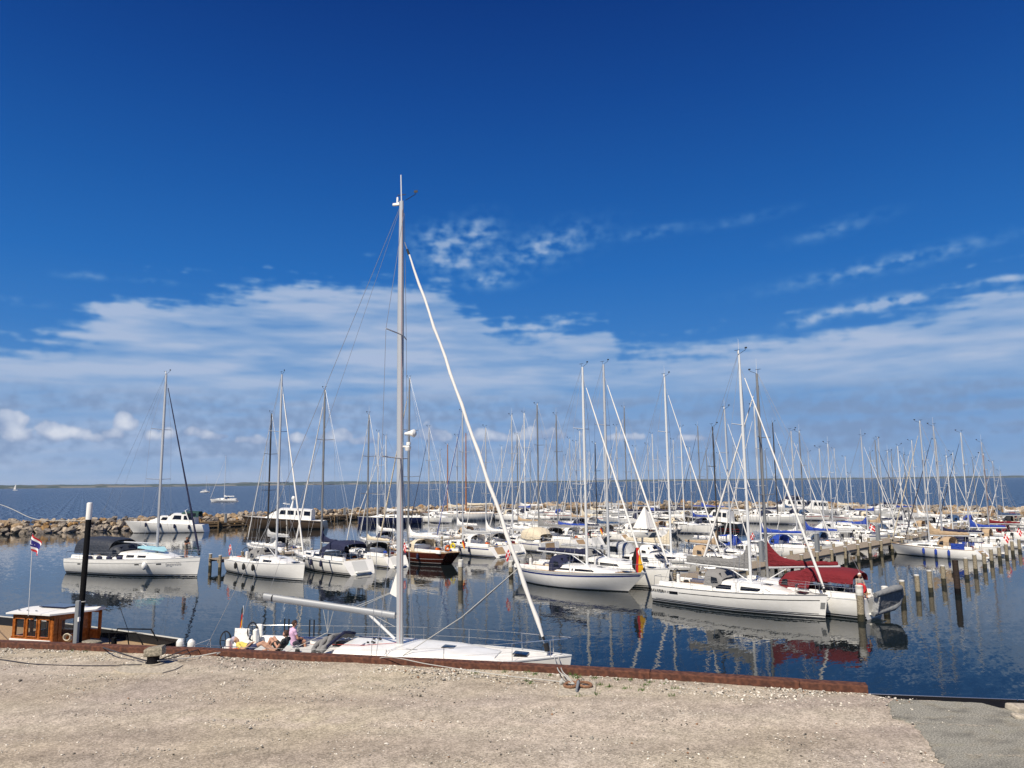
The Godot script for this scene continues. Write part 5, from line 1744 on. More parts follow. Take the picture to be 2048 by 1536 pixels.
func describe(o: Dictionary) -> String:
	var c := func(k: String) -> String: return k.replace("cloth_", "").replace("midblue", "steel-blue").replace("lightgrey", "pale grey")
	var t := ("cream" if o.get("hull", "") == "gelcoat_cream" else "white") + " sailboat"
	if o.get("stripe", ""): t += ", " + str(o.stripe).replace("_stripe", "") + " stripe"
	t += ", " + (c.call(o.cover) + " boom cover" if o.get("cover", "") else "bare boom")
	if o.get("tent", false): t += ", cream dome tent"
	if o.get("pyramid", false): t += ", white pyramid awning"
	if o.get("hood", ""): t += ", " + c.call(o.hood) + " hood"
	if o.has("jib"): t += ", " + (c.call(o.jib) + " furled jib" if o.jib else "bare forestay")
	t += ", " + {"alu": "silver", "alu_grey": "grey", "alu_white": "white", "alu_dark": "black", "spruce": "wooden"}[o.get("mastm", "alu")] + " mast"
	if o.get("flag", ""): t += ", " + {"german": "black-red-gold", "danish": "red-white"}[o.flag] + " flag"
	return t

func make_fleet() -> void:
	var stern_kinds := ["scoop", "scoop", "plumb", "counter", "scoop"]
	for e in FLEET:
		var br: bool = e[3] == "R"
		var q := slot(e[0], e[1], e[2], br)
		var hd := (QDIR if br else -QDIR).rotated(Vector3.UP, 0.05 * sin(e[0] * 1.3))
		if e[4] == "hero":
			var bow := at(1793, 1100, 0.0)
			var b := sailboat("white sloop with blue fenders, tan sail cover and blue weathercloth at the open pier berths", q[0], -QDIR.rotated(Vector3.UP, -0.12), q[1], q[2], {"cover": "cloth_tan", "hood": "cloth_tan", "rail": "teak", "jib": "cloth_beige", "fenders": "cloth_blue", "nf": 3, "mastm": "alu", "boot": "", "wind": "two", "hump": 1.0, "tall": 0.5, "lod": 0, "stern": "scoop", "sd": 51, "lazy": false})
			var p: Dictionary = b.get_meta("hull_numbers")
			for side in [-1.0, 1.0]:
				var mb := MB.new()
				for k in 4:
					var t0 := 0.1 + 0.035 * k
					var t1 := t0 + 0.035
					var h0 := hull_point(p, t0, hull_sheer(p, t0), side, -0.06)
					var h1 := hull_point(p, t1, hull_sheer(p, t1), side, -0.06)
					mb.quad(h0 + Vector3.UP * 0.02, h1 + Vector3.UP * 0.02, h1 + Vector3.UP * 0.6, h0 + Vector3.UP * 0.6)
				part("weathercloth", mb, M["cloth_blue"], b)
			continue
		var o := look(e[4])
		o.lod = 1 if q[0].length() < 118 else 2
		o.stern = stern_kinds[int(o.get("sd", 1)) % 5]
		if not o.has("wind"): o.wind = ["long", "ports", "two"][int(o.get("sd", 1)) % 3]
		o.hump = 0.25 + 0.25 * (int(o.get("sd", 1)) % 4)
		if int(o.get("sd", 1)) % 4 == 1: o.fenders = "cloth_navy"
		if int(o.get("sd", 1)) % 4 == 3: o.fenders = "paint_white"
		var b := sailboat(describe(o), q[0], hd, q[1], q[2], o)
		var p: Dictionary = b.get_meta("hull_numbers")
		if o.get("tent", false):
			var x0: float = -0.44 * q[1]
			part("cockpit_tent", canvas([[x0, 1.0, dk(p, x0) + 0.4, 0.5], [x0 + 0.8, 1.5, dk(p, x0) + 0.3, 1.2], [x0 + 1.8, 1.55, dk(p, x0) + 0.3, 1.35], [x0 + 2.8, 1.4, dk(p, x0) + 0.4, 1.0], [x0 + 3.3, 1.0, dk(p, x0) + 0.5, 0.5]]), M["cloth_beige"], b, 0.3)
		if o.get("pyramid", false):
			var x0: float = -0.34 * q[1]
			var y := dk(p, x0) + 0.5
			var mb := MB.new()
			var tip := Vector3(x0, y + 3.0, 0)
			var c := [Vector3(x0 - 1.2, y, -1.2), Vector3(x0 + 1.2, y, -1.2), Vector3(x0 + 1.2, y, 1.2), Vector3(x0 - 1.2, y, 1.2)]
			for k in 4: mb.tri(c[k], c[(k + 1) % 4], tip)
			mb.fix(0)
			part("awning", mb, M["sailcloth"], b)

func make_near_boats() -> void:
	# white yacht under way on the left
	var a := at(168, 1142, 0.0)
	var b := at(393, 1153, 0.0)
	var hd := (b - a).normalized()
	var d := ray(332, 748)
	var t := 0.0
	var mid := (a + b) * 0.5
	var foot := deep(312, 1105, 68.0)
	var mast_s := (foot - a).dot(hd)
	var L := a.distance_to(b) + 0.7
	foot = a + hd * mast_s
	var top := EYE.y + d.y * (-foot.z / -d.z)
	var y := sailboat("white cruising yacht under way, navy cockpit canopy, person at its bow", foot, hd, L, top, {"cover": "", "bimini": "cloth_canopy", "enclosed": true, "hood": "cloth_canopy", "jib": "cloth_navy", "mastm": "alu", "wind": "ports", "lod": 0, "stripe": "", "boot": "black_stripe", "fenders": "", "sd": 3, "mast_f": (L - mast_s - 0.35) / L, "stern": "plumb", "house_h": 0.5, "spread": 2, "jib_top": 0.96})
	var p: Dictionary = y.get_meta("hull_numbers")
	part("grey_stripe", hull_strip(p, true, -0.36, -0.33, 18), M["grey_stripe"], y)
	for t0 in [0.62, 0.76, 0.14]:
		var mb := hull_strip(p, true, -0.5, -0.4, 3, t0, t0 + 0.03, 0.008)
		part("hull_window", mb, M["window"], y)
	var fb := MB.new()
	fb.ball(hull_point(p, 0.7, hull_sheer(p, 0.7) - 0.55, 1.0, 0.24), Vector3(0.24, 0.36, 0.24), 12)
	part("round_fender", fb, M["gelcoat"], y)
	for k in 4:
		var mb := MB.new()
		var x := -0.26 * L + k * 1.25
		mb.ball(Vector3(x, dk(p, x) + 0.1, half_beam(p, x) - 0.22), Vector3(0.34, 0.2, 0.2), 10)
		part("stowed_fender", mb, M["cloth_navy"], y)
	var lb := MB.new()
	lb.loft([PackedVector3Array([Vector3(0.3, 2.35, -0.3), Vector3(0.3, 2.35, 0.5), Vector3(0.3, 2.5, 0.5), Vector3(0.3, 2.55, -0.3)]), PackedVector3Array([Vector3(2.6, 2.2, -0.45), Vector3(2.6, 2.2, 0.6), Vector3(2.6, 2.42, 0.6), Vector3(2.6, 2.46, -0.45)]), PackedVector3Array([Vector3(3.3, 2.05, -0.1), Vector3(3.3, 2.05, 0.2), Vector3(3.3, 2.15, 0.2), Vector3(3.3, 2.15, -0.1)])])
	part("paddleboard", lb, M["lightblue"], y)
	text_on(y, "Dngwebio", 0.22, p, 0.86, 0.5, M["faint_grey"], false)
	person("person", "person in dark top and shorts standing at the white yacht's bow, holding a line", y.to_global(Vector3(0.395 * L, dk(p, 0.395 * L), 0.15)), atan2(-hd.z, hd.x) - 0.2, "stand", [Color(0.02, 0.02, 0.025), Color(0.2, 0.18, 0.14), Color(0.42, 0.22, 0.15), Color(0.05, 0.028, 0.018)])
	person("person", "person in dark clothes seated under the navy canopy of the white yacht", y.to_global(Vector3(-0.31 * L, dk(p, -0.3 * L) + 0.1, -0.3)), 0.3, "sit", [Color(0.02, 0.02, 0.03), Color(0.03, 0.03, 0.04), Color(0.42, 0.24, 0.17), Color(0.06, 0.035, 0.02)])
	# black-fendered yacht at the left pier's end, bow out
	var s := slot(564, 749, "LR", true)
	y = sailboat("white yacht with black fenders, grey sprayhood and white furled jib at pier end", s[0], QDIR, 12.0, s[2], {"cover": "cloth_white", "hood": "cloth_grey", "mastm": "alu", "lod": 0, "stern": "plumb", "fenders": "rubber", "nf": 3, "boot": "grey_stripe", "sd": 7, "flag": "danish", "tall": 0.3})
	# navy sprayhood yacht beside it, stern out
	s = slot(650, 779, "LR", false)
	y = sailboat("white yacht with navy sprayhood, navy boom cover and open white stern", s[0], -QDIR, 12.4, s[2], {"cover": "cloth_navy", "hood": "cloth_navy", "bimini": "cloth_navy", "mastm": "alu_grey", "lod": 0, "stern": "scoop", "fenders": "cloth_navy", "nf": 2, "boot": "black_stripe", "stripe": "grey_stripe", "sd": 8, "wheels": 2, "drop": 0.3, "hump": 0.9})
	# mahogany classic
	s = slot(819, 757, "LR", false)
	y = sailboat("varnished mahogany classic sailboat with beige sprayhood and white boom cover", s[0], -QDIR, 12.6, s[2], {"hull": "mahogany", "cover": "cloth_white", "hood": "cloth_beige", "mastm": "alu_grey", "lod": 0, "stern": "counter", "rail": "teak", "deckm": "teak", "boot": "", "jib": "cloth_beige", "flag": "german", "buoy": "orange", "fenders": "cloth_navy", "nf": 2, "sd": 9, "hump": 1.0, "teak": true, "wind": "ports", "spread": 2})
	p = y.get_meta("hull_numbers")
	part("white_band", hull_strip(p, false, 0.16, 0.2, 20), M["gelcoat"], y)
	part("white_band", hull_strip(p, true, -0.62, -0.59, 20), M["gelcoat"], y)
	var lr := MB.new()
	lr.ring(Vector3(-0.36 * 12.6, dk(p, -4.0) + 0.45, p.hb * 0.75), Vector3(0.1, 0, 1).normalized(), 0.25, 0.1, 14, 6)
	part("horseshoe_buoy", lr, M["yellow"], y)
	# blue-striped yacht with navy boom cover
	a = at(1052, 1160, 0.0)
	b = at(1284, 1187, 0.0)
	hd = (b - a).normalized()
	L = a.distance_to(b) + 1.1
	d = ray(1165, 734)
	var mf := 0.42
	# the mast's own pixel column gives its place along the boat
	var rr := d.x / -d.z
	var k0 := (rr * -a.z - a.x) / (hd.x + rr * hd.z)
	foot = a + hd * k0
	top = EYE.y + d.y * (-foot.z / -d.z)
	y = sailboat("white yacht with blue sheer stripe, navy boom cover and navy sprayhood", foot, hd, L, top, {"cover": "cloth_navy", "hood": "cloth_navy", "stripe": "blue_stripe", "boot": "", "mastm": "alu_white", "lod": 0, "stern": "counter", "wind": "two", "flag": "danish", "sd": 11, "hump": 0.1, "tall": 0.42, "mast_f": (L - k0 - 0.7) / L, "deckm": "teak"})
	p = y.get_meta("hull_numbers")
	part("gold_line", hull_strip(p, true, -0.1, -0.075, 20, 0.02, 0.98), M["black_stripe"], y)
	var hb := MB.new()
	hb.ring(Vector3(-L * 0.5 - 0.05, p.fs + 0.1, 0.35), Vector3(1, 0, 0.2).normalized(), 0.3, 0.11, 16, 6)
	part("horseshoe_buoy", hb, M["rubber"], y)
	var jf := MB.new()
	for q in 3:
		var nm: String = ["flag_black", "flag_red", "flag_gold"][q]
		var fm := MB.new()
		var x0: float = L * 0.5 - 0.55
		for i in 5:
			var ya: float = p.fb + 1.75 - i * 0.36
			var yb: float = ya - 0.36
			var wa := 0.3 + 0.2 * i if i < 4 else 1.0
			var wb := 0.3 + 0.2 * (i + 1) if i < 3 else (1.0 if i == 3 else 0.2)
			fm.quad(Vector3(x0 + wa * (q / 3.0 - 0.6), yb + 0.36, 0.12 + 0.1 * sin(i + q * 2.0)), Vector3(x0 + wb * (q / 3.0 - 0.6), yb, 0.12 + 0.1 * sin(i + 1 + q * 2.0)), Vector3(x0 + wb * ((q + 1) / 3.0 - 0.6), yb, 0.12 + 0.1 * sin(i + 1 + (q + 1) * 2.0)), Vector3(x0 + wa * ((q + 1) / 3.0 - 0.6), yb + 0.36, 0.12 + 0.1 * sin(i + (q + 1) * 2.0)))
		part("bow_flag_band", fm, M[nm], y)
	# next berth: larger white yacht with dark windows
	s = slot(1207, 729, "RL", true, 0.45)
	y = sailboat("white yacht with wide dark cabin windows and white mainsail on the boom", s[0], QDIR, 12.6, s[2], {"cover": "cloth_lightgrey", "hood": "cloth_grey", "mastm": "alu", "lod": 0, "wind": "two", "stern": "plumb", "sd": 13, "mast_f": 0.45, "house_h": 0.6, "tall": 0.22, "hump": 0.1, "boot": "black_stripe"})
	motorboat("motor cruiser with grey-green awning and slanted black windows between sailboats", PIER_R + PDIR * 4.2 - QDIR * 6.6, QDIR, 8.8, {"called": "motor_cruiser", "decks": [[-0.2, 0.25, 0.95]], "top": "cloth_lightgrey", "canopy_at": -0.26, "windows": 3, "sd": 2, "stripe": "black_stripe", "boot": "", "fb": 0.1})
	# large white yacht in front, bow to the near right
	a = at(1332, 1198, 0.0)
	b = at(1653, 1238, 0.0)
	hd = (b - a).normalized()
	L = a.distance_to(b) + 0.35
	d = ray(1478, 708)
	rr = d.x / -d.z
	k0 = (rr * -a.z - a.x) / (hd.x + rr * hd.z)
	foot = a + hd * k0
	top = EYE.y + d.y * (-foot.z / -d.z)
	y = sailboat("large white yacht with grey boom cover, grey sprayhood and long black window", foot, hd, L, top, {"cover": "cloth_grey", "hood": "cloth_grey", "mastm": "alu_white", "lod": 0, "stern": "plumb", "wind": "long", "boot": "black_stripe", "sd": 12, "tall": 0.55, "low": 0.95, "hump": 1.0, "mast_f": (L - k0 - 0.2) / L, "rail": "alu_grey", "house_h": 0.52, "wheels": 1, "spread": 2})
	p = y.get_meta("hull_numbers")
	part("sheer_line", hull_strip(p, true, -0.32, -0.28, 22, 0.2, 0.97), M["black_stripe"], y)
	part("waterline_line", hull_strip(p, false, 0.24, 0.27, 22, 0.03, 0.97), M["black_stripe"], y)
	part("hull_window", hull_strip(p, true, -0.42, -0.24, 4, 0.135, 0.195, 0.01), M["window"], y)
	part("bow_plate", hull_strip(p, true, -0.78, -0.42, 3, 0.975, 0.995, 0.01), M["alu_grey"], y)
	text_on(y, "BAVARIA", 0.2, p, 0.045, 0.3, M["black_stripe"], true)
	text_on(y, "CRUISER 37", 0.13, p, 0.092, 0.31, M["cloth_grey"], true)
	# red-canopied yacht behind it, stern out between the white-topped piles
	var st := at(1740, 1222, 0.0)
	var pst := Vector3(21.0, 0, -43.9)
	hd = -QDIR
	d = ray(1513, 747)
	rr = d.x / -d.z
	k0 = (rr * -pst.z - pst.x) / (hd.x + rr * hd.z)
	foot = pst + hd * k0
	top = EYE.y + d.y * (-foot.z / -d.z)
	L = 11.6
	y = sailboat("white yacht with crimson boom cover and crimson cockpit canopy", foot, hd, L, top, {"cover": "cloth_red", "hood": "cloth_red", "bimini": "cloth_red", "mastm": "alu_grey", "lod": 0, "stern": "plumb", "drop": 0.42, "boom_up": 0.4, "sd": 14, "tall": 0.42, "hump": 1.3, "mast_f": (L - k0) / L, "boot": "black_stripe"})
	p = y.get_meta("hull_numbers")
	for side in [-1.0, 1.0]:
		var mb := MB.new()
		mb.quad(Vector3(-0.22 * L, dk(p, -2.5) + 0.3, side * 1.45), Vector3(-0.16 * L, dk(p, -2.5) + 0.3, side * 1.45), Vector3(-0.19 * L, dk(p, -2.5) + 1.3, side * 1.3), Vector3(-0.25 * L, dk(p, -2.5) + 1.3, side * 1.3))
		part("canopy_side", mb, M["cloth_red"], y)
	var hbq := MB.new()
	hbq.ring(Vector3(-0.47 * L, dk(p, -5) + 0.55, -1.0), Vector3(0.3, 0, 1).normalized(), 0.22, 0.09, 14, 6)
	part("horseshoe_buoy", hbq, M["flag_red"], y)
	person("person", "person in white sun hat and grey top seated at the crimson-canopied yacht's helm", y.to_global(Vector3(-0.455 * L, dk(p, -4.6) + 0.4, -0.6)), atan2(-hd.z, hd.x) + 2.4, "sit", [Color(0.3, 0.28, 0.26), Color(0.4, 0.38, 0.33), Color(0.45, 0.26, 0.18), Color(0.72, 0.7, 0.67)])
	var dx := (PDIR.rotated(Vector3.UP, -0.3) + Vector3.UP * 0.14).normalized()
	var dy := (-QDIR + Vector3.UP * 0.25).normalized()
	dy = (dy - dx * dx.dot(dy)).normalized()
	dinghy("grey inflatable dinghy hanging on its side at the crimson-canopied yacht's stern", y.to_global(Vector3(-L * 0.5 - 0.75, 1.05, 0.1)), Basis(dx, dy, dx.cross(dy)), 2.6, "inflatable")
	dinghy("white inflatable dinghy tilted beside the cream dome tent", at(1117, 1074, 0.7), Basis(Vector3.UP, -0.7) * Basis(Vector3(1, 0, 0), 0.5), 2.9, "gelcoat")

func text_on(boat: Node3D, words: String, size: float, p: Dictionary, t: float, down: float, m: Material, _flat: bool) -> void:
	var tm := TextMesh.new()
	var f := SystemFont.new()
	f.font_names = PackedStringArray(["Droid Sans"])
	f.font_weight = 700
	f.font_italic = true
	tm.font = f
	tm.text = words
	tm.font_size = 32
	tm.pixel_size = size / 24.0
	tm.depth = 0.006
	var o := raw("lettering", tm, m, boat)
	var c := hull_point(p, t, hull_sheer(p, t) - down, 1.0, 0.012)
	var e := hull_point(p, t + 0.02, hull_sheer(p, t + 0.02) - down, 1.0, 0.012)
	var up := hull_point(p, t, hull_sheer(p, t) - down + 0.2, 1.0, 0.012) - c
	var x := (e - c).normalized()
	var yv := (up - x * up.dot(x)).normalized()
	o.transform = Transform3D(Basis(x, yv, x.cross(yv)), c)

func dinghy(label: String, c: Vector3, b: Basis, l: float, m: String) -> void:
	var t := thing("inflatable_dinghy", label, "dinghy")
	t.transform = Transform3D(b, c)
	var mb := MB.new()
	var w := 0.58
	mb.tube([Vector3(-l * 0.5, 0, -w), Vector3(l * 0.2, 0, -w), Vector3(l * 0.38, 0.05, -w * 0.8), Vector3(l * 0.5, 0.14, 0), Vector3(l * 0.38, 0.05, w * 0.8), Vector3(l * 0.2, 0, w), Vector3(-l * 0.5, 0, w)], [0.14, 0.21, 0.21, 0.21, 0.21, 0.21, 0.14], 10)
	part("tube", mb, M[m], t, 0.3)
	mb = MB.new()
	mb.box(Vector3(-0.05, -0.08, 0), Vector3(l * 0.78, 0.05, w * 2.0 - 0.2))
	part("floor", mb, M["cloth_grey"], t)
	mb = MB.new()
	mb.box(Vector3(-l * 0.42, 0.02, 0), Vector3(0.06, 0.36, w * 2.0 - 0.24))
	part("transom", mb, M["cloth_lightgrey"], t)
	mb = MB.new()
	mb.box(Vector3(0.05, 0.12, 0), Vector3(0.24, 0.04, w * 2.0 - 0.1))
	part("thwart", mb, M["deck_grey"], t)

# ------------------------------------------------------------------ boats along the breakwater and out at sea
func make_far_boats() -> void:
	var left := Vector3(-1, 0, 0.0)
	motorboat("white motor cruiser with dark green canopy and black fenders by the boulders", at(332, 1065, 0.0), Vector3(-1, 0, 0.12), 13.6, {"called": "motor_cruiser", "decks": [[-0.3, 0.2, 1.25], [-0.36, 0.02, 1.75]], "top": "cloth_green", "canopy_at": -0.28, "fenders": "cloth_navy", "arch": true, "windows": 2, "boot": ""})
	motorboat("brown-hulled motor yacht with white wheelhouse, domed mast and row of black windows", at(568, 1058, 0.0), Vector3(-1, 0, 0.05), 15.2, {"hull": "brown_hull", "decks": [[-0.34, 0.2, 1.9]], "mast": true, "windows": 4, "fb": 0.14, "boot": "black_stripe", "stripe": "black_stripe"})
	sailboat("dark navy hulled sailboat with low white coachroof at the wharf", deep(770, 1040, 148.0), Vector3(-1, 0, 0.1), 13.0, 17.5, {"hull": "navy_hull", "cover": "cloth_white", "lod": 1, "stern": "plumb", "jib": "sailcloth", "mastm": "alu_white", "sd": 6, "stripe": ""})
	# white wooden ketch with two spruce masts
	var foot := deep(895, 1020, 158.0)
	var d := ray(895, 889)
	var y := sailboat("white wooden gaff ketch with two orange-brown spruce masts", foot, Vector3(-1, 0, 0.06), 16.0, EYE.y + d.y * (158.0 / -d.z), {"hull": "gelcoat", "cover": "cloth_beige", "mastm": "spruce", "stern": "counter", "rail": "spruce", "lod": 1, "jib": "", "mast_f": 0.35, "spread": 1, "sd": 15, "deckm": "teak", "tall": 0.5})
	var p: Dictionary = y.get_meta("hull_numbers")
	var mz := MB.new()
	var d2 := ray(931, 866)
	mz.tube([Vector3(-1.55, dk(p, -1.5), 0), Vector3(-1.55, EYE.y + d2.y * (158.0 / -d2.z), 0)], [0.19, 0.1], 8)
	part("main_mast", mz, M["spruce"], y)
	part("boom_sail", sail_bundle(Vector3(-1.8, 3.0, 0), Vector3(-7.2, 3.3, 0), 0.6, 0.3, 0.2, 8, 0.3), M["cloth_beige"], y, 0.4)
	sailboat("long white sailboat with white boom cover lying along the wharf", deep(1040, 1022, 172.0), Vector3(-1, 0, 0.03), 13.0, 19.0, {"cover": "cloth_white", "lod": 1, "stripe": "blue_stripe", "boot": "", "jib": "", "mastm": "alu", "sd": 16, "tall": 0.5, "stern": "counter"})
	motorboat("white flybridge cruiser with navy upper canopy at the far wharf", deep(1575, 1026, 172.0), Vector3(-1, 0, 0.2), 12.5, {"called": "motor_cruiser", "decks": [[-0.34, 0.2, 1.9]], "top": "cloth_navy", "canopy_at": -0.1, "arch": true, "windows": 4})
	motorboat("boxy white cabin cruiser with small dark windows beside the navy canopy cruiser", deep(1622, 1027, 168.0), Vector3(-1, 0, 0.2), 9.5, {"called": "motor_cruiser", "decks": [[-0.4, 0.15, 2.0]], "windows": 3})
	motorboat("white motor cruiser with slanted black windscreen behind the timber pier", PIER_R + PDIR * 48.0 - QDIR * 9.0, -QDIR.rotated(Vector3.UP, 0.4), 9.8, {"called": "motor_cruiser", "decks": [[-0.28, 0.22, 1.35]], "windows": 3, "flag": "danish"})
	motorboat("small motorboat with bright blue canopy moored off the pier among sailboats", PIER_R + PDIR * 20.5 - QDIR * 6.0, QDIR, 7.6, {"called": "motor_cruiser", "decks": [[-0.1, 0.25, 0.7]], "top": "cloth_blue", "canopy_at": -0.22, "windows": 2})
	motorboat("black-hulled workboat with white wheelhouse among the far berths", PIER_L + PDIR * 80.0 + QDIR * 7.0, -QDIR, 11.0, {"called": "motor_cruiser", "hull": "black_hull", "decks": [[-0.3, 0.05, 1.8]], "windows": 3, "boot": "red_stripe", "fb": 0.15})
	motorboat("low grey-blue motorboat beside the pale grey hull at the wharf", deep(1760, 1022, 165.0), Vector3(-1, 0, 0.35), 11.0, {"called": "motor_cruiser", "hull": "gelcoat_grey", "decks": [[-0.3, 0.2, 1.0]], "windows": 3})
	for e in [[1700, 948, 150.0, "c:tan m:white h:navy j: s:black n:61"], [1782, 903, 148.0, "c:blue m:grey h:grey j: n:62"], [1756, 876, 158.0, "c:navy m:alu h:lightgrey j: n:63"], [2000, 943, 128.0, "c:white m:alu h:red n:64"], [1207, 880, 176.0, "c:lightgrey m:white h:lightgrey n:65"], [1871, 881, 118.0, "c:tan m:alu h:midblue s:blue n:66"]]:
		var o := look(e[3])
		o.lod = 2
		var q := ray(e[0], e[1])
		var f: Vector3 = Vector3(q.x, 0, q.z) * (e[2] / -q.z)
		sailboat(describe(o) + ", at the wharf", f, Vector3(-1, 0, 0.2 if e[0] > 1400 else -0.1), clampf((EYE.y + q.y * e[2] / -q.z - 1.4) / 1.33, 7.5, 12.0), EYE.y + q.y * e[2] / -q.z, o)
	var covers := ["white", "navy", "blue", "tan", "grey", "beige", "lightgrey", "midblue"]
	var hoods := ["white", "grey", "beige", "black", "navy", "tan", "lightgrey", "midblue", "blue"]
	var masts := ["alu", "white", "grey", "alu"]
	var tops := [[880, 902, 150], [1003, 893, 158], [1060, 905, 165], [1092, 880, 172], [1128, 912, 160], [1178, 905, 150], [1220, 900, 165], [1262, 912, 172], [1315, 905, 160], [1334, 915, 170], [1412, 900, 160], [1438, 908, 150], [1468, 893, 165], [1490, 905, 150], [1530, 900, 160], [1562, 892, 150], [1616, 905, 145], [1690, 915, 140], [1740, 905, 135], [1816, 912, 128], [1850, 905, 130], [1905, 905, 122], [1945, 918, 125], [1985, 925, 118]]
	for i in tops.size():
		var e: Array = tops[i]
		var o := look("c:%s h:%s m:%s n:%d" % [covers[i % 8], hoods[(i * 2 + i / 8) % 9], masts[i % 4], 70 + i])
		o.stripe = ["", "red_stripe", "grey_stripe", "black_stripe"][(i / 3) % 4]
		o.lod = 2
		var q := ray(e[0], e[1])
		var f: Vector3 = Vector3(q.x, 0, q.z) * (e[2] / -q.z)
		var tp: float = EYE.y + q.y * e[2] / -q.z
		sailboat(describe(o) + ", in the far berths", f, (-QDIR if i % 2 else QDIR).rotated(Vector3.UP, 0.1 * sin(i * 3.0)), clampf((tp - 1.4) / 1.33, 7.5, 12.0), tp, o)
	# out at sea
	var sf := at(448, 1004, 0.0)
	d = ray(449, 912)
	sailboat("white sailboat motoring alone on the open sea beyond the boulders", sf, Vector3(-1, 0, 0.1), 13.0, EYE.y + d.y * (-sf.z / -d.z), {"cover": "cloth_white", "lod": 1, "mast_f": 0.5, "sd": 18, "mastm": "alu_white", "hood": "cloth_midblue"})
	sf = at(412, 985, 0.0)
	d = ray(409, 951)
	sailboat("tiny distant sailboat on the sea behind the motoring one", sf, Vector3(1, 0, 0.1), 11.5, EYE.y + d.y * (-sf.z / -d.z), {"lod": 2, "mastm": "alu_white", "sd": 20})
	sf = Vector3(-1250, 0, -1850)
	var t := thing("distant_sailboat", "speck of a sailboat under white sail near the far shore", "sailboat")
	t.position = sf
	var mb := MB.new()
	mb.loft([PackedVector3Array([Vector3(-5, 0, -1.2), Vector3(-5, 1.2, -1.5), Vector3(-5, 1.2, 1.5), Vector3(-5, 0, 1.2)]), PackedVector3Array([Vector3(1, 0, -1.4), Vector3(1, 1.2, -1.7), Vector3(1, 1.2, 1.7), Vector3(1, 0, 1.4)]), PackedVector3Array([Vector3(6, 0.2, -0.1), Vector3(6.5, 1.5, -0.1), Vector3(6.5, 1.5, 0.1), Vector3(6, 0.2, 0.1)])])
	part("hull", mb, M["gelcoat"], t)
	mb = MB.new()
	mb.tube([Vector3(1, 1, 0), Vector3(1, 16, 0)], 0.12, 6)
	part("mast", mb, M["alu"], t)
	mb = MB.new()
	mb.loft([PackedVector3Array([Vector3(0.8, 2.4, 0.0), Vector3(-4.2, 2.6, 0.6), Vector3(-4.2, 2.6, 0.63), Vector3(0.8, 2.4, 0.05)]), PackedVector3Array([Vector3(0.9, 9, 0.0), Vector3(-2.2, 9, 0.7), Vector3(-2.2, 9, 0.73), Vector3(0.9, 9, 0.05)]), PackedVector3Array([Vector3(0.95, 15.6, 0.0), Vector3(0.7, 15.6, 0.1), Vector3(0.7, 15.6, 0.13), Vector3(0.95, 15.6, 0.05)])])
	part("mainsail", mb, M["sailcloth"], t)
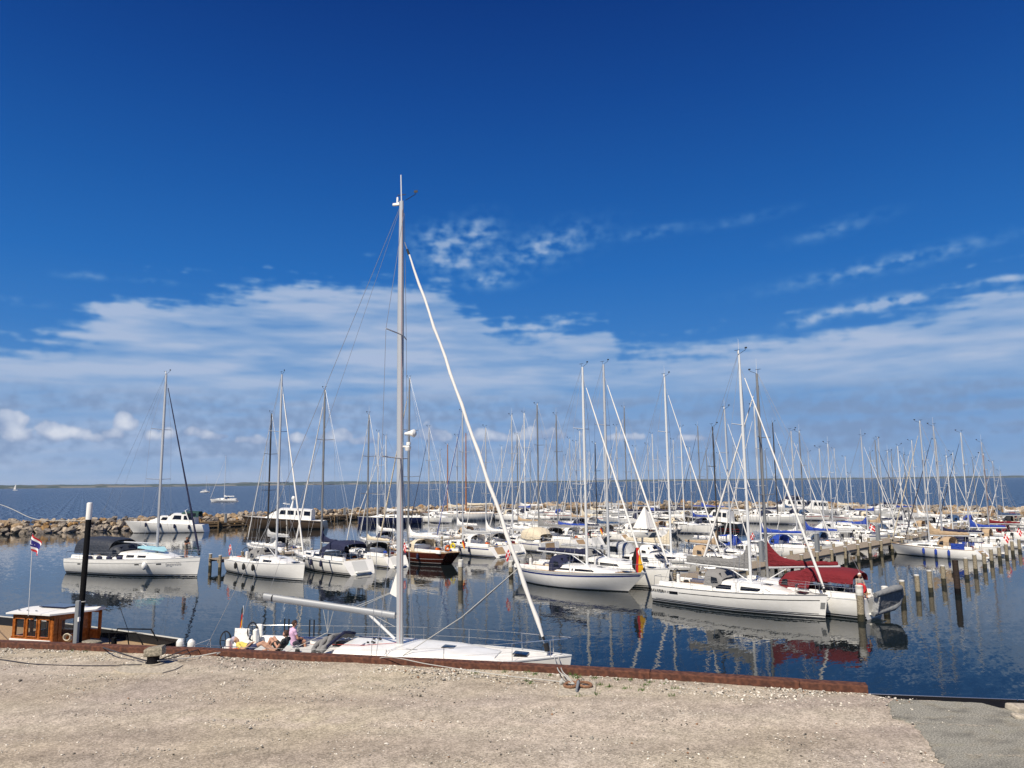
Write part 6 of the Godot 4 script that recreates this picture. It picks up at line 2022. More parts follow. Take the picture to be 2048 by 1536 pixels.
# ------------------------------------------------------------------ people: tapered bones joined into one surface
func person(called: String, label: String, where: Vector3, yaw: float, pose: String, tint: Array, cell := 0.02) -> void:
	# tint: top, legs, skin, hair (linear)
	var shirt := 0
	var legs := 1
	var skin := 2
	var hair := 3
	var B := []      # [a, b, radius a, radius b, colour]
	var hip := Vector3(0, 0.1, 0)
	var chest := Vector3(-0.06, 0.5, 0)
	var neck := Vector3(-0.03, 0.66, 0)
	var head := Vector3(0.02, 0.83, 0)
	var knee := Vector3(0.42, 0.12, 0.11)
	var foot := Vector3(0.46, -0.3, 0.11)
	var elbow := Vector3(0.06, 0.3, 0.24)
	var hand := Vector3(0.28, 0.26, 0.12)
	if pose == "stand":
		hip = Vector3(0, 0.95, 0); chest = Vector3(0, 1.32, 0); neck = Vector3(0.02, 1.48, 0); head = Vector3(0.06, 1.62, 0)
		knee = Vector3(0.04, 0.5, 0.09); foot = Vector3(0.0, 0.07, 0.09); elbow = Vector3(0.14, 1.14, 0.22); hand = Vector3(0.4, 1.26, 0.08)
	elif pose == "recline":
		hip = Vector3(0, 0.11, 0); chest = Vector3(-0.27, 0.38, 0); neck = Vector3(-0.33, 0.54, 0); head = Vector3(-0.26, 0.68, 0)
		knee = Vector3(0.34, 0.48, 0.1); foot = Vector3(0.56, 0.06, 0.1); elbow = Vector3(-0.1, 0.22, 0.26); hand = Vector3(0.12, 0.33, 0.12)
	elif pose == "lie":
		hip = Vector3(0, 0.12, 0); chest = Vector3(-0.36, 0.2, 0); neck = Vector3(-0.52, 0.3, 0); head = Vector3(-0.6, 0.42, 0)
		knee = Vector3(0.42, 0.3, 0.1); foot = Vector3(0.8, 0.08, 0.1); elbow = Vector3(-0.2, 0.12, 0.3); hand = Vector3(0.0, 0.28, 0.14)
	var up := (neck - chest).normalized()
	B.append([hip, hip.lerp(chest, 0.5), 0.135, 0.125, legs if pose != "sit" else shirt])
	B.append([hip.lerp(chest, 0.45), chest, 0.125, 0.14, shirt])
	B.append([chest, neck, 0.13, 0.06, shirt])
	B.append([neck, head, 0.052, 0.055, skin])
	B.append([head + up * 0.01, head + up * 0.05, 0.092, 0.088, skin])
	B.append([head - up * 0.05 + Vector3(0.03, 0, 0), head, 0.058, 0.08, skin])                    # jaw
	B.append([head + Vector3(0.1, -0.005, 0), head + Vector3(0.085, 0.02, 0), 0.02, 0.014, skin])     # nose
	B.append([head + up * 0.07 + Vector3(-0.02, 0, 0), head + up * 0.03 + Vector3(-0.05, 0, 0), 0.094, 0.09, hair])
	for s in [-1.0, 1.0]:
		var z := Vector3(0, 0, s)
		var sh := chest + up * 0.1 + z * 0.17
		var kn := Vector3(knee.x, knee.y, knee.z * s)
		var ft := Vector3(foot.x, foot.y, foot.z * s)
		var el := Vector3(elbow.x, elbow.y, elbow.z * s)
		var hn := Vector3(hand.x, hand.y, hand.z * s)
		B.append([head + z * 0.09 + Vector3(-0.01, -0.02, 0), head + z * 0.095 + Vector3(-0.01, 0.015, 0), 0.018, 0.02, skin])
		B.append([chest + up * 0.06, sh, 0.09, 0.07, shirt])
		B.append([sh, sh.lerp(el, 0.45), 0.062, 0.052, shirt])
		B.append([sh.lerp(el, 0.45), el, 0.046, 0.04, skin])
		B.append([el, hn, 0.04, 0.028, skin])
		B.append([hn, hn + (hn - el).normalized() * 0.07, 0.032, 0.026, skin])
		B.append([hip + z * 0.08, kn.lerp(hip + z * 0.08, 0.45), 0.1, 0.085, legs])
		B.append([kn.lerp(hip + z * 0.08, 0.45), kn, 0.078, 0.058, skin])
		B.append([kn, ft.lerp(kn, 0.55), 0.056, 0.06, skin])
		B.append([ft.lerp(kn, 0.55), ft, 0.058, 0.038, skin])
		B.append([ft + Vector3(-0.03, -0.03, 0), ft + Vector3(0.15, -0.035, 0), 0.038, 0.03, skin])
	var lo := Vector3.INF
	var hi := -Vector3.INF
	for b in B:
		for k in 2:
			lo = lo.min(b[k] - Vector3.ONE * (b[2 + k] + 0.06)); hi = hi.max(b[k] + Vector3.ONE * (b[2 + k] + 0.06))
	var n := Vector3i(((hi - lo) / cell).ceil()) + Vector3i.ONE
	var f := PackedFloat32Array()
	f.resize(n.x * n.y * n.z)
	f.fill(1.0)
	var who := PackedInt32Array()
	who.resize(f.size())
	var best := PackedFloat32Array()
	best.resize(f.size())
	best.fill(9.0)
	for b in B:
		var a: Vector3 = b[0]
		var ab: Vector3 = b[1] - a
		var l2 := maxf(ab.length_squared(), 1e-8)
		var rmax: float = maxf(b[2], b[3]) + 0.06
		var i0 := Vector3i(((a.min(b[1]) - Vector3.ONE * rmax - lo) / cell).floor()).max(Vector3i.ZERO)
		var i1 := Vector3i(((a.max(b[1]) + Vector3.ONE * rmax - lo) / cell).ceil()).min(n - Vector3i.ONE)
		for x in range(i0.x, i1.x + 1):
			for y in range(i0.y, i1.y + 1):
				for z in range(i0.z, i1.z + 1):
					var q := lo + Vector3(x, y, z) * cell
					var t := clampf((q - a).dot(ab) / l2, 0.0, 1.0)
					var d: float = q.distance_to(a + ab * t) - lerpf(b[2], b[3], t)
					var k := (x * n.y + y) * n.z + z
					if d < best[k]:
						best[k] = d; who[k] = b[4]
					var o := f[k]
					var h := maxf(0.035 - absf(o - d), 0.0) / 0.035
					f[k] = minf(o, d) - h * h * 0.035 * 0.25
	var verts := PackedVector3Array()
	var cols := PackedColorArray()
	var ids := {}
	for x in n.x - 1:
		for y in n.y - 1:
			for z in n.z - 1:
				var k := (x * n.y + y) * n.z + z
				var c := [f[k], f[k + n.y * n.z], f[k + n.z], f[k + n.y * n.z + n.z], f[k + 1], f[k + n.y * n.z + 1], f[k + n.z + 1], f[k + n.y * n.z + n.z + 1]]
				var m := 0
				for i in 8:
					if c[i] < 0.0: m += 1
				if m == 0 or m == 8: continue
				var s := Vector3.ZERO
				var cnt := 0
				for e in [[0, 1], [2, 3], [4, 5], [6, 7], [0, 2], [1, 3], [4, 6], [5, 7], [0, 4], [1, 5], [2, 6], [3, 7]]:
					var u: float = c[e[0]]
					var v: float = c[e[1]]
					if (u < 0.0) != (v < 0.0):
						var pa := Vector3(e[0] & 1, (e[0] >> 1) & 1, e[0] >> 2)
						var pb := Vector3(e[1] & 1, (e[1] >> 1) & 1, e[1] >> 2)
						s += pa.lerp(pb, u / (u - v)); cnt += 1
				ids[k] = verts.size()
				verts.append(lo + (Vector3(x, y, z) + s / cnt) * cell)
				cols.append(tint[who[k]])
	var st := SurfaceTool.new()
	st.begin(Mesh.PRIMITIVE_TRIANGLES)
	for i in verts.size():
		st.set_color(cols[i]); st.set_smooth_group(0); st.add_vertex(verts[i])
	var dx := n.y * n.z
	for key in ids:
		var k: int = key
		for ax in [[dx, n.z, 1], [n.z, 1, dx], [1, dx, n.z]]:
			var e: int = k + ax[0]
			if (f[k] < 0.0) == (f[e] < 0.0): continue
			if not (ids.has(k - ax[1]) and ids.has(k - ax[2]) and ids.has(k - ax[1] - ax[2])): continue
			var q := [ids[k], ids[k - ax[1]], ids[k - ax[1] - ax[2]], ids[k - ax[2]]]
			if f[k] < 0.0:
				for i in [0, 2, 1, 0, 3, 2]: st.add_index(q[i])
			else:
				for i in [0, 1, 2, 0, 2, 3]: st.add_index(q[i])
	st.generate_normals()
	var arr := st.commit_to_arrays()
	# fingers, bent and unequal, in the same mesh
	var fg := MB.new()
	for s in [-1.0, 1.0]:
		var hn := Vector3(hand.x, hand.y, hand.z * s)
		var el := Vector3(elbow.x, elbow.y, elbow.z * s)
		var d := (hn - el).normalized()
		var w := d.cross(Vector3.UP).normalized()
		var down := w.cross(d).normalized() * -1.0
		for k in 4:
			var r0 := hn + d * 0.085 + w * (k - 1.5) * 0.019
			var ln: float = [0.055, 0.066, 0.062, 0.046][k]
			fg.tube([r0, r0 + d * ln * 0.5 + down * 0.01, r0 + d * ln * 0.75 + down * 0.035], [0.0095, 0.009, 0.007], 6)
		var th: Vector3 = hn + d * 0.03 + w * (0.036 * -s)
		fg.tube([th, th + w * -s * 0.024 + d * 0.03, th + w * -s * 0.02 + d * 0.062], [0.012, 0.01, 0.008], 6)
	var mesh := ArrayMesh.new()
	mesh.add_surface_from_arrays(Mesh.PRIMITIVE_TRIANGLES, arr)
	var t := thing(called, label, "person")
	t.position = where
	t.rotation.y = yaw
	var bm := mat("body", Color.WHITE, 0.8)
	bm.vertex_color_use_as_albedo = true
	var fa := fg.mesh()
	fa.surface_set_material(0, mat("skin", Color(tint[skin]).linear_to_srgb(), 0.6))
	mesh.surface_set_material(0, bm)
	var fm := fa.surface_get_arrays(0)
	mesh.add_surface_from_arrays(Mesh.PRIMITIVE_TRIANGLES, fm)
	mesh.surface_set_material(1, M["skin"])
	raw("body", mesh, null, t)

# ------------------------------------------------------------------ the large yacht at the quay
func make_quay_yacht() -> void:
	var foot := deep(800, 1290, 29.2)
	var hd := Vector3(0.978, 0, 0.205).normalized()
	var d := ray(787, 402)
	var top := EYE.y + d.y * (-foot.z / -d.z)
	var L := 14.6
	var y := sailboat("large white racing yacht with bare grey boom moored along the quay", foot, hd, L, top, {"cover": "", "jib": "sailcloth", "mastm": "alu", "lod": 0, "stern": "plumb", "wind": "", "wheels": 2, "mast_f": 0.455, "sd": 23, "jib_top": 0.895, "teak": false, "house_h": 0.34, "spread": 2, "boom_up": 0.75, "lazy": false, "boot": "black_stripe"})
	var p: Dictionary = y.get_meta("hull_numbers")
	var mx := L * (0.5 - 0.455)
	# heavier spars than the rest
	for c in y.get_children():
		if c.name.begins_with("forestay") or c.name.begins_with("furler") or c.name.begins_with("boom") or c.name.begins_with("vang") or c.name == "mast" or c.name.begins_with("furled") or c.name.begins_with("mainsheet"):
			if c.name == "mast":
				continue
			y.remove_child(c)
			c.free()
	var mast := y.get_node("mast") as MeshInstance3D
	var mb := MB.new()
	var rings := []
	for k in 11:
		var t := k / 10.0
		var ring := PackedVector3Array()
		var s := lerpf(1.0, 0.66, smoothstep(0.7, 1.0, t))
		for j in 14:
			var a := TAU * j / 14
			ring.append(Vector3(mx - 0.12 * sin(t * PI * 0.5) + cos(a) * 0.142 * s, lerpf(dk(p, mx), top, t), sin(a) * 0.095 * s))
		rings.append(ring)
	mb.loft(rings)
	mast.mesh = mb.mesh()
	mast.material_override = M["alu_bright"]
	mb = MB.new()
	for k in 30:
		var yy := lerpf(dk(p, mx) + 1.2, top - 0.3, k / 29.0)
		mb.box(Vector3(mx + 0.165 * (1.0 if yy < 14 else 0.8) - 0.1, yy, 0.05), Vector3(0.02, 0.02, 0.02))
	wire(mast, "halyard", [Vector3(mx + 0.03, dk(p, mx) + 0.4, 0.115), Vector3(mx + 0.0, lerpf(2.0, top, 0.5), 0.11), Vector3(mx - 0.06, top - 0.4, 0.085)], 0.005, M["rope_red"], 5)
	wire(mast, "halyard", [Vector3(mx + 0.14, dk(p, mx) + 0.4, 0.08), Vector3(mx - 0.02, top - 0.4, 0.08)], 0.007, M["rope_dark"], 5)
	mb = MB.new()
	mb.tube([Vector3(mx + 0.12, 9.95, 0), Vector3(mx + 0.34, 9.97, 0), Vector3(mx + 0.5, 9.97, 0), Vector3(mx + 0.58, 9.97, 0)], [0.05, 0.1, 0.17, 0.1], 12)
	part("horn_light", mb, M["gelcoat"], mast)
	mb = MB.new()
	mb.box(Vector3(mx + 0.2, 9.45, 0), Vector3(0.28, 0.06, 0.22))
	mb.tube([Vector3(mx + 0.28, 9.5, 0), Vector3(mx + 0.28, 9.62, 0)], 0.09, 10)
	mb.tube([Vector3(mx + 0.25, 9.28, 0), Vector3(mx + 0.25, 9.42, 0)], [0.1, 0.14], 10)
	part("steaming_light", mb, M["gelcoat"], mast)
	mb = MB.new()
	mb.tube([Vector3(mx - 0.12, top, 0), Vector3(mx - 0.16, top + 1.15, 0)], [0.03, 0.024], 7)
	part("antenna", mb, M["alu_white"], mast)
	mb = MB.new()
	mb.rbox(Vector3(mx - 0.36, top - 0.12, 0), Vector3(0.3, 0.1, 0.1), 0.02)
	mb.tube([Vector3(mx - 0.3, top - 0.06, 0), Vector3(mx - 0.3, top + 0.16, 0), Vector3(mx - 0.3, top + 0.2, 0)], [0.05, 0.045, 0.01], 8)
	part("masthead_crane", mb, M["gelcoat"], mast)
	# boom with its tackle
	var ba := Vector3(mx - 0.2, 2.92, 0)
	var bend := deep(527, 1194, 30.35)
	var bb := y.to_local(bend)
	bb = Vector3(bb.x, bb.y - 0.0, 0.0)
	mb = MB.new()
	var rr := []
	for k in 7:
		var t := k / 6.0
		var ring := PackedVector3Array()
		for j in 14:
			var a := TAU * j / 14
			ring.append(ba.lerp(bb, t) + Vector3(0, sin(a) * lerpf(0.13, 0.15, t), cos(a) * 0.1))
		rr.append(ring)
	mb.loft(rr)
	var boom := part("boom", mb, M["alu_boom"], y)
	mb = MB.new()
	var e0 := ba.lerp(bb, 0.995)
	mb.ball(e0 + (bb - ba).normalized() * 0.02, Vector3(0.04, 0.15, 0.1), 10)
	part("end_cap", mb, M["pink"], boom)
	mb = MB.new()
	mb.ring(ba.lerp(bb, 0.93), (bb - ba).normalized(), 0.13, 0.02, 16, 5)
	part("band", mb, M["rubber"], boom)
	mb = MB.new()
	mb.box(ba + Vector3(0.06, -0.02, 0), Vector3(0.2, 0.1, 0.06))
	part("gooseneck", mb, M["steel"], boom)
	wire(y, "vang_strut", [Vector3(mx - 0.22, dk(p, mx) + 0.55, 0), ba.lerp(bb, 0.19) + Vector3(0, -0.12, 0)], 0.055, M["alu_white"], 8)
	wire(y, "vang_rope", [Vector3(mx - 0.2, dk(p, mx) + 1.0, 0.03), ba.lerp(bb, 0.15) + Vector3(0, -0.12, 0.03)], 0.01, M["rope"], 4)
	for k in 3:
		wire(y, "mainsheet_part", [ba.lerp(bb, [0.46, 0.5, 0.54][k]) + Vector3(0, -0.14, 0), Vector3(mx - 3.0, 2.2, 0.04)], 0.012, M["rope"], 4)
	wire(y, "mainsheet_tail", [Vector3(mx - 3.0, 2.2, 0.04), Vector3(mx - 4.3, 1.6, 1.3)], 0.012, M["rope"], 4)
	# clew of the sail rolled into the mast
	mb = MB.new()
	mb.tri(Vector3(mx - 0.15, 4.6, 0.02), Vector3(mx - 0.15, 3.6, 0.02), Vector3(mx - 0.42, 3.75, 0.06))
	mb.tri(Vector3(mx - 0.15, 4.6, 0.0), Vector3(mx - 0.42, 3.75, 0.04), Vector3(mx - 0.15, 3.6, 0.0))
	part("sail_clew", mb, M["sailcloth"], mast)
	for k in 2: wire(y, "outhaul", [Vector3(mx - 0.42, 3.75 + 0.03 * k, 0.05), ba.lerp(bb, 0.26 + 0.03 * k) + Vector3(0, 0.14, 0.05)], 0.01, M["rope"], 4)
	# furled genoa, thicker, with sheets
	var bow := Vector3(L * 0.5 - 0.95, hull_sheer(p, 0.95) + 0.35, 0)
	var jt := Vector3(mx + 0.03, lerpf(dk(p, mx) + 0.3, top, 0.9), 0)
	mb = MB.new()
	var pts := []
	var rad := []
	for k in 25:
		var t := k / 24.0
		pts.append(bow.lerp(jt, 0.02 + t * 0.945) + Vector3(0.02 * sin(k * 1.9), 0, 0.02 * cos(k * 1.3)))
		rad.append((0.085 - 0.035 * t) * (1.0 + 0.14 * sin(k * 2.4)) * (0.6 if k == 0 or k == 24 else 1.0))
	mb.tube(pts, rad, 9)
	part("furled_genoa", mb, M["sailcloth"], y, 0.3)
	mb = MB.new()
	mb.tube([bow.lerp(jt, 0.966), bow.lerp(jt, 0.98)], 0.05, 8)
	mb.tube([bow + Vector3(0.05, -0.2, 0), bow + Vector3(0, 0.08, 0)], 0.1, 10)
	mb.tube([bow.lerp(jt, 0.01), bow.lerp(jt, 0.04)], 0.05, 8)
	part("furler", mb, M["rubber"], y)
	wire(y, "headstay", [bow + Vector3(0.1, -0.4, 0), jt], 0.02, M["wire"], 5)
	var clew := bow.lerp(jt, 0.175)
	for s in [-1.0, 1.0]:
		wire(y, "genoa_sheet", [clew, clew.lerp(Vector3(mx + 0.6, 1.75, s * 1.3), 0.5) + Vector3(0, -0.22, 0), Vector3(mx + 0.6, 1.75, s * 1.3)], 0.016, M["rope"] if s > 0 else M["rope_dark"], 5)
	# deck gear
	for h in [[mx - 1.1, 0.35, 0.62, 0.5], [mx - 2.4, -0.1, 0.5, 0.3], [mx + 2.55, 0.0, 0.62, 0.62], [mx + 0.75, 0.75, 0.5, 0.1], [mx - 0.4, 0.85, 0.55, 0.1], [mx + 1.0, -0.7, 0.5, 0.1]]:
		mb = MB.new()
		var yy := dk(p, h[0]) + (0.36 if h[0] < mx + 0.8 else (0.17 if h[0] < mx + 2.0 else 0.12))
		if absf(h[1]) > 0.6: yy -= 0.06
		mb.rbox(Vector3(h[0], yy, h[1]), Vector3(h[2], 0.06, h[3]), 0.02, Basis(Vector3(0, 0, 1), -0.05))
		part("deck_hatch", mb, M["window"], y)
	for s in [-1.0, 1.0]:
		wire(y, "grab_rail", [Vector3(mx - 2.6, dk(p, mx - 2) + 0.3, s * 1.0), Vector3(mx - 2.4, dk(p, mx - 2) + 0.42, s * 1.0), Vector3(mx - 1.2, dk(p, mx - 2) + 0.4, s * 1.0), Vector3(mx - 1.1, dk(p, mx - 2) + 0.3, s * 1.0)], 0.018, M["steel"], 6)
		mb = MB.new()
		mb.tube([Vector3(-0.2 * L, dk(p, -2) + 0.25, s * 1.35), Vector3(-0.2 * L, dk(p, -2) + 0.4, s * 1.35)], [0.1, 0.08], 10)
		part("winch", mb, M["rubber"], y)
		wire(y, "jib_track", [Vector3(mx - 0.9, dk(p, mx - 0.5) + 0.06, s * 1.6), Vector3(mx + 1.0, dk(p, mx) + 0.06, s * 1.55)], 0.02, M["rubber"], 4)
	wire(y, "deck_line", [Vector3(mx - 0.1, dk(p, mx) + 0.42, 0.1), Vector3(mx - 1.2, dk(p, mx) + 0.4, 0.6), Vector3(mx - 3.4, dk(p, mx - 3) + 0.45, 0.7)], 0.01, M["rope_red"], 4)
	for s in [-1.0, 1.0]:
		for k in 5:
			var xa: float = mx - 2.6 + k * 1.15
			mb = MB.new()
			var w0: float = half_beam(p, xa) - 0.28
			var w1: float = half_beam(p, xa + 1.0) - 0.28
			mb.quad(Vector3(xa, dk(p, xa) + 0.014, s * w0), Vector3(xa + 1.0, dk(p, xa + 1.0) + 0.014, s * w1), Vector3(xa + 1.0, dk(p, xa + 1.0) + 0.03, s * (w1 - 0.34)), Vector3(xa, dk(p, xa) + 0.03, s * (w0 - 0.34)))
			part("nonslip_panel", mb, M["deck_grey"], y)
	for k in 6:
		mb = MB.new()
		mb.rbox(Vector3(mx - 0.9 - 0.13 * (k % 3), dk(p, mx) + 0.46, (0.25 + 0.12 * (k / 3)) * (1.0 if k % 2 else -1.0)), Vector3(0.1, 0.06, 0.05), 0.01)
		part("rope_clutch", mb, M["rubber"], y)
	# folded sprayhood and cushions
	mb = MB.new()
	for k in 3:
		var arch := []
		var rd := []
		for j in 11:
			var t := PI * j / 10
			arch.append(Vector3(-0.1 * L - 0.5 - 0.18 * k + 0.1 * sin(t * 3.0 + k), dk(p, -2) + 0.32 + sin(t) * (0.3 - 0.08 * k) + 0.03 * sin(j * 2.0), cos(t) * 1.35))
			rd.append(0.1 + 0.03 * sin(j * 1.7 + k))
		mb.tube(arch, rd, 8)
	part("folded_sprayhood", mb, M["cloth_grey"], y, 0.3)
	mb = MB.new()
	mb.tube([Vector3(-0.1 * L - 0.3, dk(p, -2) + 0.5, -1.25), Vector3(-0.1 * L - 0.2, dk(p, -2) + 0.78, 0), Vector3(-0.1 * L - 0.3, dk(p, -2) + 0.5, 1.25)], 0.06, 7)
	part("hood_cover", mb, M["cloth_navy"], y)
	# stern: towels on the rail, box, ensign
	mb = MB.new()
	for k in 5:
		var x := -0.5 * L + 0.5 + 0.13 * k
		mb.quad(Vector3(x, dk(p, -7) + 0.74, -0.62 + 0.03 * sin(k * 2.0)), Vector3(x + 0.13, dk(p, -7) + 0.74, -0.62 + 0.03 * sin(k * 2.0 + 2.0)), Vector3(x + 0.13, dk(p, -7) - 0.05, -0.56 + 0.05 * sin(k * 2.0 + 2.0)), Vector3(x, dk(p, -7) - 0.05, -0.56 + 0.05 * sin(k * 2.0)))
	part("towel", mb, M["cloth_white"], y)
	mb = MB.new()
	mb.rbox(Vector3(-0.5 * L + 1.15, dk(p, -7) + 0.5, -1.4), Vector3(0.3, 0.55, 0.14), 0.04)
	part("rail_locker", mb, M["gelcoat"], y)
	flag(y, Vector3(-0.5 * L + 0.65, dk(p, -7) + 0.3, -0.9), 0.75, 0.34, "german", 2.6, Vector3(0.02, 1, 0))
	for s in [-0.4, 0.75]:
		mb = MB.new()
		mb.tube([Vector3(-0.5 * L + 2.6 + s, dk(p, -5) + 0.2, -1.6), Vector3(-0.5 * L + 2.6 + s, dk(p, -5) + 0.95, -1.6), Vector3(-0.5 * L + 2.8 + s, dk(p, -5) + 0.95, -1.6), Vector3(-0.5 * L + 2.8 + s, dk(p, -5) + 0.2, -1.6)], 0.03, 6)
		part("rail_hoop", mb, M["rubber"], y)
	for k in 2:
		mb = MB.new()
		var c := Vector3(-0.5 * L - 0.35 - 0.5 * k, 1.5, 1.1)
		mb.tube([c, c + Vector3(0.05, 0.15, 0), c + Vector3(0.05, 0.4, 0), c + Vector3(0.02, 0.5, 0)], [0.05, 0.15, 0.15, 0.05], 10)
		part("stern_fender", mb, M["gelcoat"], y)
	for k in 5: fender(y, hull_point(p, 0.2 + 0.13 * k, hull_sheer(p, 0.2 + 0.13 * k), 1.0, 0.1) + Vector3(0, -0.1, 0), M["gelcoat"], 0.1, 0.7)
	# people aboard
	var yaw := atan2(-hd.z, hd.x)
	person("person", "person in pale pink top with lilac shoulders seated in the racing yacht's cockpit", y.to_global(Vector3(-4.1, dk(p, -4) + 0.12, -0.55)), yaw + 0.9, "sit", [Color(0.62, 0.4, 0.58), Color(0.04, 0.04, 0.06), Color(0.42, 0.22, 0.15), Color(0.045, 0.02, 0.014)], 0.018)
	person("person", "reclining person in charcoal shirt with bare bent legs on the racing yacht", y.to_global(Vector3(-4.0, dk(p, -4) + 0.16, 0.75)), yaw + PI - 0.15, "recline", [Color(0.03, 0.032, 0.036), Color(0.02, 0.02, 0.02), Color(0.48, 0.27, 0.19), Color(0.05, 0.025, 0.016)], 0.018)
	person("person", "person in yellow shirt and lilac cap lying at the racing yacht's stern quarter", y.to_global(Vector3(-4.85, dk(p, -5.7) + 0.3, 1.35)), yaw + 0.2, "lie", [Color(0.7, 0.56, 0.13), Color(0.02, 0.03, 0.09), Color(0.45, 0.26, 0.18), Color(0.4, 0.36, 0.44)], 0.018)
	# lines ashore
	var ringp := at(1146, 1368, GROUND + 0.12)
	var bowp := y.to_global(Vector3(L * 0.5 - 0.6, hull_sheer(p, 0.97), 0.3))
	for k in 2:
		var a := bowp + Vector3(0.15 * k, 0, 0)
		var edge := at(1117 + 7 * k, 1341, GROUND + 0.24)
		line_of("mooring_line", "doubled pale bow line from the racing yacht to the iron rings", [a, edge, edge.lerp(ringp, 0.5) + Vector3(0, 0.02, 0), ringp + Vector3(0.04 * k, 0, 0)], 0.018, M["rope"])
	line_of("mooring_line", "long pale spring line from the iron rings along the beam to the racing yacht", [ringp, at(1110, 1362, GROUND + 0.1), at(1000, 1350, GROUND + 0.12), at(860, 1329, GROUND + 0.22), at(772, 1314, GROUND + 0.28), y.to_global(Vector3(mx - 0.7, hull_sheer(p, 0.5), 2.1))], 0.015, M["rope"])
	var mbk := MB.new()
	for k in 3: mbk.ring(at(1121, 1366, GROUND + 0.08) + Vector3(0.04 * k, 0.03 * k, 0), Vector3(1, 0.3 * k, 0.2).normalized(), 0.07, 0.025, 12, 5)
	tag(part("rope_knot", mbk, M["rope"]), "bulky rope knot lying beside the rusty iron rings", "knot")
	var bol := at(306, 1331, GROUND) + Vector3(0, 0.18, 0)
	line_of("mooring_line", "black line slung from the bollard over the beam to the wheelhouse boat", [bol + Vector3(-0.2, 0.0, 0.1), at(262, 1313, GROUND + 0.15), at(215, 1298, GROUND + 0.26), deep(190, 1290, 31.5)], 0.025, M["rope_dark"])
	line_of("mooring_line", "pale stern line from the bollard over the beam to the racing yacht", [bol + Vector3(0.2, 0, 0.1), at(380, 1315, GROUND + 0.1), at(440, 1305, GROUND + 0.24), y.to_global(Vector3(-L * 0.5 + 0.5, 1.35, 1.6))], 0.02, M["rope"])
	for k in 2:
		line_of("mooring_line", "dark line from the bollard towards the white stern fenders", [bol + Vector3(0.2, 0, -0.05), at(338 + 14 * k, 1312 + 2 * k, GROUND + 0.2), at(368 + 22 * k, 1301, GROUND + 0.3), deep(392 + 20 * k, 1296, 30.6)], 0.018, M["rope_dark"])
	line_of("ground_line", "thin dark rope lying slack across the gravel to the bollard", [at(-60, 1310, GROUND + 0.03), at(10, 1320, GROUND + 0.03), at(70, 1328, GROUND + 0.03), at(150, 1331, GROUND + 0.03), at(220, 1331, GROUND + 0.03), at(270, 1329, GROUND + 0.08), bol + Vector3(0, -0.1, 0.2)], 0.016, M["rope_dark"])

func line_of(called: String, label: String, path: Array, r: float, m: Material) -> void:
	var c := Curve3D.new()
	for i in path.size():
		var tn: Vector3 = (path[mini(i + 1, path.size() - 1)] - path[maxi(0, i - 1)]) * 0.16
		c.add_point(path[i], -tn, tn)
	c.bake_interval = 0.25
	var pts := Array(c.get_baked_points())
	var mb := MB.new()
	mb.tube(pts, r, 6)
	tag(part(called, mb, m), label, "rope", "mooring lines")

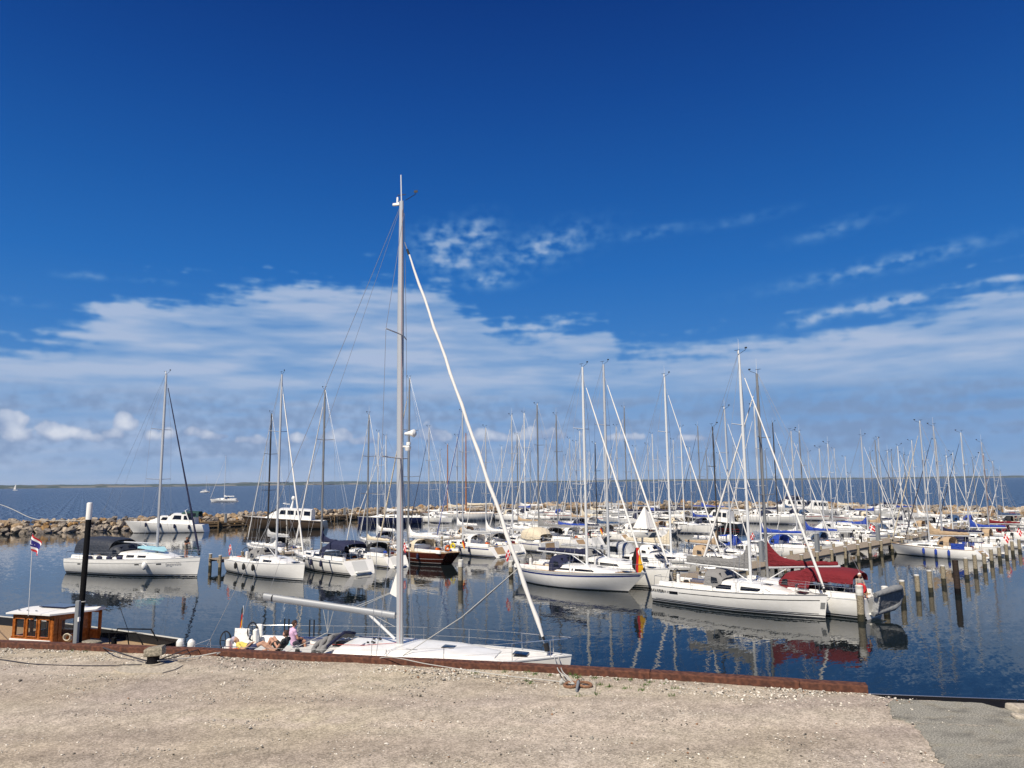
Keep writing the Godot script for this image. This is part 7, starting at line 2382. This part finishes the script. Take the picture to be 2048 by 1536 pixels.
# ------------------------------------------------------------------ wooden wheelhouse boat at the quay
func make_wheelhouse_boat() -> void:
	var fr := at(108, 1227, 2.5)
	var fl := at(21, 1222, 2.5)
	var ax := (fr - fl)
	ax.y = 0
	var w := ax.length()
	ax = ax.normalized()                                  # along the boat, aft
	var dp := Vector3(ax.z, 0, -ax.x)                       # away from the quay
	var t := thing("wheelhouse_boat", "old workboat with varnished wooden wheelhouse, white roof and solar panel", "boat")
	t.basis = Basis(ax, Vector3.UP, -dp)
	t.position = Vector3(fl.x, 0, fl.z)
	# own axes: x aft, z towards the quay; wheelhouse from x 0.1 to w, z -2.1 to 0
	var W := w - 0.2
	var D := 1.95
	var y0 := 0.9
	var y1 := 2.38
	# hull: bow at -x
	var hn := Node3D.new()
	var p := {"L": 15.5, "hb": 2.0, "fs": 1.15, "fb": 2.0, "dip": 0.25, "entry": 2.4, "tw": 0.6, "full": 0.35, "rake": 1.0, "tr": -0.6}
	var turn := Transform3D(Basis(Vector3.UP, PI), Vector3(-0.4, 0, -D * 0.5 - 0.25))
	var hm := hull_shape(p, 18, 6)
	hm.v = turn * hm.v
	part("hull", hm, M["black_hull"], t)
	hm = hull_strip(p, true, -0.05, 0.05, 18, 0.0, 1.0, 0.03)
	hm.v = turn * hm.v
	part("cap_rail", hm, M["deck_grey"], t)
	hm = deck_shape(p, 14)
	hm.v = turn * hm.v
	for i in hm.v.size(): hm.v[i].y -= 0.35
	part("deck", hm, M["teak"], t)
	hn.free()
	# walls as frames round the panes
	var win := []
	var wall := MB.new()
	var th := 0.06
	var sill := 1.42
	var headh := 2.22
	# quay side: three windows
	wall.box(Vector3(W * 0.5 + 0.1, (y0 + sill) * 0.5, -0.1), Vector3(W, sill - y0, th))
	wall.box(Vector3(W * 0.5 + 0.1, (headh + y1) * 0.5, -0.1), Vector3(W, y1 - headh, th))
	for k in 4:
		var x := 0.1 + 0.09 + k * (W - 0.18) / 3.0
		var pw := 0.18 if k in [0, 3] else 0.15
		wall.box(Vector3(clampf(x, 0.1 + pw * 0.5, 0.1 + W - pw * 0.5), (sill + headh) * 0.5, -0.1), Vector3(pw, headh - sill, th))
	part("side_wall", wall, M["varnish"], t)
	for k in 3:
		var x0 := 0.1 + 0.09 + k * (W - 0.18) / 3.0
		var x1 := x0 + (W - 0.18) / 3.0
		var fm := MB.new()
		var cx := (x0 + x1) * 0.5
		var fw := (x1 - x0) - 0.17
		for e in [[cx - fw * 0.5, 0.04, headh - sill], [cx + fw * 0.5, 0.04, headh - sill]]: fm.box(Vector3(e[0], (sill + headh) * 0.5, -0.07), Vector3(e[1], e[2], 0.07))
		for e in [sill + 0.02, headh - 0.02]: fm.box(Vector3(cx, e, -0.068), Vector3(fw, 0.04, 0.07))
		var f := part("window_frame", fm, M["varnish"], t)
		var g := MB.new()
		g.quad(Vector3(cx - fw * 0.5, sill, -0.1), Vector3(cx + fw * 0.5, sill, -0.1), Vector3(cx + fw * 0.5, headh, -0.1), Vector3(cx - fw * 0.5, headh, -0.1))
		part("pane", g, M["pane"], f)
	# aft end with door
	var xe := 0.1 + W
	wall = MB.new()
	wall.box(Vector3(xe, (y0 + y1) * 0.5, -0.2), Vector3(th, y1 - y0, 0.22))
	wall.box(Vector3(xe, (y0 + y1) * 0.5, -0.1 - D + 0.3), Vector3(th, y1 - y0, 0.6))
	wall.box(Vector3(xe, y1 - 0.05, -D * 0.5 - 0.1), Vector3(th, 0.1, D))
	part("aft_wall", wall, M["varnish"], t)
	var door := MB.new()
	var dz0 := -0.31
	var dz1 := -D + 0.5
	var dzc := (dz0 + dz1) * 0.5
	var dw := dz0 - dz1
	door.box(Vector3(xe + 0.03, (y0 + 1.45) * 0.5, dzc), Vector3(0.05, 1.45 - y0, dw))
	door.box(Vector3(xe + 0.03, 2.2, dzc), Vector3(0.05, 0.16, dw))
	for e in [dz0 - 0.08, dz1 + 0.08]: door.box(Vector3(xe + 0.03, 1.78, e), Vector3(0.05, 0.7, 0.16))
	var dn := part("door", door, M["varnish"], t)
	var dg := MB.new()
	dg.quad(Vector3(xe + 0.03, 1.43, dz0 - 0.14), Vector3(xe + 0.03, 1.43, dz1 + 0.14), Vector3(xe + 0.03, 2.13, dz1 + 0.14), Vector3(xe + 0.03, 2.13, dz0 - 0.14))
	part("pane", dg, M["pane"], dn)
	var hd := MB.new()
	hd.tube([Vector3(xe + 0.09, 1.3, dz1 + 0.12), Vector3(xe + 0.09, 1.3, dz1 + 0.26)], 0.018, 6)
	part("handle", hd, M["steel"], dn)
	# far side with openings and wing wall aft
	wall = MB.new()
	wall.box(Vector3(W * 0.5 + 0.1, (y0 + sill) * 0.5, -D), Vector3(W, sill - y0, th))
	wall.box(Vector3(W * 0.5 + 0.1, (headh + y1) * 0.5, -D), Vector3(W, y1 - headh, th))
	for k in 4: wall.box(Vector3(0.2 + k * (W - 0.2) / 3.0, (sill + headh) * 0.5, -D), Vector3(0.16, headh - sill, th))
	wall.box(Vector3(0.1, (y0 + sill) * 0.5, -D * 0.5 - 0.05), Vector3(th, sill - y0, D))
	for k in 3: wall.box(Vector3(0.1, (sill + y1) * 0.5, -0.2 - k * (D - 0.3) * 0.5), Vector3(th, y1 - sill, 0.14))
	part("far_wall", wall, M["varnish"], t)
	wall = MB.new()
	var wx := xe + 0.72
	for e in [[xe + 0.06, 0.12], [wx - 0.08, 0.16]]: wall.box(Vector3(e[0], (1.1 + y1) * 0.5, -D), Vector3(e[1], y1 - 1.1, 0.05))
	wall.box(Vector3((xe + wx) * 0.5, 1.3, -D), Vector3(wx - xe, 0.42, 0.05))
	wall.box(Vector3((xe + wx) * 0.5, y1 - 0.06, -D), Vector3(wx - xe, 0.12, 0.05))
	part("wing_wall", wall, M["varnish"], t)
	# roof
	var rf := MB.new()
	var rr := []
	for e in [[-0.12, 0.0], [0.1, 0.05], [W * 0.5, 0.1], [xe, 0.09], [xe + 0.85, 0.06]]:
		var ring := PackedVector3Array()
		for q in [[0.12, 0.0], [0.12, 0.07], [-D * 0.5, 0.14], [-D - 0.1, 0.07], [-D - 0.1, 0.0]]:
			ring.append(Vector3(e[0] if q[0] > -D * 0.4 or e[0] < xe + 0.5 else e[0], y1 + q[1] + e[1] * (0.6 if q[1] > 0.1 else 0.3), q[0] if e[0] < xe + 0.5 else lerpf(q[0], -D - 0.1, 0.75)))
		rr.append(ring)
	rf.loft(rr)
	var roof := part("roof", rf, M["paint_white"], t)
	var sp := MB.new()
	sp.box(Vector3(W * 0.66, y1 + 0.225, -D * 0.62), Vector3(1.5, 0.04, 0.95), Basis(Vector3.RIGHT, -0.03))
	part("solar_panel", sp, M["solar"], roof)
	for k in 3:
		var bl := MB.new()
		bl.box(Vector3(0.35 + 0.5 * k, y1 + 0.16, -0.15), Vector3(0.08, 0.05, 0.05))
		part("roof_cleat", bl, M["steel"], roof)
	var wb := MB.new()
	wb.rbox(Vector3(W * 0.5 + 0.1, 1.24, 0.02), Vector3(W + 0.02, 0.2, 0.05), 0.01)
	part("white_board", wb, M["paint_white"], t)
	var lp := MB.new()
	lp.tube([Vector3(W * 0.62, 2.2, -0.02), Vector3(W * 0.62, 2.32, 0.02)], [0.07, 0.04], 8)
	part("deck_lamp", lp, M["rubber"], t)
	var co := MB.new()
	for k in 4: co.ring(Vector3(xe + 0.62, 1.42 + 0.02 * k, -0.35 + 0.03 * k), Vector3(0.5, 0, 1).normalized(), 0.14, 0.025, 14, 5)
	part("rope_coil", co, M["cloth_beige"], t)
	# flag on a thin staff, tall enough to stand against the boulders
	var fp := t.to_local(deep(58, 1212, 32.6))
	var ft := t.to_local(deep(66, 1066, 32.6))
	var staff := wire(t, "flagstaff", [Vector3(fp.x, y1 + 0.1, fp.z), ft], 0.014, M["alu_white"], 6)
	var cl := func(a: float, b: float) -> Vector3: return ft + Vector3(0.45 * a, -0.78 * b * (1.0 - 0.25 * a) - 0.34 * a - 0.05 * a * a, 0.09 * sin(a * 5.0 + b * 3.0))
	for b in [[0.0, 0.15, "flag_red"], [0.15, 0.3, "flag_white"], [0.3, 0.72, "flag_blue"], [0.72, 0.86, "flag_white"], [0.86, 1.0, "flag_red"]]:
		var mb := MB.new()
		for i in 7: mb.quad(cl.call(i / 7.0, b[1]), cl.call((i + 1) / 7.0, b[1]), cl.call((i + 1) / 7.0, b[0]), cl.call(i / 7.0, b[0]))
		part("flag_band", mb, M[b[2]], staff)
	var wt := MB.new()
	for o in [0.008, -0.008]: wt.tri(cl.call(0.0, 0.36) + Vector3(0, 0, o), cl.call(0.0, 0.6) + Vector3(0, 0, o), cl.call(0.36, 0.56) + Vector3(0, 0, o))
	part("white_triangle", wt, M["flag_white"], staff)
	# aft deck: black tubular frame, planks, engine box
	var q := func(u: float, v: float, dd: float) -> Vector3: return t.to_local(deep(u, v, dd))
	var fm2 := MB.new()
	var g0: Array = [q.call(196, 1288, 31.6), q.call(204, 1265, 31.6), q.call(272, 1266, 31.2), q.call(286, 1290, 31.2)]
	fm2.tube(g0, 0.028, 7)
	fm2.tube([q.call(218, 1266, 31.5), q.call(220, 1292, 31.5)], 0.025, 6)
	fm2.tube([q.call(254, 1266, 31.3), q.call(258, 1292, 31.3)], 0.025, 6)
	var back := []
	for e in g0: back.append(e + Vector3(0, 0, -0.8))
	fm2.tube(back, 0.028, 7)
	part("tube_frame", fm2, M["paint_black"], t)
	for e in [[203, 223, 1291.5], [238, 292, 1294]]:
		var pk := MB.new()
		var a: Vector3 = q.call(e[0], e[2], 31.0)
		var b: Vector3 = q.call(e[1], e[2] + 2.0, 31.0)
		pk.box((a + b) * 0.5, Vector3(b.x - a.x, 0.07, 0.26))
		part("plank", pk, M["cloth_beige"], t)
	var bx := MB.new()
	bx.rbox(q.call(180, 1292, 31.4), Vector3(0.75, 0.4, 0.6), 0.06)
	part("engine_box", bx, M["bollard_stone"], t)
	var bt := MB.new()
	bt.rbox(q.call(228, 1285, 31.3), Vector3(0.18, 0.42, 0.18), 0.03)
	part("bitt", bt, M["paint_black"], t)
	wire(t, "stay", [q.call(0, 1262, 34.0), q.call(-60, 1200, 36.0)], 0.015, M["rope_dark"], 5)
	wire(t, "thin_antenna", [q.call(258, 1266, 31.3), q.call(240, 1215, 31.3)], 0.012, M["rubber"], 5)
	# slack pale line from outside the picture to the pile
	line_of("stay_line", "thin pale line running from the tall black pile past the flag", [deep(-120, 980, 34.0), deep(0, 1009, 33.0), deep(66, 1037, 32.0), deep(120, 1041, 30.8), deep(172, 1042, 29.7)], 0.014, M["rope"])

# ------------------------------------------------------------------
func _ready() -> void:
	rng.seed = 1
	make_camera_and_light()
	make_materials()
	make_water()
	make_far_shore()
	make_quay()
	make_breakwater()
	make_piers()
	make_near_boats()
	make_fleet()
	make_far_boats()
	make_quay_yacht()
	make_wheelhouse_boat()
	for c in get_children():
		if c.has_meta("hull_numbers"): c.remove_meta("hull_numbers")
